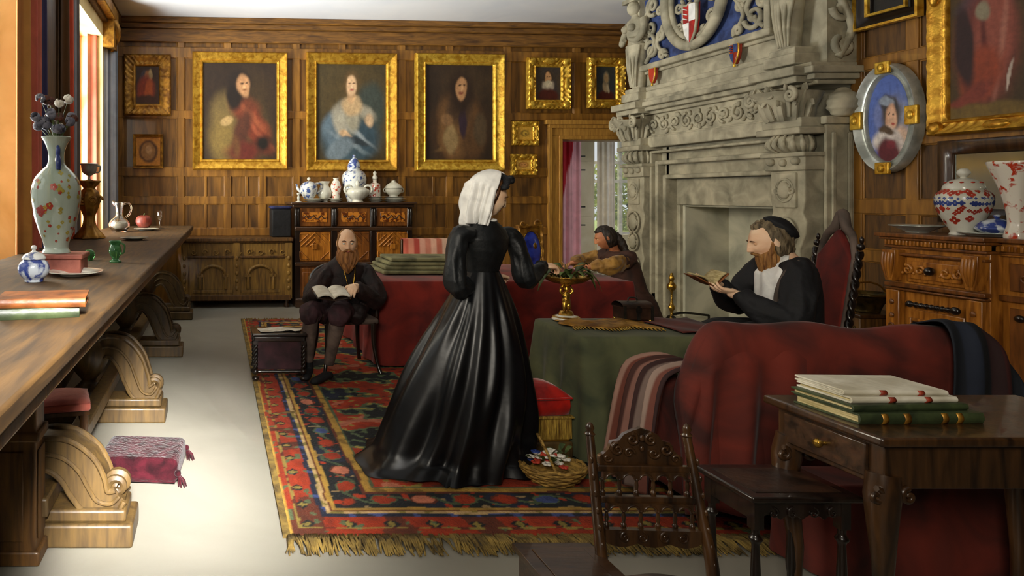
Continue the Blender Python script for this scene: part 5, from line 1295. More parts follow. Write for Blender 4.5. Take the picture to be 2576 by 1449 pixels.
# ================================================================ RIGHT WALL CABINET (front at x=5.12)
CFX=5.10; cy1=WX(2236,600,CFX).y
t=thing('carved_cabinet','richly carved honey-brown oak cabinet against the right wall, ceramics on top','cabinet',(CFX,cy1,0),-PI/2)
CL=1.30; CH=1.215
bw=cy1-WX(2484,600,CFX).y        # breakfront bay width
mb=MB(); mb.box(0,bw,.02,.47,.05,CH-.09); mb.box(bw,CL+.3,.10,.47,.05,CH-.09); mb.box(bw-.02,CL+.3,.075,.30,CH-.12,CH-.03); mb.build('carcase',M['midl'],t,bevel=.004)
mb=MB(); mb.box(-.06,bw+.03,-.06,.47,CH-.03,CH); mb.box(bw,CL+.34,.03,.47,CH-.03,CH); mb.box(-.04,bw+.02,-.04,.47,CH-.05,CH-.03); mb.box(-.02,bw+.01,-.02,.47,CH-.11,CH-.09); mb.box(bw,CL+.32,.07,.47,CH-.11,CH-.09)
mb.build('top_board',M['mid'],t,bevel=.006)
mb=MB()
for i in range(26): x=-.0+i*bw/25; mb.box(x-.006,x+.008,-.03,.02,CH-.088,CH-.052)
for i in range(20): x=bw+.04+i*.035; mb.box(x-.006,x+.008,.05,.1,CH-.088,CH-.052)
mb.build('dentil_course',M['midl'],t,bevel=.002)
def cp(px,py,off=0): 
    X=CFX-off; p=WX(px,py,X); return cy1-p.y,p.z
# drawer with carving
mb=MB(); a=.13; b=bw-.13
mb.box(a,b,-.0,.03,.86,1.04); mb.box(a+.02,b-.02,-.012,.01,.885,1.015); o=mb.build('drawer',M['midl'],t,bevel=.006)
mb=MB(); mb.blob(((a+b)/2,-.04,.955),.03,14,10); mb.tube([((a+b)/2,-.01,.955),((a+b)/2,-.035,.955)],.014,8); mb.build('knob',M['black'],o)
mb=MB(); q=random.Random(2)
for sg in (-1,1):
    for k in range(2): mb.scroll(((a+b)/2+sg*(.085+.085*k),-.018,.95),.036,1.3,.012,d=sg*(1 if k else -1),a0=k*2)
    for k in range(5): mb.blob(((a+b)/2+sg*(.05+.04*k),-.016,.925+.05*(k%2)),(.010,.008,.012),7,5)
mb.build('drawer_carving',M['midl'],o)
mb=MB()
for z,w in ((.83,.03),(.80,.015),(1.06,.02)): mb.box(-.01,bw+.01,-.03,.02,z-w/2,z+w/2)
mb.box(bw,CL+.3,.07,.1,.80,.84); mb.build('moulding',M['mid'],t,bevel=.006)
# lion-mask consoles / pilasters
for cx in (.055,bw-.055):
    mb=MB(); mb.prism([(cx-.05,1.09),(cx+.05,1.09),(cx+.05,1.02),(cx+.04,.93),(cx+.025,.86),(cx-.025,.86),(cx-.04,.93),(cx-.05,1.02)],-.06,.02)
    for k in range(4): mb.tube([(cx-.033+.022*k,-.062,1.07),(cx-.033+.022*k,-.07,.98),(cx-.015+.010*k,-.06,.88)],[.011,.012,.006],6)
    mb.build('console_bracket',M['midl'],t,bevel=.005)
    mb=MB(); mb.box(cx-.05,cx+.05,-.03,.02,.1,.79); mb.build('pilaster',M['midl'],t,bevel=.006)
    mb=MB(); 
    for z in (.70,.60): mb.blob((cx,-.034,z),(.018,.012,.02),8,6)
    for k in range(6):
        z=.52-.07*k; mb.scroll((cx-.008,-.032,z),.022,1.3,.007,d=1); mb.scroll((cx+.012,-.032,z-.03),.02,1.3,.007,d=-1)
    mb.build('pilaster_carving',M['mid'],t)
# long black handle
mb=MB(); hx=(bw)/2; 
mb.tube([(hx-.15,-.02,.70),(hx+.14,-.02,.70)],.014,8); mb.blob((hx-.155,-.02,.70),(.028,.018,.024),12,8); mb.blob((hx+.15,-.02,.70),(.034,.02,.028),12,8)
for k in range(7): mb.blob((hx-.11+.036*k,-.02,.70),(.014,.02,.02),8,6)
mb.build('drop_handle',M['black'],t)
# lower door with three niches
mb=MB(); mb.box(.14,bw-.14,-.0,.02,.12,.66); o=mb.build('door',M['midl'],t,bevel=.006)
mb=MB(); mb.box(.17,bw-.17,-.012,.0,.58,.60); 
for x in (.17,.285,bw-.285,bw-.17): mb.box(x-.008,x+.008,-.016,0,.30,.60)
mb.build('niche_frame',M['midl'],o,bevel=.003)
for x0_,x1_ in ((.18,.275),(bw-.275,bw-.18)):
    mb=MB(); mb.box(x0_,x1_,-.006,0,.32,.575); mb.build('dark_niche',M['black'],o)
    mb=MB(); c=(x0_+x1_)/2
    for k in range(4): mb.scroll((c+(.012 if k%2 else -.012),-.012,.54-.06*k),.024,1.2,.008,d=1 if k%2 else -1)
    mb.build('niche_carving',M['mid'],o)
mb=MB(); c=bw/2; mb.blob((c,-.014,.50),(.028,.015,.04),12,8); mb.blob((c,-.014,.41),(.02,.012,.03),10,7); mb.tube([(c+.045*K(a_),-.012,.48+.07*S(a_)) for a_ in [2*PI*i/20 for i in range(21)]],.007,6); mb.build('cartouche',M['midl'],o)
# recessed right bay
mb=MB(); mb.box(bw+.05,CL+.25,.085,.10,.87,1.05); mb.box(bw+.05,CL+.25,.085,.10,.15,.76); o=mb.build('side_door',M['mid'],t,bevel=.006)
mb=MB(); mb.blob((bw+.12,.07,.70),(.03,.018,.024),10,8); mb.tube([(bw+.12,.075,.70),(bw+.3,.075,.70)],.012,7); mb.build('drop_handle',M['black'],o)
mb=MB()
for k in range(6): mb.scroll((bw+.14+.09*k,.08,.96),.03,1.3,.008,d=1 if k%2 else -1)
mb.build('side_carving',M['mid'],o)
# ceramics on the cabinet
def oncab(px,py=590): return TH(px,py,CH)
def cabthing(name,label,cat,X,px):
    Y=F_*X/(px-CX); return thing(name,label,cat,(X,Y,CH))
t=cabthing('silver_dish','shallow oval pewter dish at the far end of the carved cabinet','dish',5.30,2308)
mb=MB(); mb.lathe([(0,0),(.06,0),(.07,.01),(.14,.045),(.16,.05),(.155,.058),(.12,.05),(.05,.02),(0,.018)],seg=36); mb.build('dish_body',M['silver'],t)
t=cabthing('lidded_jar','round white china jar with red and blue bands and a knobbed lid','jar',5.28,2424)
JP=[(0,0),(.07,0),(.075,.01),(.07,.03),(.10,.09),(.135,.17),(.15,.24),(.145,.29),(.12,.32),(.10,.33),(0,.33)]
JP=[(max(0,r),z) for r,z in csm([(r*.97,z*.98) for r,z in JP])]
mb=MB(); mb.lathe(JP,seg=40); mb.build('jar_body',M['china'],t)
def jr(z):
    for (r0,z0),(r1,z1) in zip(JP[1:],JP[2:]):
        if z0<=z<=z1 and z1>z0: return r0+(r1-r0)*(z-z0)/(z1-z0)
    return .1
q=random.Random(6)
for nm,mm,zz,amp,sz,n in (('blue_band',M['motifb'],.225,.004,.010,40),('red_band',M['motif'],.175,.008,.011,34),('red_scatter',M['motif'],.30,.010,.012,24),('red_spray',M['motif'],.10,.02,.014,9),('blue_dots',M['motifb'],.262,.002,.005,44)):
    mb=MB()
    for k in range(n): petals(mb,2*PI*k/n+q.gauss(0,.05),zz+q.gauss(0,amp),sz*q.uniform(.6,1.2),jr,4)
    mb.build(nm,mm,t)
mb=MB(); mb.lathe([(.105,.322),(.108,.33),(.10,.355),(.07,.385),(.03,.40),(.018,.405),(.02,.415),(.034,.432),(.034,.45),(.02,.468),(0,.47)],seg=32); o=mb.build('jar_lid',M['china'],t)
mb=MB(); 
for k in range(10): a_=2*PI*k/10; mb.blob((.088*K(a_),.088*S(a_),.372),(.012,.012,.006),7,5)
mb.build('red_lid_band',M['motif'],o)
t=cabthing('silver_salver','broad grey metal salver under the blue-grey teapot on the cabinet','plate',5.30,2508)
mb=MB(); mb.lathe([(0,0),(.12,0),(.16,.015),(.185,.022),(.18,.03),(.12,.016),(0,.014)],seg=40); mb.build('dish_body',M['silver'],t)
zz=CH
t=cabthing('pewter_bowl','low blue-grey domed bowl on the salver at the right of the cabinet','bowl',5.30,2508); t.location.z=CH+.016; ROOT[t.name]=Matrix.Translation(t.location)
mb=MB(); mb.lathe([(0,0),(.05,0),(.10,.03),(.105,.045),(.08,.085),(.03,.105),(.012,.11),(.02,.13),(0,.135)],seg=28); mb.build('bowl_body',M['chinabd'],t)
t=cabthing('tall_flared_vase','tall white flared vase with red flowers cut by the right edge','vase',5.22,2560)
mb=MB(); vz=[(0,0),(.06,0),(.055,.05),(.045,.10),(.055,.2),(.08,.32),(.115,.43),(.135,.49),(.125,.49),(.07,.33),(.04,.2),(0,.15)]
mb.lathe(vz,seg=32,flute=.03,fn=8); mb.build('vase_body',M['chinar'],t)
# coal box and brass scuttle between chimneypiece and cabinet
p=WX(2178,700,5.28)
t=thing('coal_chest','low dark oak coal chest between the chimneypiece and the carved cabinet','chest',(5.28,p.y,0))
mb=MB(); mb.box(-.17,.2,-.13,.13,.0,.52); mb.build('chest_body',M['panel_d'],t,bevel=.008); mb=MB(); mb.box(-.19,.22,-.15,.15,.52,.55); mb.build('chest_lid',M['dark'],t,bevel=.008)
mb=MB()
for k in range(3): mb.box(-.178,-.17,-.09+.075*k,-.04+.075*k,.1,.45)
mb.build('carved_panel',M['bronze'],t,bevel=.004)
t=thing('brass_basin','dark brass basin with a rolled rim standing on the coal chest by the chimneypiece','basin',(5.28,p.y,.55))
mb=MB(); mb.lathe([(0,0),(.08,0),(.09,.02),(.11,.07),(.15,.13),(.17,.14),(.165,.155),(.14,.15),(.09,.09),(0,.05)],seg=32); mb.build('basin_body',M['bronze'],t)
mb=MB(); mb.tube([(-.16*K(a_),0,.14+.10*S(a_)) for a_ in [PI*i/12 for i in range(13)]],.008,6); mb.build('handle',M['brass'],t)

# ================================================================ FOREGROUND RIGHT
# table with folios
t=thing('walnut_side_table','dark walnut cabriole-leg table with a side drawer, folios stacked on it','table',(2.05,2.08,0))
TW,TD=.95,.46
mb=MB(); mb.box(0,TW,0,TD,.72,.75); mb.build('tabletop',M['dark'],t,bevel=.009,seg=3)
mb=MB(); mb.box(.035,TW-.03,.03,TD-.03,.58,.72); mb.build('apron',M['dark'],t,bevel=.004)
mb=MB(); mb.box(.022,.036,.08,TD-.07,.60,.705); o=mb.build('drawer',M['darkx'],t,bevel=.004)
mb=MB(); mb.tube([(.024,TD*.48,.655),(.005,TD*.48,.655)],.007,8); mb.blob((-.004,TD*.48,.655),(.012,.016,.016),14,10); mb.build('knob',M['brass'],o)
for sx,x in ((-1,.055),(1,TW-.06)):
    for sy,y in ((-1,.055),(1,TD-.06)):
        mb=MB(); mb.tube([(x,y,.62),(x+sx*.008,y+sy*.006,.55),(x+sx*.012,y+sy*.010,.46),(x+sx*.0,y,.36),(x-sx*.012,y-sy*.012,.22),(x-sx*.010,y-sy*.01,.10),(x+sx*.006,y+sy*.006,.03),(x+sx*.012,y+sy*.012,.0)],[.042,.046,.038,.030,.022,.019,.026,.032],16)
        for s2 in (-1,1): mb.scroll((x+s2*.05,y-.03,.56),.025,1.2,.010,d=s2,a0=PI/2)
        mb.build('cabriole_leg',M['dark'],t)
# folios: two vellum on two green
bcx,bcy=2.235,2.36
book('green_folio','lowest green-backed folio with gilt and red bands on the walnut table',(2.30,2.33,.75),.03,.42,.24,.035,M['bkgreen'],'folios on the walnut table',bands=[(-.3,.02),(-.12,.022),(.18,.02),(.30,.02)],bm=M['golddk'])
book('green_folio','upper green-edged folio lying beneath the two white vellum folios',(2.285,2.345,.785),.05,.40,.225,.022,M['bkgreen'],'folios on the walnut table')
book('vellum_folio','lower white vellum folio with red spine labels',(2.285,2.352,.807),.02,.36,.205,.020,M['vellum'],'folios on the walnut table',bands=[(-.12,.022),(.22,.02)])
book('vellum_folio','topmost white vellum folio with red spine labels',(2.275,2.362,.827),-.03,.34,.195,.018,M['vellum'],'folios on the walnut table',pages=M['paper'],bands=[(-.12,.022),(.24,.02)])
# low table with scalloped apron
t=thing('joint_stool_table','small dark low table with a leather inset top and scalloped apron','table',(1.79,2.25,0))
w,d,h=.33,.24,.50
mb=MB(); mb.box(-.02,w+.02,-.02,d+.02,h-.02,h); mb.build('tabletop',M['black'],t,bevel=.006,seg=3)
mb=MB(); mb.box(.02,w-.02,.02,d-.02,h,h+.002); mb.build('leather_inset',M['bkdark'],t)
mb=MB(); O=[(.02,h-.02),(w-.02,h-.02),(w-.02,h-.09)]
for i in range(1,28):
    u=i/28; O.append((w-.02-(w-.04)*u,h-.085+.018*abs(S(u*PI*4))*(1 if True else 0)))
O.append((.02,h-.09)); mb.prism(O,.005,.02); mb.prism(O,d-.02,d-.005)
mb.box(.005,.02,.02,d-.02,h-.09,h-.02); mb.box(w-.02,w-.005,.02,d-.02,h-.09,h-.02); 
for i in range(4): mb.scroll((.065+.067*i,.002,h-.062),.02,1.0,.004,d=1 if i%2 else -1,a0=PI/2)
mb.build('scalloped_apron',M['black'],t,bevel=.002)
for x in (.02,w-.02):
    for y in (.02,d-.02):
        mb=MB(); mb.box(x-.016,x+.016,y-.016,y+.016,h-.12,h-.02); mb.lathe([(.013,.12),(.017,.16),(.012,.30),(.012,.33),(.020,.345),(.012,.36),(.013,.385)],c=(x,y,0),seg=14); mb.lathe([(.012,0),(.018,.02),(.012,.05),(.013,.12)],c=(x,y,0),seg=12); mb.build('turned_leg',M['black'],t)
# carved foreground chair
t=thing('carved_hall_chair','small carved dark oak chair with two rows of arches in its back','chair',(1.41,2.16,0),-.05)
cw=.158
def cpost(sx,name='back_post'):
    mb=MB(); P=[(sx*(cw+.018),.0,0),(sx*(cw+.014),.0,.28),(sx*(cw+.008),.045,.45),(sx*cw,.11,.69)]
    mb.tube(P,[.018,.019,.016,.013],10); mb.lathe([(.013,.69),(.017,.695),(.010,.705),(.014,.715),(.008,.73),(0,.735)],c=(sx*cw,.11,0),seg=12)
    for k in range(7):
        z=.32+.05*k; mb.blob((sx*(cw+.012),cy(z)-.018,z),(.006,.006,.012),6,5)
    return mb.build(name,M['dark'],t)
def cy(z): return .11*max(0,(z-.28)/.41)
cpost(-1); cpost(1)
mb=MB()  # crest
O=[(-.135,.60),(.135,.60),(.135,.625),(.12,.635),(.105,.65),(.095,.675),(.07,.68),(.055,.70),(.03,.712),(0,.722),(-.03,.712),(-.055,.70),(-.07,.68),(-.095,.675),(-.105,.65),(-.12,.635),(-.135,.625)]
mb.prism(O,cy(.65)-.006,cy(.65)+.010)
for sg in (-1,1):
    mb.scroll((sg*.03,cy(.65)-.010,.685),.020,1.4,.0065,d=sg,a0=PI/2); mb.scroll((sg*.078,cy(.65)-.010,.652),.022,1.4,.006,d=-sg,a0=PI/2); mb.scroll((sg*.11,cy(.65)-.010,.622),.014,1.2,.005,d=sg)
    mb.scroll((sg*.04,cy(.65)-.010,.64),.018,1.3,.005,d=-sg)
mb.blob((0,cy(.65)-.012,.69),(.010,.006,.012),8,6); mb.blob((0,cy(.65)-.012,.655),(.008,.005,.010),8,6)
mb.build('carved_crest',M['dark'],t)
def rail(z,h,nm='back_rail'):
    mb=MB(); mb.box(-.15,.15,cy(z)-.010,cy(z)+.012,z-h/2,z+h/2); return mb
o=rail(.592,.020).build('back_rail',M['dark'],t,bevel=.003)
o=rail(.500,.022).build('back_rail',M['dark'],t,bevel=.003)
def arcade(z0,z1,name):
    n=5; p=.272/n; y=cy((z0+z1)/2); mb=MB()
    for i in range(n+1):
        x=-.136+p*i
        mb.lathe([(.0075,z0),(.009,z0+.008),(.005,z0+.014),(.0065,z0+.03),(.005,z1-.028),(.009,z1-.022),(.006,z1-.018)],c=(x,y,0),seg=10)
    for i in range(n):
        c=-.136+p*(i+.5); r=p*.5-.008
        out=[(c-p/2,z1+.004),(c-p/2,z1-.02)]+[(c-r*K(a_),z1-.02+r*.85*S(a_)) for a_ in [PI*k/10 for k in range(11)]]+[(c+p/2,z1-.02),(c+p/2,z1+.004)]
        mb.prism(out[::-1],y-.007,y+.008)
        mb.tube([(c-r*1.02*K(a_),y-.008,z1-.02+r*.87*S(a_)) for a_ in [PI*k/10 for k in range(11)]],.0035,6)
    mb.build(name,M['dark'],t)
arcade(.511,.582,'upper_arcade'); arcade(.415,.489,'lower_arcade')
mb=MB(); O=[(-.15,.415),(.15,.415),(.15,.375)]
for i in range(1,30): u=i/30; O.append((.15-.3*u,.372-.012*abs(S(u*PI*3))))
O.append((-.15,.375)); mb.prism(O,cy(.4)-.010,cy(.4)+.010)
for sg in (-1,1): mb.scroll((sg*.035,cy(.4)-.013,.393),.018,1.4,.004,d=sg,a0=PI/2); mb.scroll((sg*.09,cy(.4)-.013,.392),.017,1.4,.004,d=-sg,a0=PI/2)
mb.build('scrolled_rail',M['dark'],t,bevel=.002)
mb=MB(); mb.box(-.18,.19,-.33,.02,.235,.27); mb.build('seat_frame',M['dark'],t,bevel=.006)
mb=MB(); mb.grid(lambda u,v:(-.165+.34*u,-.32+.33*v,.272+.035*max(0,S(PI*u)*S(PI*v))**.4+.004*S(9*u+4*v)),30,24); mb.build('seat_cushion',M['grey'],t,smooth=180)
for sx in (-.16,.17):
    mb=MB(); mb.lathe([(.014,0),(.02,.03),(.012,.06),(.018,.12),(.012,.17),(.018,.235)],c=(sx,-.31,0),seg=12); mb.build('front_leg',M['dark'],t)
mb=MB(); mb.box(-.16,.17,-.32,-.30,.10,.125); mb.build('stretcher',M['dark'],t,bevel=.003)
# dark box at bottom centre
t=thing('dark_chest','low dark wooden chest with a moulded lid at the bottom edge beside the carved chair','chest',(1.00,1.98,0))
mb=MB(); mb.box(0,.23,.0,.26,.0,.32); mb.build('chest_body',M['darkx'],t,bevel=.006)
mb=MB(); mb.box(-.015,.245,-.015,.275,.32,.34); mb.box(.03,.20,.03,.23,.34,.344); mb.build('chest_lid',M['darkx'],t,bevel=.004)
# dark folded rug/bench at right bottom
t=thing('dark_red_bench','long low bench covered in dark red cloth under the walnut table','bench',(2.35,2.64,0))
mb=MB(); drape(mb,0,1.2,0,.2,.36,.02,.012,.3,3,flare=.02); mb.build('bench_cover',M['sofa'],t,smooth=180)
mb=MB(); mb.box(.03,1.17,.02,.18,.28,.35); mb.build('seat',M['dark'],t)
for x in (.1,1.1):
    mb=MB(); mb.box(x-.03,x+.03,.04,.16,0,.28); mb.build('leg',M['dark'],t)
# ================================================================ PEOPLE
def V3(*a): return Vector(a)
def frame(f,u=(0,0,1)):
    f=Vector(f).normalized(); u=Vector(u); x=f.cross(u).normalized(); u=x.cross(f).normalized()
    return Matrix((x,f,u)).transposed()          # columns: right, forward, up
def G(a,b,s): return math.exp(-((a-b)/s)**2)
def headmesh(mb,c,f,s=1,up=(0,0,1),male=True,nose=1):
    R=frame(f,up); c=Vector(c); V=[];Fc=[]; nu,nv=72,56
    def pt(n):
        x=n.x*.073; y=n.y*(.093 if n.y>0 else .098); z=n.z*.112
        if n.z<0:
            k=-n.z; x*=1-.34*k**1.6; 
            y*= (1-.06*k) if n.y>0 else (1-.45*k**1.3)
            if n.y>0: y+=.012*k
        if n.z>.3: x*=1-.05*(n.z-.3)
        if n.y>.15:
            w=min(1,(n.y-.15)/.4)
            d=0
            zc=z; 
            nb=.026*nose*G(x,0,.0095)*(1 if zc<.018 else G(zc,.018,.016))*(1 if zc>-.022 else G(zc,-.022,.006))*(.35+.65*min(1,max(0,(.03-zc)/.05)))
            d+=nb+.007*G(abs(x),.011,.006)*G(zc,-.021,.007)
            d-=.010*G(abs(x),.030,.016)*G(zc,.013,.013)
            d+=.006*G(abs(x),.030,.02)*G(zc,.034,.008)
            d+=.006*G(abs(x),.040,.016)*G(zc,-.014,.018)
            d+=.006*G(x,0,.018)*G(zc,-.047,.006)+.006*G(x,0,.015)*G(zc,-.057,.006)
            d-=.004*G(x,0,.02)*G(zc,-.052,.0025)
            d+=.009*G(x,0,.02)*G(zc,-.083,.014)
            y+=d*w
        return Vector((x,y,z))
    for i in range(nv+1):
        th=PI*i/nv
        for j in range(nu):
            ph=2*PI*j/nu; n=Vector((S(th)*K(ph),S(th)*S(ph),K(th))); V.append(tuple(c+R@(pt(n)*s)))
    for i in range(nv):
        for j in range(nu):
            k=(j+1)%nu; Fc.append((i*nu+j,(i+1)*nu+j,(i+1)*nu+k,i*nu+k))
    mb.add(V,Fc)
    for sg in (-1,1):
        mb.blob(c+R@(V3(sg*.074,-.008,-.004)*s),(.010*s,.017*s,.028*s),12,10,R=R@Matrix.Rotation(-.15*sg,3,'Z'))
    return R
def eyes(par,c,R,s,closed=False):
    c=Vector(c)
    for sg in (-1,1):
        mb=MB(); p=c+R@(V3(sg*.030,.0735 if not closed else .0705,.013)*s); mb.blob(p,(.0115*s),14,10)
        o=mb.build('eye',M['skin'] if closed else M['eyew'],par,world=True,smooth=180)
        if not closed:
            mb=MB(); mb.blob(c+R@(V3(sg*.030,.0800,.0115)*s),.0062*s,12,8); mb.build('iris',M['iris'],o,world=True,smooth=180)
    mb=MB()
    for sg in (-1,1): mb.tube([c+R@(V3(sg*.018,.0805,.020)*s),c+R@(V3(sg*.030,.0850,.0235)*s),c+R@(V3(sg*.043,.0775,.0195)*s)],[.002*s,.0045*s,.002*s],8)
    if not closed: mb.build('eyelids',M['skinl'],par,world=True,smooth=180)
    mb=MB()
    for sg in (-1,1): mb.tube([c+R@(V3(sg*.014,.090,.030)*s),c+R@(V3(sg*.030,.090,.036)*s),c+R@(V3(sg*.047,.078,.029)*s)],[.002*s,.003*s,.0015*s],7)
    mb.build('eyebrows',M['hairb'],par,world=True,smooth=180)
def mouth(par,c,R,s):
    mb=MB(); c=Vector(c)
    mb.tube([c+R@(V3(a,.0905-abs(a)*.35,-.050-.0*abs(a))*s) for a in (-.021,-.01,0,.01,.021)],[.0015*s,.004*s,.0045*s,.004*s,.0015*s],8); mb.build('mouth',M['lip'],par,world=True,smooth=180)
def hand(mb,w,fd,pn,s=1,curl=.5,side=1,fan=.06,thumb=.6):
    w=Vector(w); fd=Vector(fd).normalized(); pn=Vector(pn); pn=(pn-fd*pn.dot(fd)).normalized(); sd=fd.cross(pn)*side
    mb.tube([w-fd*.02*s,w+fd*.01*s,w+fd*.035*s,w+fd*.065*s,w+fd*.088*s],[.024*s,.026*s,.036*s,.040*s,.034*s],16,flat=.42,up=pn)
    for k,(o,L,b) in enumerate(((.030,.068,.082),(.0105,.078,.088),(-.0105,.072,.086),(-.030,.056,.078))):
        d=(fd+sd*(o*fan/.03)).normalized(); p=w+fd*b*s+sd*o*s; P=[w+fd*(b-.03)*s+sd*o*s*.9,p]; a=curl*(.5+.1*k)
        for seg in (.42,.32,.26):
            dd=(d*K(a)+pn*S(a)); p=p+dd*L*seg*s; P.append(p); a+=curl*.75
        mb.tube(P,[.009*s,.0098*s,.0090*s,.0080*s,.0062*s],10)
    p=w+fd*.022*s+sd*.026*s; P=[w+fd*.01*s+sd*.01*s,p]; d=(fd*.75+sd*.85+pn*.25*thumb).normalized(); p=p+d*.036*s; P.append(p)
    d=(fd*.95+sd*.25+pn*.5*thumb).normalized(); p=p+d*.030*s; P.append(p); p=p+(d+pn*.25*thumb).normalized()*.024*s; P.append(p)
    mb.tube(P,[.012*s,.0145*s,.0115*s,.0105*s,.0078*s],10)
def hair(par,name,c,R,s,m,keep,k=1.1,amp=.05,fz=1.0,extra=None,label=None,wave=(14,6)):
    c=Vector(c); V=[];Fc=[];idx={}; nu,nv=80,60; mb=MB()
    pts=[]
    for i in range(nv+1):
        th=PI*i/nv
        for j in range(nu):
            ph=2*PI*j/nu; n=Vector((S(th)*K(ph),S(th)*S(ph),K(th)))
            q=k+amp*(mnoise.noise(Vector((n.x*wave[0]*.4,n.y*wave[0]*.4,n.z*wave[1]*.3)))+.5*mnoise.noise(Vector((n.x*wave[0],n.y*wave[0],n.z*2))))
            x=n.x*.073*q; y=n.y*(.093 if n.y>0 else .098)*q; z=n.z*.112*q*fz
            g=keep(n); g=max(0,min(1,.5+g/.16)); g=g*g*(3-2*g); f_=.78+(1-.78)*g; x*=f_;y*=f_;z*=f_
            pts.append(tuple(c+R@(V3(x,y,z)*s)))
    for i in range(nv):
        for j in range(nu):
            q=(j+1)%nu; Fc.append((i*nu+j,(i+1)*nu+j,(i+1)*nu+q,i*nu+q))
    mb.add(pts,Fc)
    return mb.build(name,m,par,world=True,smooth=180,label=label)
def beard(par,name,c,R,s,m,L=.15,w=.062,fwd=.03,seed=0):
    c=Vector(c); mb=MB(); RR=[]
    for k in range(19):
        t=k/18; e=max(.02,(1-t**2.6))**.6; ring=[]
        for q in range(56):
            a=2*PI*q/56; st=1+.06*S(13*a+5*t)+.10*mnoise.noise(Vector((K(a)*2.5,S(a)*2.5,t*1.5+seed)))
            ring.append(tuple(c+R@(V3(w*(1-.12*t)*e*st*K(a)*(.93+.25*S(PI*min(1,t*1.3))),.032+fwd*t+.056*(1-.12*t)*e*st*S(a),-.054-L*t+.016*(abs(K(a))**2)*(1-t))*s)))
        RR.append(ring)
    mb.rings(RR)
    for sg in (-1,1): mb.tube([c+R@(V3(sg*.071,.006,.004)*s),c+R@(V3(sg*.067,.026,-.038)*s),c+R@(V3(sg*.050,.048,-.066)*s),c+R@(V3(sg*.03,.066,-.080)*s)],[.008*s,.013*s,.019*s,.020*s],10)
    # moustache
    for sg in (-1,1): mb.tube([c+R@(V3(sg*.002,.098,-.034)*s),c+R@(V3(sg*.018,.096,-.040)*s),c+R@(V3(sg*.036,.080,-.052)*s),c+R@(V3(sg*.042,.066,-.075)*s)],[.006*s,.0085*s,.008*s,.004*s],9)
    return mb.organic(name,m,par,.003,1,world=True)
def limb(mb,P,r,seg=18): mb.tube(P,r,seg)
def foldtube(mb,P,r,amp=.1,seg=28,fr=7,seed=0,n=26,flat=1):
    # sleeve with folds; resample path by catmull
    P=[Vector(p) for p in P]; Q=[];RR=[]
    m=len(P)-1
    for i in range(n+1):
        t=i/n*m; k=min(int(t),m-1); a=t-k
        p0=P[max(k-1,0)];p1=P[k];p2=P[k+1];p3=P[min(k+2,m)]
        Q.append(.5*((2*p1)+(p2-p0)*a+(2*p0-5*p1+4*p2-p3)*a*a+(3*p1-p0-3*p2+p3)*a**3)); RR.append(r[k]+(r[k+1]-r[k])*a)
    T=[(Q[min(i+1,n)]-Q[max(i-1,0)]).normalized() for i in range(n+1)]
    u=Vector((.3,.2,1)); R=[]
    for i,p in enumerate(Q):
        u=(u-T[i]*u.dot(T[i])).normalized(); w=T[i].cross(u); ring=[]
        for j in range(seg):
            a=2*PI*j/seg; k=1+amp*(mnoise.noise(Vector((K(a)*1.6,S(a)*1.6,i/n*fr+seed)))*2.0+.75*mnoise.noise(Vector((K(a)*3.2,S(a)*3.2,i/n*fr*2.2+seed)))+.3*S(i/n*fr*5+2*a+seed))
            ring.append(tuple(p+RR[i]*k*(K(a)*w+flat*S(a)*u)))
        R.append(ring)
    mb.rings(R)

# ---------------------------------------------------------------- 1. standing woman
WF=V3(.96,.06,-.42)
w=thing('person','standing woman in long black satin dress and white veil, reaching to the gilt compote','person',(1.42,3.73,.018))
hc=V3(1.508,3.74,1.492); neck0=V3(1.475,3.71,1.33)
lsh=PT(1158,590,3.62); rsh=PT(1283,592,3.82); lel=PT(1152,705,3.60); rel=PT(1318,692,3.80); rha=PT(1372,668,3.93); wa=V3(1.462,3.72,1.05)
lha=V3(1.60,3.93,1.02)
mb=MB(); R=headmesh(mb,hc,WF,.97,nose=.9)
mb.tube([neck0-V3(.01,.0,.05),neck0,hc+R@V3(0,-.022,-.075)],[.052,.043,.043],18)
sa=math.atan2(rsh.y-lsh.y,rsh.x-lsh.x)
mb.ell([(1.46,3.72,.95,.10,.08,sa),(1.462,3.72,1.06,.078,.062,sa),(1.47,3.715,1.2,.11,.08,sa),(1.475,3.71,1.29,.13,.06,sa),(1.475,3.71,1.34,.05,.05,sa)],24)
limb(mb,[rsh+V3(-.07,-.03,-.01),rsh,rsh.lerp(rel,.5)+V3(.01,-.015,0),rel+V3(0,0,-.015),rel.lerp(rha,.55)+V3(0,0,-.01),rha+V3(-.03,-.01,0)],[.03,.028,.028,.028,.026,.024]); limb(mb,[lsh+V3(.07,.03,-.01),lsh,lsh.lerp(lel,.5)+V3(-.022,0,0),lel+V3(0,0,-.03),lel.lerp(lha,.5)+V3(0,0,-.025),lha],[.03,.028,.028,.028,.026,.024])
hand(mb,rha+V3(-.02,-.01,.0),V3(.85,.35,-.05),V3(.1,.3,-1),.95,.75,1); hand(mb,lha,V3(.7,.6,0),V3(.3,-.1,-1),.9,.6,-1)
mb.organic('body',M['skinl'],w,.0040,1,world=True)
mouth(w,hc,R,.97); eyes(w,hc,R,.97,closed=True)
_hb=MB(); _hb.blob(hc+R@V3(0,-.115,-.045),(.045,.035,.04),14,10,fn=lambda n:1+.1*S(12*n.x)); 
hair(w,'hair',hc,R,.97,M['hairb'],lambda n:min(max(.22-n.y,n.z-.72),n.z+.60),k=1.10,amp=.05)
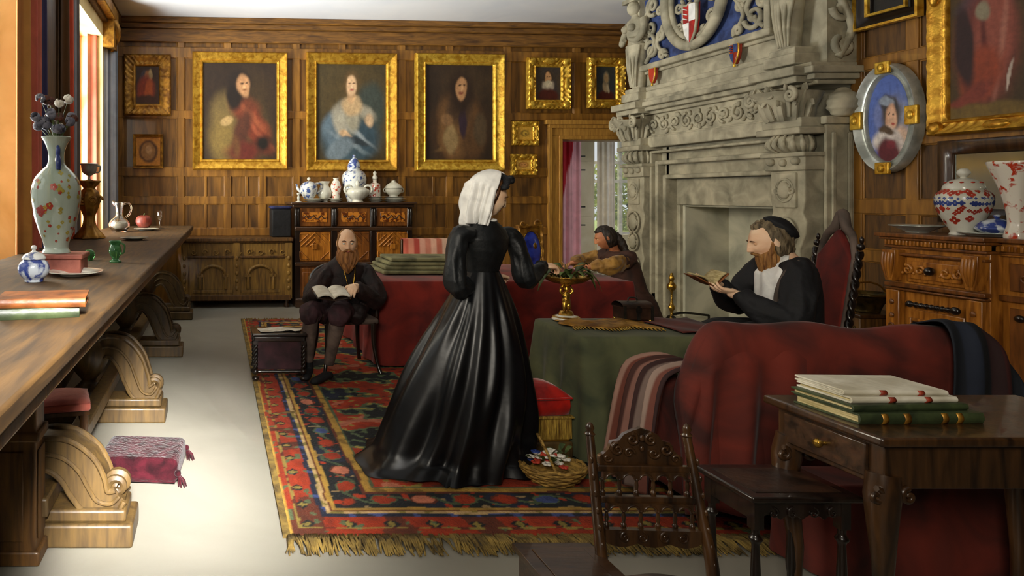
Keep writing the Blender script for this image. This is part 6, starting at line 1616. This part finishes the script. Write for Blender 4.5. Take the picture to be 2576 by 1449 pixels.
# bodice
mb=MB()
mb.ell([(wa.x,wa.y,1.035,.094,.080,sa),(wa.x,wa.y,1.07,.090,.076,sa),(1.466,3.718,1.12,.104,.086,sa),(1.472,3.712,1.20,.134,.104,sa),(1.475,3.71,1.26,.152,.100,sa),(1.475,3.712,1.305,.140,.082,sa),(1.477,3.712,1.335,.095,.066,sa),(1.48,3.712,1.362,.052,.050,sa)],40)
foldtube(mb,[rsh+V3(-.06,-.02,-.01),rsh,rsh.lerp(rel,.5)+V3(.01,-.015,0),rel+V3(.005,-.01,-.02),rel.lerp(rha,.55)+V3(0,0,-.015),rha+V3(-.02,-.01,0)],[.045,.050,.050,.056,.046,.030],.12,fr=6,seed=3)
foldtube(mb,[lsh+V3(.06,.02,-.01),lsh,lsh.lerp(lel,.5)+V3(-.022,0,0),lel+V3(-.005,0,-.035),lel.lerp(lha,.5)+V3(0,0,-.03),lha-V3(.02,.02,0)],[.045,.049,.054,.060,.048,.030],.13,fr=6,seed=9)
mb.organic('bodice',M['bodice'],w,.006,2,world=True)
mb=MB(); mb.tube([tuple(V3(1.481+.050*K(a),3.713+.048*S(a),1.362+.004*S(a))) for a in [2*PI*i/30 for i in range(31)]],.007,8); mb.build('white_collar',M['white'],w,world=True)
mb=MB(); c=rha+V3(-.022,-.01,0); mb.tube([c-V3(.02,.008,.0),c+V3(.012,.005,0)],[.033,.030],18); mb.build('sleeve_cuff',M['bodice'],w,world=True)
# skirt
mb=MB()
def Rth(a):
    cx_,sy=K(a),S(a)
    Rx=.365 if cx_>0 else .47; Ry=.29 if sy>0 else .31
    return 1/math.sqrt((cx_/Rx)**2+(sy/Ry)**2)
def skirt(u,v):
    a=2*PI*u; z=1.06*(1-v)+.022; r0=.088
    f=1-(1-v)**1.75; R0=Rth(a); r=r0+(R0-r0)*f
    cx=wa.x-(wa.x-1.33)*v**2.3; cy_=wa.y+(3.78-wa.y)*v**1.5
    s1=a*9+1.6*mnoise.noise(Vector((K(a)*1.2,S(a)*1.2,v*1.2)))*3
    fold=(.060*S(s1)+.030*S(a*17+v*1.5+2)+.045*mnoise.noise(Vector((K(a)*3,S(a)*3,v*1.4+3))))*min(1,v*3.2+.15)*(.55+.45*v)
    r*=1+fold*1.25
    if v>.9:
        t=(v-.9)/.1; r+=.035*t*t*(1+.8*S(a*6)) + (.05*t*t if K(a)<-.4 else 0); z=z if t<.6 else z
    return (cx+r*K(a),cy_+r*S(a),max(.022,z+.012*S(a*5)*(v>.95)))
mb.grid(skirt,220,90,closed=True)
mb.build('satin_skirt',M['satin'],w,world=True,smooth=180)
mb=MB(); mb.ell([(wa.x,wa.y,1.035,.098,.086,sa),(wa.x,wa.y,1.065,.094,.081,sa)],36); mb.build('waistband',M['satin'],w,world=True)
# cap and veil
mb=MB()
def veil(u,v):
    ph=(u*2-1)*1.45; rp=(.3+.9*v)*(.010*S(ph*9+2*S(3*ph)+v*3)+.006*S(ph*23+v*4)+.012*mnoise.noise(Vector((ph*3,v*4,1))))
    if v<.45:
        th=v/.45*1.60-.25; k=1.22+rp*5*v
        p=V3(S(th)*S(ph)*.082*k,-S(th)*K(ph)*.112*k,K(th)*.122*k)
        return hc+R@p
    t=(v-.45)/.55; th=1.35; k=1.22+rp*2.25
    p=V3(S(th)*S(ph)*.082*k,-S(th)*K(ph)*.112*k,K(th)*.122*k); q=hc+R@p
    out=(q-hc); out.z=0; out=out.normalized()
    cen=hc+V3(-.085,-.045,0)
    q=q.lerp(V3(cen.x,cen.y,q.z),.28*t)
    return q+out*((rp*1.4)+.018*S(PI*t*.9))+V3(-.030*t,-.012*t,-.245*t*(1-.30*abs(S(ph*.5))))
mb.grid(veil,90,50); mb.build('white_veil',M['white'],w,world=True,smooth=180,sol=.004)
mb=MB(); q=random.Random(2)
for i in range(26):
    a=PI*.02+PI*.96*i/25; p=hc+R@V3(.088*K(a),.022+.012*S(a),.055+.075*S(a)); mb.blob(p,(.017+.006*q.random(),.016,.013),8,6,fn=lambda n:1+.25*S(9*n.x+7*n.z))
for d in ((.04,.060,.125),(.02,.070,.118),(.06,.050,.110),(.05,.045,.13)): mb.blob(hc+R@V3(*d),(.024,.018,.014),8,6)
mb.build('black_ribbon',M['blackcl'],w,world=True,smooth=180)

# ---------------------------------------------------------------- 2. seated bearded man with a book, left
HF=V3(-.10,-1,-.12)
m=thing('person','balding bearded man in dark velvet, seated with an open white book on his lap','person',(1.02,5.7,.018))
hc=PT(873,612,5.72); hs=1.08
neck0=PT(873,668,5.78)
rsh=PT(822,690,5.78); lsh=PT(922,688,5.82); rel=PT(786,748,5.68); lel=PT(940,748,5.70); rha=PT(805,731,5.42); lha=PT(887,722,5.46)
pel=V3(1.075,5.86,.50); rkn=PT(782,790,5.42); lkn=PT(852,796,5.36); ran=PT(776,908,5.52); lan=V3(.90,5.42,.14)
mb=MB(); R=headmesh(mb,hc,HF,hs)
mb.tube([neck0-V3(0,0,.04),neck0,hc+R@V3(0,-.02,-.07)],[.065,.055,.054],18)
mb.ell([(pel.x,pel.y,.46,.15,.11),(pel.x,pel.y-.01,.62,.14,.10),(1.08,5.83,.78,.165,.11),(1.09,5.81,.87,.16,.09),(1.09,5.80,.93,.06,.06)],24)
for a,b,c_ in ((rsh,rel,rha),(lsh,lel,lha)): limb(mb,[a,b,c_],[.050,.042,.030])
for kn,an in ((rkn,ran),(lkn,lan)): limb(mb,[V3(pel.x+(-.08 if kn is rkn else .06),pel.y,.50),kn,kn.lerp(an,.4),an],[.08,.055,.05,.034])
hand(mb,rha+V3(-.03,.04,.0),V3(.35,-.9,-.05),V3(.2,0,-1),1.05,.45,1); hand(mb,lha+V3(.03,.03,.01),V3(-.5,-.75,-.35),V3(-.1,.2,-1),1.05,.55,-1)
mb.organic('body',M['skinl'],m,.0045,1,world=True)
eyes(m,hc,R,hs); mouth(m,hc,R,hs)
hair(m,'hair',hc,R,hs,M['beardg'],lambda n:min(.32-n.y,n.z+.55,.66-n.z+.25*(n.y<0)),k=1.08,amp=.05)
beard(m,'beard',hc,R,hs,M['beard'],L=.175,w=.078,fwd=.035)
mb=MB()
mb.ell([(pel.x,pel.y-.0,.50,.17,.13),(pel.x+.005,pel.y-.02,.62,.165,.13),(1.08,5.83,.74,.185,.135),(1.085,5.82,.84,.195,.125),(1.09,5.81,.90,.165,.10),(1.085,5.80,.945,.09,.075),(1.085,5.79,.975,.066,.062)],36)
foldtube(mb,[rsh+V3(.08,.01,0),rsh,rsh.lerp(rel,.5)+V3(-.02,0,0),rel+V3(-.01,0,-.02),rel.lerp(rha,.6)+V3(-.02,0,-.01),rha+V3(-.03,.05,0)],[.07,.078,.082,.078,.062,.042],.14,seed=1)
foldtube(mb,[lsh-V3(.08,-.01,0),lsh,lsh.lerp(lel,.5)+V3(.02,0,0),lel+V3(.01,0,-.02),lel.lerp(lha,.6)+V3(.01,0,-.01),lha+V3(.04,.05,.01)],[.07,.08,.086,.082,.064,.042],.14,seed=5)
for sg in (-1,1): foldtube(mb,[V3(pel.x+sg*.10,pel.y-.05,.56),V3(pel.x+sg*.13-.03,pel.y-.2,.53),V3(pel.x+sg*.13-.06,pel.y-.30,.46)],[.10,.09,.05],.15,seed=sg+3)
mb.organic('velvet_doublet',M['velvet'],m,.008,2,world=True)
mb=MB()
for kn,s0 in ((rkn,-.08),(lkn,.05)):
    foldtube(mb,[V3(pel.x+s0,pel.y-.02,.51),V3(pel.x+s0,pel.y,.51).lerp(kn,.5)+V3(0,0,.01),kn+V3(0,.02,0),kn.lerp(ran if kn is rkn else lan,.16)],[.105,.10,.088,.058],.12,seed=s0*30)
mb.organic('breeches',M['breech'],m,.008,2,world=True)
mb=MB()
for kn,an in ((rkn,ran),(lkn,lan)): limb(mb,[V3(pel.x,pel.y,.5).lerp(kn,.8),kn+V3(0,.005,-.005),kn.lerp(an,.3)+V3(0,.01,0),kn.lerp(an,.6),an],[.07,.066,.062,.048,.040],20)
mb.organic('hose',M['hose'],m,.007,2,world=True)
for an,d in ((ran,V3(-.25,-.9,0)),(V3(.87,5.36,.07),V3(-.75,-.6,0))):
    d=d.normalized(); mb=MB(); a=V3(an.x,an.y,.0)
    z=.018
    mb.tube([a-d*.05+V3(0,0,z+.045),a+V3(0,0,z+.05),a+d*.07+V3(0,0,z+.035),a+d*.14+V3(0,0,z+.028),a+d*.175+V3(0,0,z+.024)],[.034,.042,.040,.034,.016],14,flat=.8,up=(0,0,1)); mb.tube([a+V3(0,0,z+.04),an+V3(0,0,.01)],[.042,.037],14)
    mb.organic('shoe',M['blackcl'],m,.005,2,world=True)
mb=MB()
for sg in (-1,1): mb.tube([neck0+V3(sg*.05,-.085,-.0)+V3(0,0,0),neck0+V3(sg*.035,-.135,-.09),neck0+V3(sg*.012,-.145,-.19),neck0+V3(0,-.145,-.24)],.0055,6)
mb.blob(neck0+V3(0,-.15,-.26),(.012,.008,.018),10,8); mb.build('gold_chain',M['brass'],m,world=True)
bc=PT(832,741,5.36)
t=thing('open_book','open white-paged book held on the lap of the bearded seated man','book',tuple(bc),.1)
def leafpage(sg):
    return lambda u,v:(sg*.13*u,-.10+.20*v,.004+.028*S(PI*min(1,u*1.1))**.7*(1-.4*u)+.02*u)
mb=MB(); mb.M=Matrix.Rotation(.25,4,'X'); mb.grid(leafpage(1),14,8); mb.grid(leafpage(-1),14,8); mb.build('pages',M['paper'],t,smooth=180,sol=.010)
mb=MB(); mb.M=Matrix.Rotation(.25,4,'X'); mb.grid(lambda u,v:(-.14+.28*u,-.107+.214*v,-.008+.024*abs(2*u-1)**1.5),14,2); mb.build('cover',M['bkdark'],t,sol=.004)
# his chair
t=thing('tub_chair','dark wooden tub armchair under the bearded man in the middle distance','chair',(1.09,5.82,.018),.12)
mb=MB(); mb.box(-.24,.24,-.22,.20,.40,.45); mb.build('seat',M['grey'],t,bevel=.02,seg=3)
mb=MB()
def tub(u,v):
    a=-.35+ (PI+.7)*u; r=.27+.02*v; z=.42+(.30+.14*S(PI*u)**2)*v
    return (r*K(a),-.02+r*S(a)*.95,z)
mb.grid(tub,40,10); mb.build('curved_back',M['bkdark'],t,smooth=180,sol=.03)
mb=MB(); mb.tube([tub(i/30,1) for i in range(31)],.018,8); mb.build('arm_rail',M['black'],t)
for x,y,k in ((-.2,-.2,1),(.2,-.2,1),(-.18,.2,-1),(.2,.22,-1)):
    mb=MB(); mb.tube([(x,y,.42),(x*1.0,y*1.0,.25),(x*1.1,y*1.15,.08),(x*1.2,y*1.3,0)],[.024,.020,.016,.02],10); mb.build('leg',M['black'],t)
# low twisted-leg stool in front of him, with papers
L=thing('twist_leg_stool','low dark stool with barley-twist legs and papers on top, at the rug corner','stool',(.50,5.50,.018),.0)
def twist(mb,c,z0,z1,r=.017,n=26):
    for k in (0,1):
        mb.tube([(c[0]+r*.55*K(k*PI+i/n*2*PI*3.2),c[1]+r*.55*S(k*PI+i/n*2*PI*3.2),z0+(z1-z0)*i/n) for i in range(n+1)],r*.72,7)
mb=MB(); mb.box(-.22,.22,-.14,.14,.355,.38); mb.box(-.205,.205,-.125,.125,.31,.355); mb.build('seat_board',M['black'],L,bevel=.008,seg=3)
mb=MB(); mb.grid(lambda u,v:(-.19+.38*u,-.118,.10+.21*v),4,4); mb.box(-.17,.17,-.11,-.10,.09,.31); mb.build('leather_side',M['breech'],L)
for x in (-.19,.19):
    for y in (-.12,.12):
        mb=MB(); twist(mb,(x,y),.10,.30); mb.blob((x,y,.075),(.026,.026,.024),12,8); mb.blob((x,y,.022),(.03,.03,.022),12,8); mb.box(x-.02,x+.02,y-.02,y+.02,.29,.32); mb.build('twist_leg',M['black'],L)
mb=MB()
for y in (-.12,.12): mb.tube([(-.19,y,.075),(.19,y,.075)],.014,8)
for x in (-.19,.19): mb.tube([(x,-.12,.075),(x,.12,.075)],.014,8)
mb.build('stretcher',M['black'],L)
t=thing('crumpled_papers','loose white papers lying on the twist-legged stool','paper',(.50,5.48,.40))
def pap(x0,y0,w,d,rz,s):
    def f(u,v):
        x=-w/2+w*u;y=-d/2+d*v; return (x0+x*K(rz)-y*S(rz),y0+x*S(rz)+y*K(rz),.004+.012*abs(mnoise.noise(Vector((u*2.5,v*2.5,s))))+.02*max(0,u-.7))
    return f
mb=MB(); mb.grid(pap(-.05,0,.22,.14,.2,1),14,10); mb.grid(pap(.10,.02,.18,.13,-.35,4),14,10); mb.build('sheet',M['paper'],t,smooth=180,sol=.002)
# ---------------------------------------------------------------- 3. reading man, right
HF=V3(-.92,.12,-.36)
m=thing('person','bearded man in dark coat and white shirt front, reading in the red high-backed chair','person',(3.5,4.25,.0))
hc=V3(3.455,4.25,1.205); hs=1.12; neck0=V3(3.56,4.25,1.085)
lsh=V3(3.53,4.075,1.03); rsh=V3(3.53,4.43,1.03); lel=V3(3.40,3.98,.775); rel=V3(3.38,4.50,.80); lha=V3(3.185,4.13,.895); rha=V3(3.18,4.33,.92); pel=V3(3.56,4.25,.53)
mb=MB(); R=headmesh(mb,hc,HF,hs,nose=1.15)
mb.tube([neck0-V3(0,0,.05),neck0,hc+R@V3(0,-.025,-.07)],[.066,.056,.054],18)
mb.ell([(pel.x,pel.y,.48,.11,.15),(3.57,4.25,.7,.10,.15),(3.56,4.25,.9,.11,.165),(3.55,4.25,1.0,.09,.16),(3.55,4.25,1.07,.06,.06)],24)
for a,b,c_ in ((rsh,rel,rha),(lsh,lel,lha)): limb(mb,[a,b,c_],[.050,.042,.030])
for sg in (-1,1): limb(mb,[V3(3.54,4.25+sg*.09,.53),V3(3.16,4.25+sg*.10,.54),V3(3.2,4.25+sg*.10,.3),V3(3.22,4.25+sg*.10,.08)],[.085,.06,.055,.04])
hand(mb,lha+V3(.04,-.02,-.0),V3(-.85,.15,.10),V3(.25,.3,.9),1.05,.55,1,thumb=.9); hand(mb,rha+V3(.04,.02,0),V3(-.85,-.1,.10),V3(.25,-.2,.9),1.05,.55,-1,thumb=.9)
mb.organic('body',M['skinl'],m,.0045,1,world=True)
eyes(m,hc,R,hs,closed=True); mouth(m,hc,R,hs)
hair(m,'hair',hc,R,hs,M['hairg'],lambda n:min(max(.10-n.y,n.z-.80),n.z+.75),k=1.12,amp=.09)
hair(m,'skull_cap',hc+R@V3(0,-.030,.010),R,hs,M['blackcl'],lambda n:n.z*.8-1.0*n.y-.72,k=1.14,amp=.0)
beard(m,'beard',hc,R,hs,M['beardg'],L=.155,w=.066,fwd=.04,seed=4)
mb=MB()
mb.ell([(3.56,4.25,.50,.15,.19),(3.575,4.25,.68,.14,.19),(3.565,4.25,.86,.145,.205),(3.56,4.25,.97,.135,.205),(3.575,4.25,1.03,.11,.175),(3.59,4.25,1.085,.075,.10),(3.60,4.25,1.11,.05,.07)],36)
foldtube(mb,[lsh+V3(0,.09,.0),lsh,lsh.lerp(lel,.5)+V3(.02,-.02,0),lel+V3(.02,-.01,-.02),lel.lerp(lha,.6)+V3(0,0,-.01),lha+V3(.05,-.02,0)],[.07,.085,.090,.090,.070,.045],.13,seed=2)
foldtube(mb,[rsh-V3(0,.09,.0),rsh,rsh.lerp(rel,.5)+V3(.0,.02,0),rel+V3(.01,.01,-.02),rel.lerp(rha,.6),rha+V3(.05,.02,0)],[.07,.085,.088,.086,.068,.045],.13,seed=6)
for sg in (-1,1): foldtube(mb,[V3(3.56,4.25+sg*.09,.56),V3(3.35,4.25+sg*.10,.60),V3(3.16,4.25+sg*.10,.58),V3(3.17,4.25+sg*.10,.35),V3(3.20,4.25+sg*.10,.14)],[.12,.11,.085,.075,.07],.10,seed=sg+8)
mb.organic('dark_coat',M['blackcl'],m,.008,2,world=True)
mb=MB()
def shirt(u,v):
    a=PI+(u*2-1)*(1.0-.25*v); z=1.125-.36*v
    rx=.085+.08*min(1,v*3)+.008*S(u*22); ry=.10+.105*min(1,v*2.6)
    return (3.565+rx*K(a)*1.0,4.25+ry*S(a)*1.0,z+.012*S(u*9)*0)
mb.grid(shirt,40,24); mb.build('white_shirt',M['white'],m,world=True,smooth=180,sol=.006)
mb=MB()
for sg in (-1,1): mb.blob(V3(3.445,4.25+sg*.026,1.085),(.014,.028,.016),10,8)
mb.blob(V3(3.44,4.25,1.085),.012,8,6); mb.build('bow_tie',M['blackcl'],m,world=True)
mb=MB()   # light lapel edge on the near sleeve
mb.tube([(3.52,4.06,1.10),(3.44,4.05,1.02),(3.40,4.055,.90),(3.40,4.07,.80)],[.012,.016,.014,.008],8); mb.build('lapel',M['grey'],m,world=True)
for sg in (-1,1):
    mb=MB(); mb.tube([(3.25,4.25+sg*.10,.03),(3.18,4.25+sg*.10,.04),(3.08,4.25+sg*.10,.035),(3.03,4.25+sg*.10,.03)],[.04,.044,.036,.018],12,flat=.8); mb.organic('shoe',M['bkdark'],m,.006,1,world=True)
m.location=(3.53,4.25,0); m.rotation_euler.z=math.radians(-14)
_r=Matrix.Translation(Vector((3.53,4.25,0)))@Matrix.Rotation(math.radians(-14),4,'Z')@Matrix.Translation(Vector((-3.5,-4.25,0)))
_b=_r@Vector((3.105,4.22,.955))
t=thing('reading_book','open brown leather book held up by the man in the high-backed chair','book',tuple(_b),math.radians(-14))
mb=MB(); A=V3(.0,0,-.03)
def cov2(sg):
    return lambda u,v:(A.x+ (-.10 if sg<0 else .075)*u, -.10+.20*v, A.z+ (.060 if sg<0 else .085)*u)
for sg in (-1,1): mb.grid(cov2(sg),6,6)
mb.build('cover',M['bkbrown'],t,sol=.006)
mb=MB()
mb.grid(lambda u,v:(A.x+.004-.088*u+.0,-.094+.188*v,A.z+.008+.058*u+.014*S(PI*u)),10,4); mb.grid(lambda u,v:(A.x-.004+.066*u,-.094+.188*v,A.z+.008+.08*u+.010*S(PI*u)),10,4); mb.build('pages',M['page'],t,sol=.010)
# high-backed chair
t=thing('high_back_chair','tall pointed high-backed chair with red upholstery and twisted posts, behind the reading man','chair',(3.62,4.25,0),math.radians(-12))
mb=MB(); mb.box(-.28,.16,-.22,.22,.40,.46); mb.build('seat',M['red'],t,bevel=.02,seg=3)
def bk(y,z,d=0): return (.13+d+.13*(z-.45),y,z)
mb=MB(); mb.add([bk(-.15,.55),bk(.15,.55),bk(.15,1.12),bk(.0,1.29),bk(-.15,1.12),bk(-.15,.55,.04),bk(.15,.55,.04),bk(.15,1.12,.04),bk(0,1.29,.04),bk(-.15,1.12,.04)],[(0,1,2,3,4),(9,8,7,6,5),(0,5,6,1),(1,6,7,2),(2,7,8,3),(3,8,9,4),(4,9,5,0)]); mb.build('red_upholstery',M['red'],t,bevel=.012,seg=3,mods=())
mb=MB(); mb.tube([bk(-.16,1.11,.02),bk(-.12,1.24,.02),bk(-.05,1.30,.02),bk(0,1.385,.02),bk(.05,1.30,.02),bk(.12,1.24,.02),bk(.16,1.11,.02)],[.014,.02,.026,.03,.026,.02,.014],8); mb.blob(bk(0,1.385,.02),.028,10,8)
for sg in (-1,1): mb.tube([bk(sg*.15,.52,.02),bk(sg*.155,1.12,.02)],.014,7)
mb.build('carved_crest',M['grey'],t)
for sg in (-1,1):
    mb=MB(); n=46
    for k in (0,1): mb.tube([tuple(Vector(bk(sg*.195+.010*K(k*PI+i/n*2*PI*6),.46+.70*i/n,.02+.010*S(k*PI+i/n*2*PI*6)))) for i in range(n+1)],.012,7)
    mb.blob(bk(sg*.195,1.19,.02),(.02,.02,.022),10,8); mb.blob(bk(sg*.195,1.23,.02),(.012,.012,.022),8,6); mb.tube([bk(sg*.195,.47,.02),(.15,sg*.20,.2),(.20,sg*.22,0)],[.018,.02,.022],8); mb.build('twisted_post',M['black'],t)
for sg in (-1,1):
    mb=MB(); mb.lathe([(.02,0),(.026,.05),(.016,.12),(.024,.2),(.016,.3),(.022,.40)],c=(-.25,sg*.2,0),seg=12); mb.build('front_leg',M['black'],t)
# ---------------------------------------------------------------- 4. girl by the window
HF=V3(-.88,.36,-.42)
m=thing('person','dark-haired girl in brown dress bending over the red table before the doorway','person',(4.15,6.9,.0))
hc=PT(1524,598,6.9); hs=1.02; neck0=hc+V3(.085,0,-.125)
lsh=V3(4.10,6.74,.86); rsh=V3(4.10,7.06,.86); lel=V3(3.86,6.64,.80); rel=V3(3.86,7.14,.80); lha=PT(1473,672,6.72); rha=V3(3.68,7.0,.79)
mb=MB(); R=headmesh(mb,hc,HF,hs,nose=1.05)
mb.tube([neck0+V3(.02,0,-.05),neck0,hc+R@V3(0,-.025,-.07)],[.055,.046,.045],18)
mb.ell([(4.22,6.9,.42,.11,.15),(4.18,6.9,.62,.10,.13),(4.14,6.9,.78,.11,.14),(4.10,6.9,.88,.08,.13),(4.07,6.9,.93,.05,.05)],24)
for a,b,c_ in ((rsh,rel,rha),(lsh,lel,lha)): limb(mb,[a,b,c_],[.045,.036,.026])
hand(mb,lha+V3(.04,0,0),V3(-.9,.1,-.1),V3(0,.2,-1),.95,.4,1); hand(mb,rha+V3(.04,0,0),V3(-.9,-.1,-.1),V3(0,-.2,-1),.95,.4,-1)
mb.organic('body',M['skind'],m,.0045,1,world=True)
eyes(m,hc,R,hs,closed=True); mouth(m,hc,R,hs)
hair(m,'long_hair',hc,R,hs,M['haird'],lambda n:min(max(.18-n.y,n.z-.66),n.z+.9),k=1.12,amp=.06)
mb=MB(); 
for i,y in enumerate((-.06,-.02,.03,.06)): foldtube(mb,[hc+V3(.07,y*.7,.04),hc+V3(.125,y,-.04),hc+V3(.16,y*1.2,-.14),hc+V3(.21,y*1.3,-.24)],[.03,.036,.032,.012],.2,seg=14,seed=i)
mb.build('hair_locks',M['haird'],m,world=True,smooth=180)
mb=MB()
mb.ell([(4.25,6.9,.40,.18,.22),(4.22,6.9,.56,.14,.17),(4.18,6.9,.70,.14,.165),(4.14,6.9,.81,.145,.17),(4.10,6.9,.88,.12,.155),(4.08,6.9,.925,.075,.085)],30)
foldtube(mb,[lsh+V3(0,.08,0),lsh,lsh.lerp(lel,.45)+V3(.0,-.01,0)],[.06,.085,.075],.12,seed=2)
foldtube(mb,[rsh-V3(0,.08,0),rsh,rsh.lerp(rel,.45)],[.06,.085,.075],.12,seed=4)
mb.ell([(4.22,6.9,.02,.34,.34),(4.22,6.9,.2,.31,.31),(4.23,6.9,.42,.22,.25),(4.24,6.9,.5,.16,.2)],30)
mb.organic('brown_dress',M['brownd'],m,.009,2,world=True)
mb=MB()
foldtube(mb,[lsh.lerp(lel,.35),lel+V3(.01,-.01,0),lel.lerp(lha,.5)+V3(0,-.01,.01),lha+V3(.06,0,0)],[.078,.082,.068,.034],.16,seed=7)
mb.organic('ochre_sleeve',M['goldsl'],m,.007,2,world=True); mb=MB()
foldtube(mb,[rsh.lerp(rel,.35),rel+V3(.01,.01,0),rel.lerp(rha,.5)+V3(0,0,.01),rha+V3(.06,0,0)],[.075,.078,.064,.034],.16,seed=8)
mb.organic('ochre_sleeve',M['goldsl'],m,.007,2,world=True)
t=thing('plain_stool','plain dark stool on which the girl by the doorway sits','stool',(4.23,6.9,0))
mb=MB(); mb.lathe([(0,.38),(.17,.38),(.18,.40),(.17,.42),(0,.42)],seg=24); mb.build('seat',M['dark'],t)
for k in range(4):
    a=PI/4+k*PI/2; mb=MB(); mb.tube([(.11*K(a),.11*S(a),.38),(.15*K(a),.15*S(a),0)],.018,8); mb.build('leg',M['dark'],t)
# ================================================================ LIGHT AND CAMERA
wd=bpy.data.worlds.new('World'); bpy.context.scene.world=wd; wd.use_nodes=True
bg=wd.node_tree.nodes['Background']; bg.inputs[0].default_value=(.93,.97,1,1); bg.inputs[1].default_value=.75
def area(name,loc,target,sx,sy,power,col=(1,1,1),spread=180):
    l=bpy.data.lights.new(name,'AREA'); l.shape='RECTANGLE'; l.size=sx; l.size_y=sy; l.energy=power; l.color=col; l.spread=math.radians(spread)
    o=bpy.data.objects.new(name,l); C.objects.link(o); o.location=loc
    d=Vector(target)-Vector(loc); o.rotation_euler=d.to_track_quat('-Z','Y').to_euler(); return o
area('window_daylight_near',(-4.2,3.0,3.2),(1.0,4.2,.9),3.6,2.6,40,(1,.96,.88))
area('window_daylight_far',(-3.6,6.4,3.0),(1.8,7.8,1.0),3.0,2.4,620,(1,.92,.76))
area('added_ceiling_fill',(-3.6,6.6,.6),(3.2,9.2,4.0),3.0,1.2,1250,(.95,.97,1))  # added fill lamp aimed upward to brighten the ceiling
area('added_floor_patch_lamp',(.4,-1.8,3.2),(-.30,3.65,0),.9,.7,42,(1,.97,.92),spread=18)  # added narrow lamp for the bright floor patch; no window stands here
area('added_room_fill',(-1.2,-1.2,3.0),(3.6,6.6,1.6),1.6,1.4,60,(1,.92,.78),spread=70)  # added soft fill from behind the camera, where the wall has no window
sun=bpy.data.lights.new('sun','SUN'); sun.energy=4; sun.angle=math.radians(1.5); sun.color=(1,.94,.8)
so=bpy.data.objects.new('sun',sun); C.objects.link(so); so.rotation_euler=Vector((-.35,-.75,-.75)).to_track_quat('-Z','Y').to_euler(); so.location=(10,20,12)
sc=bpy.context.scene
cam=bpy.data.cameras.new('camera'); co=bpy.data.objects.new('camera',cam); C.objects.link(co); sc.camera=co
cam.sensor_width=36; cam.lens=36*F_/2576; cam.shift_x=(1288-CX)/2576; cam.shift_y=-(724.5-CY)/2576
cam.clip_start=.05; cam.clip_end=200
co.location=(0,0,EYE); co.rotation_euler=(PI/2,0,0)
sc.view_settings.view_transform='Standard'; sc.view_settings.look='None'; sc.view_settings.gamma=1; sc.view_settings.use_curve_mapping=False
sc.view_settings.exposure=0.0
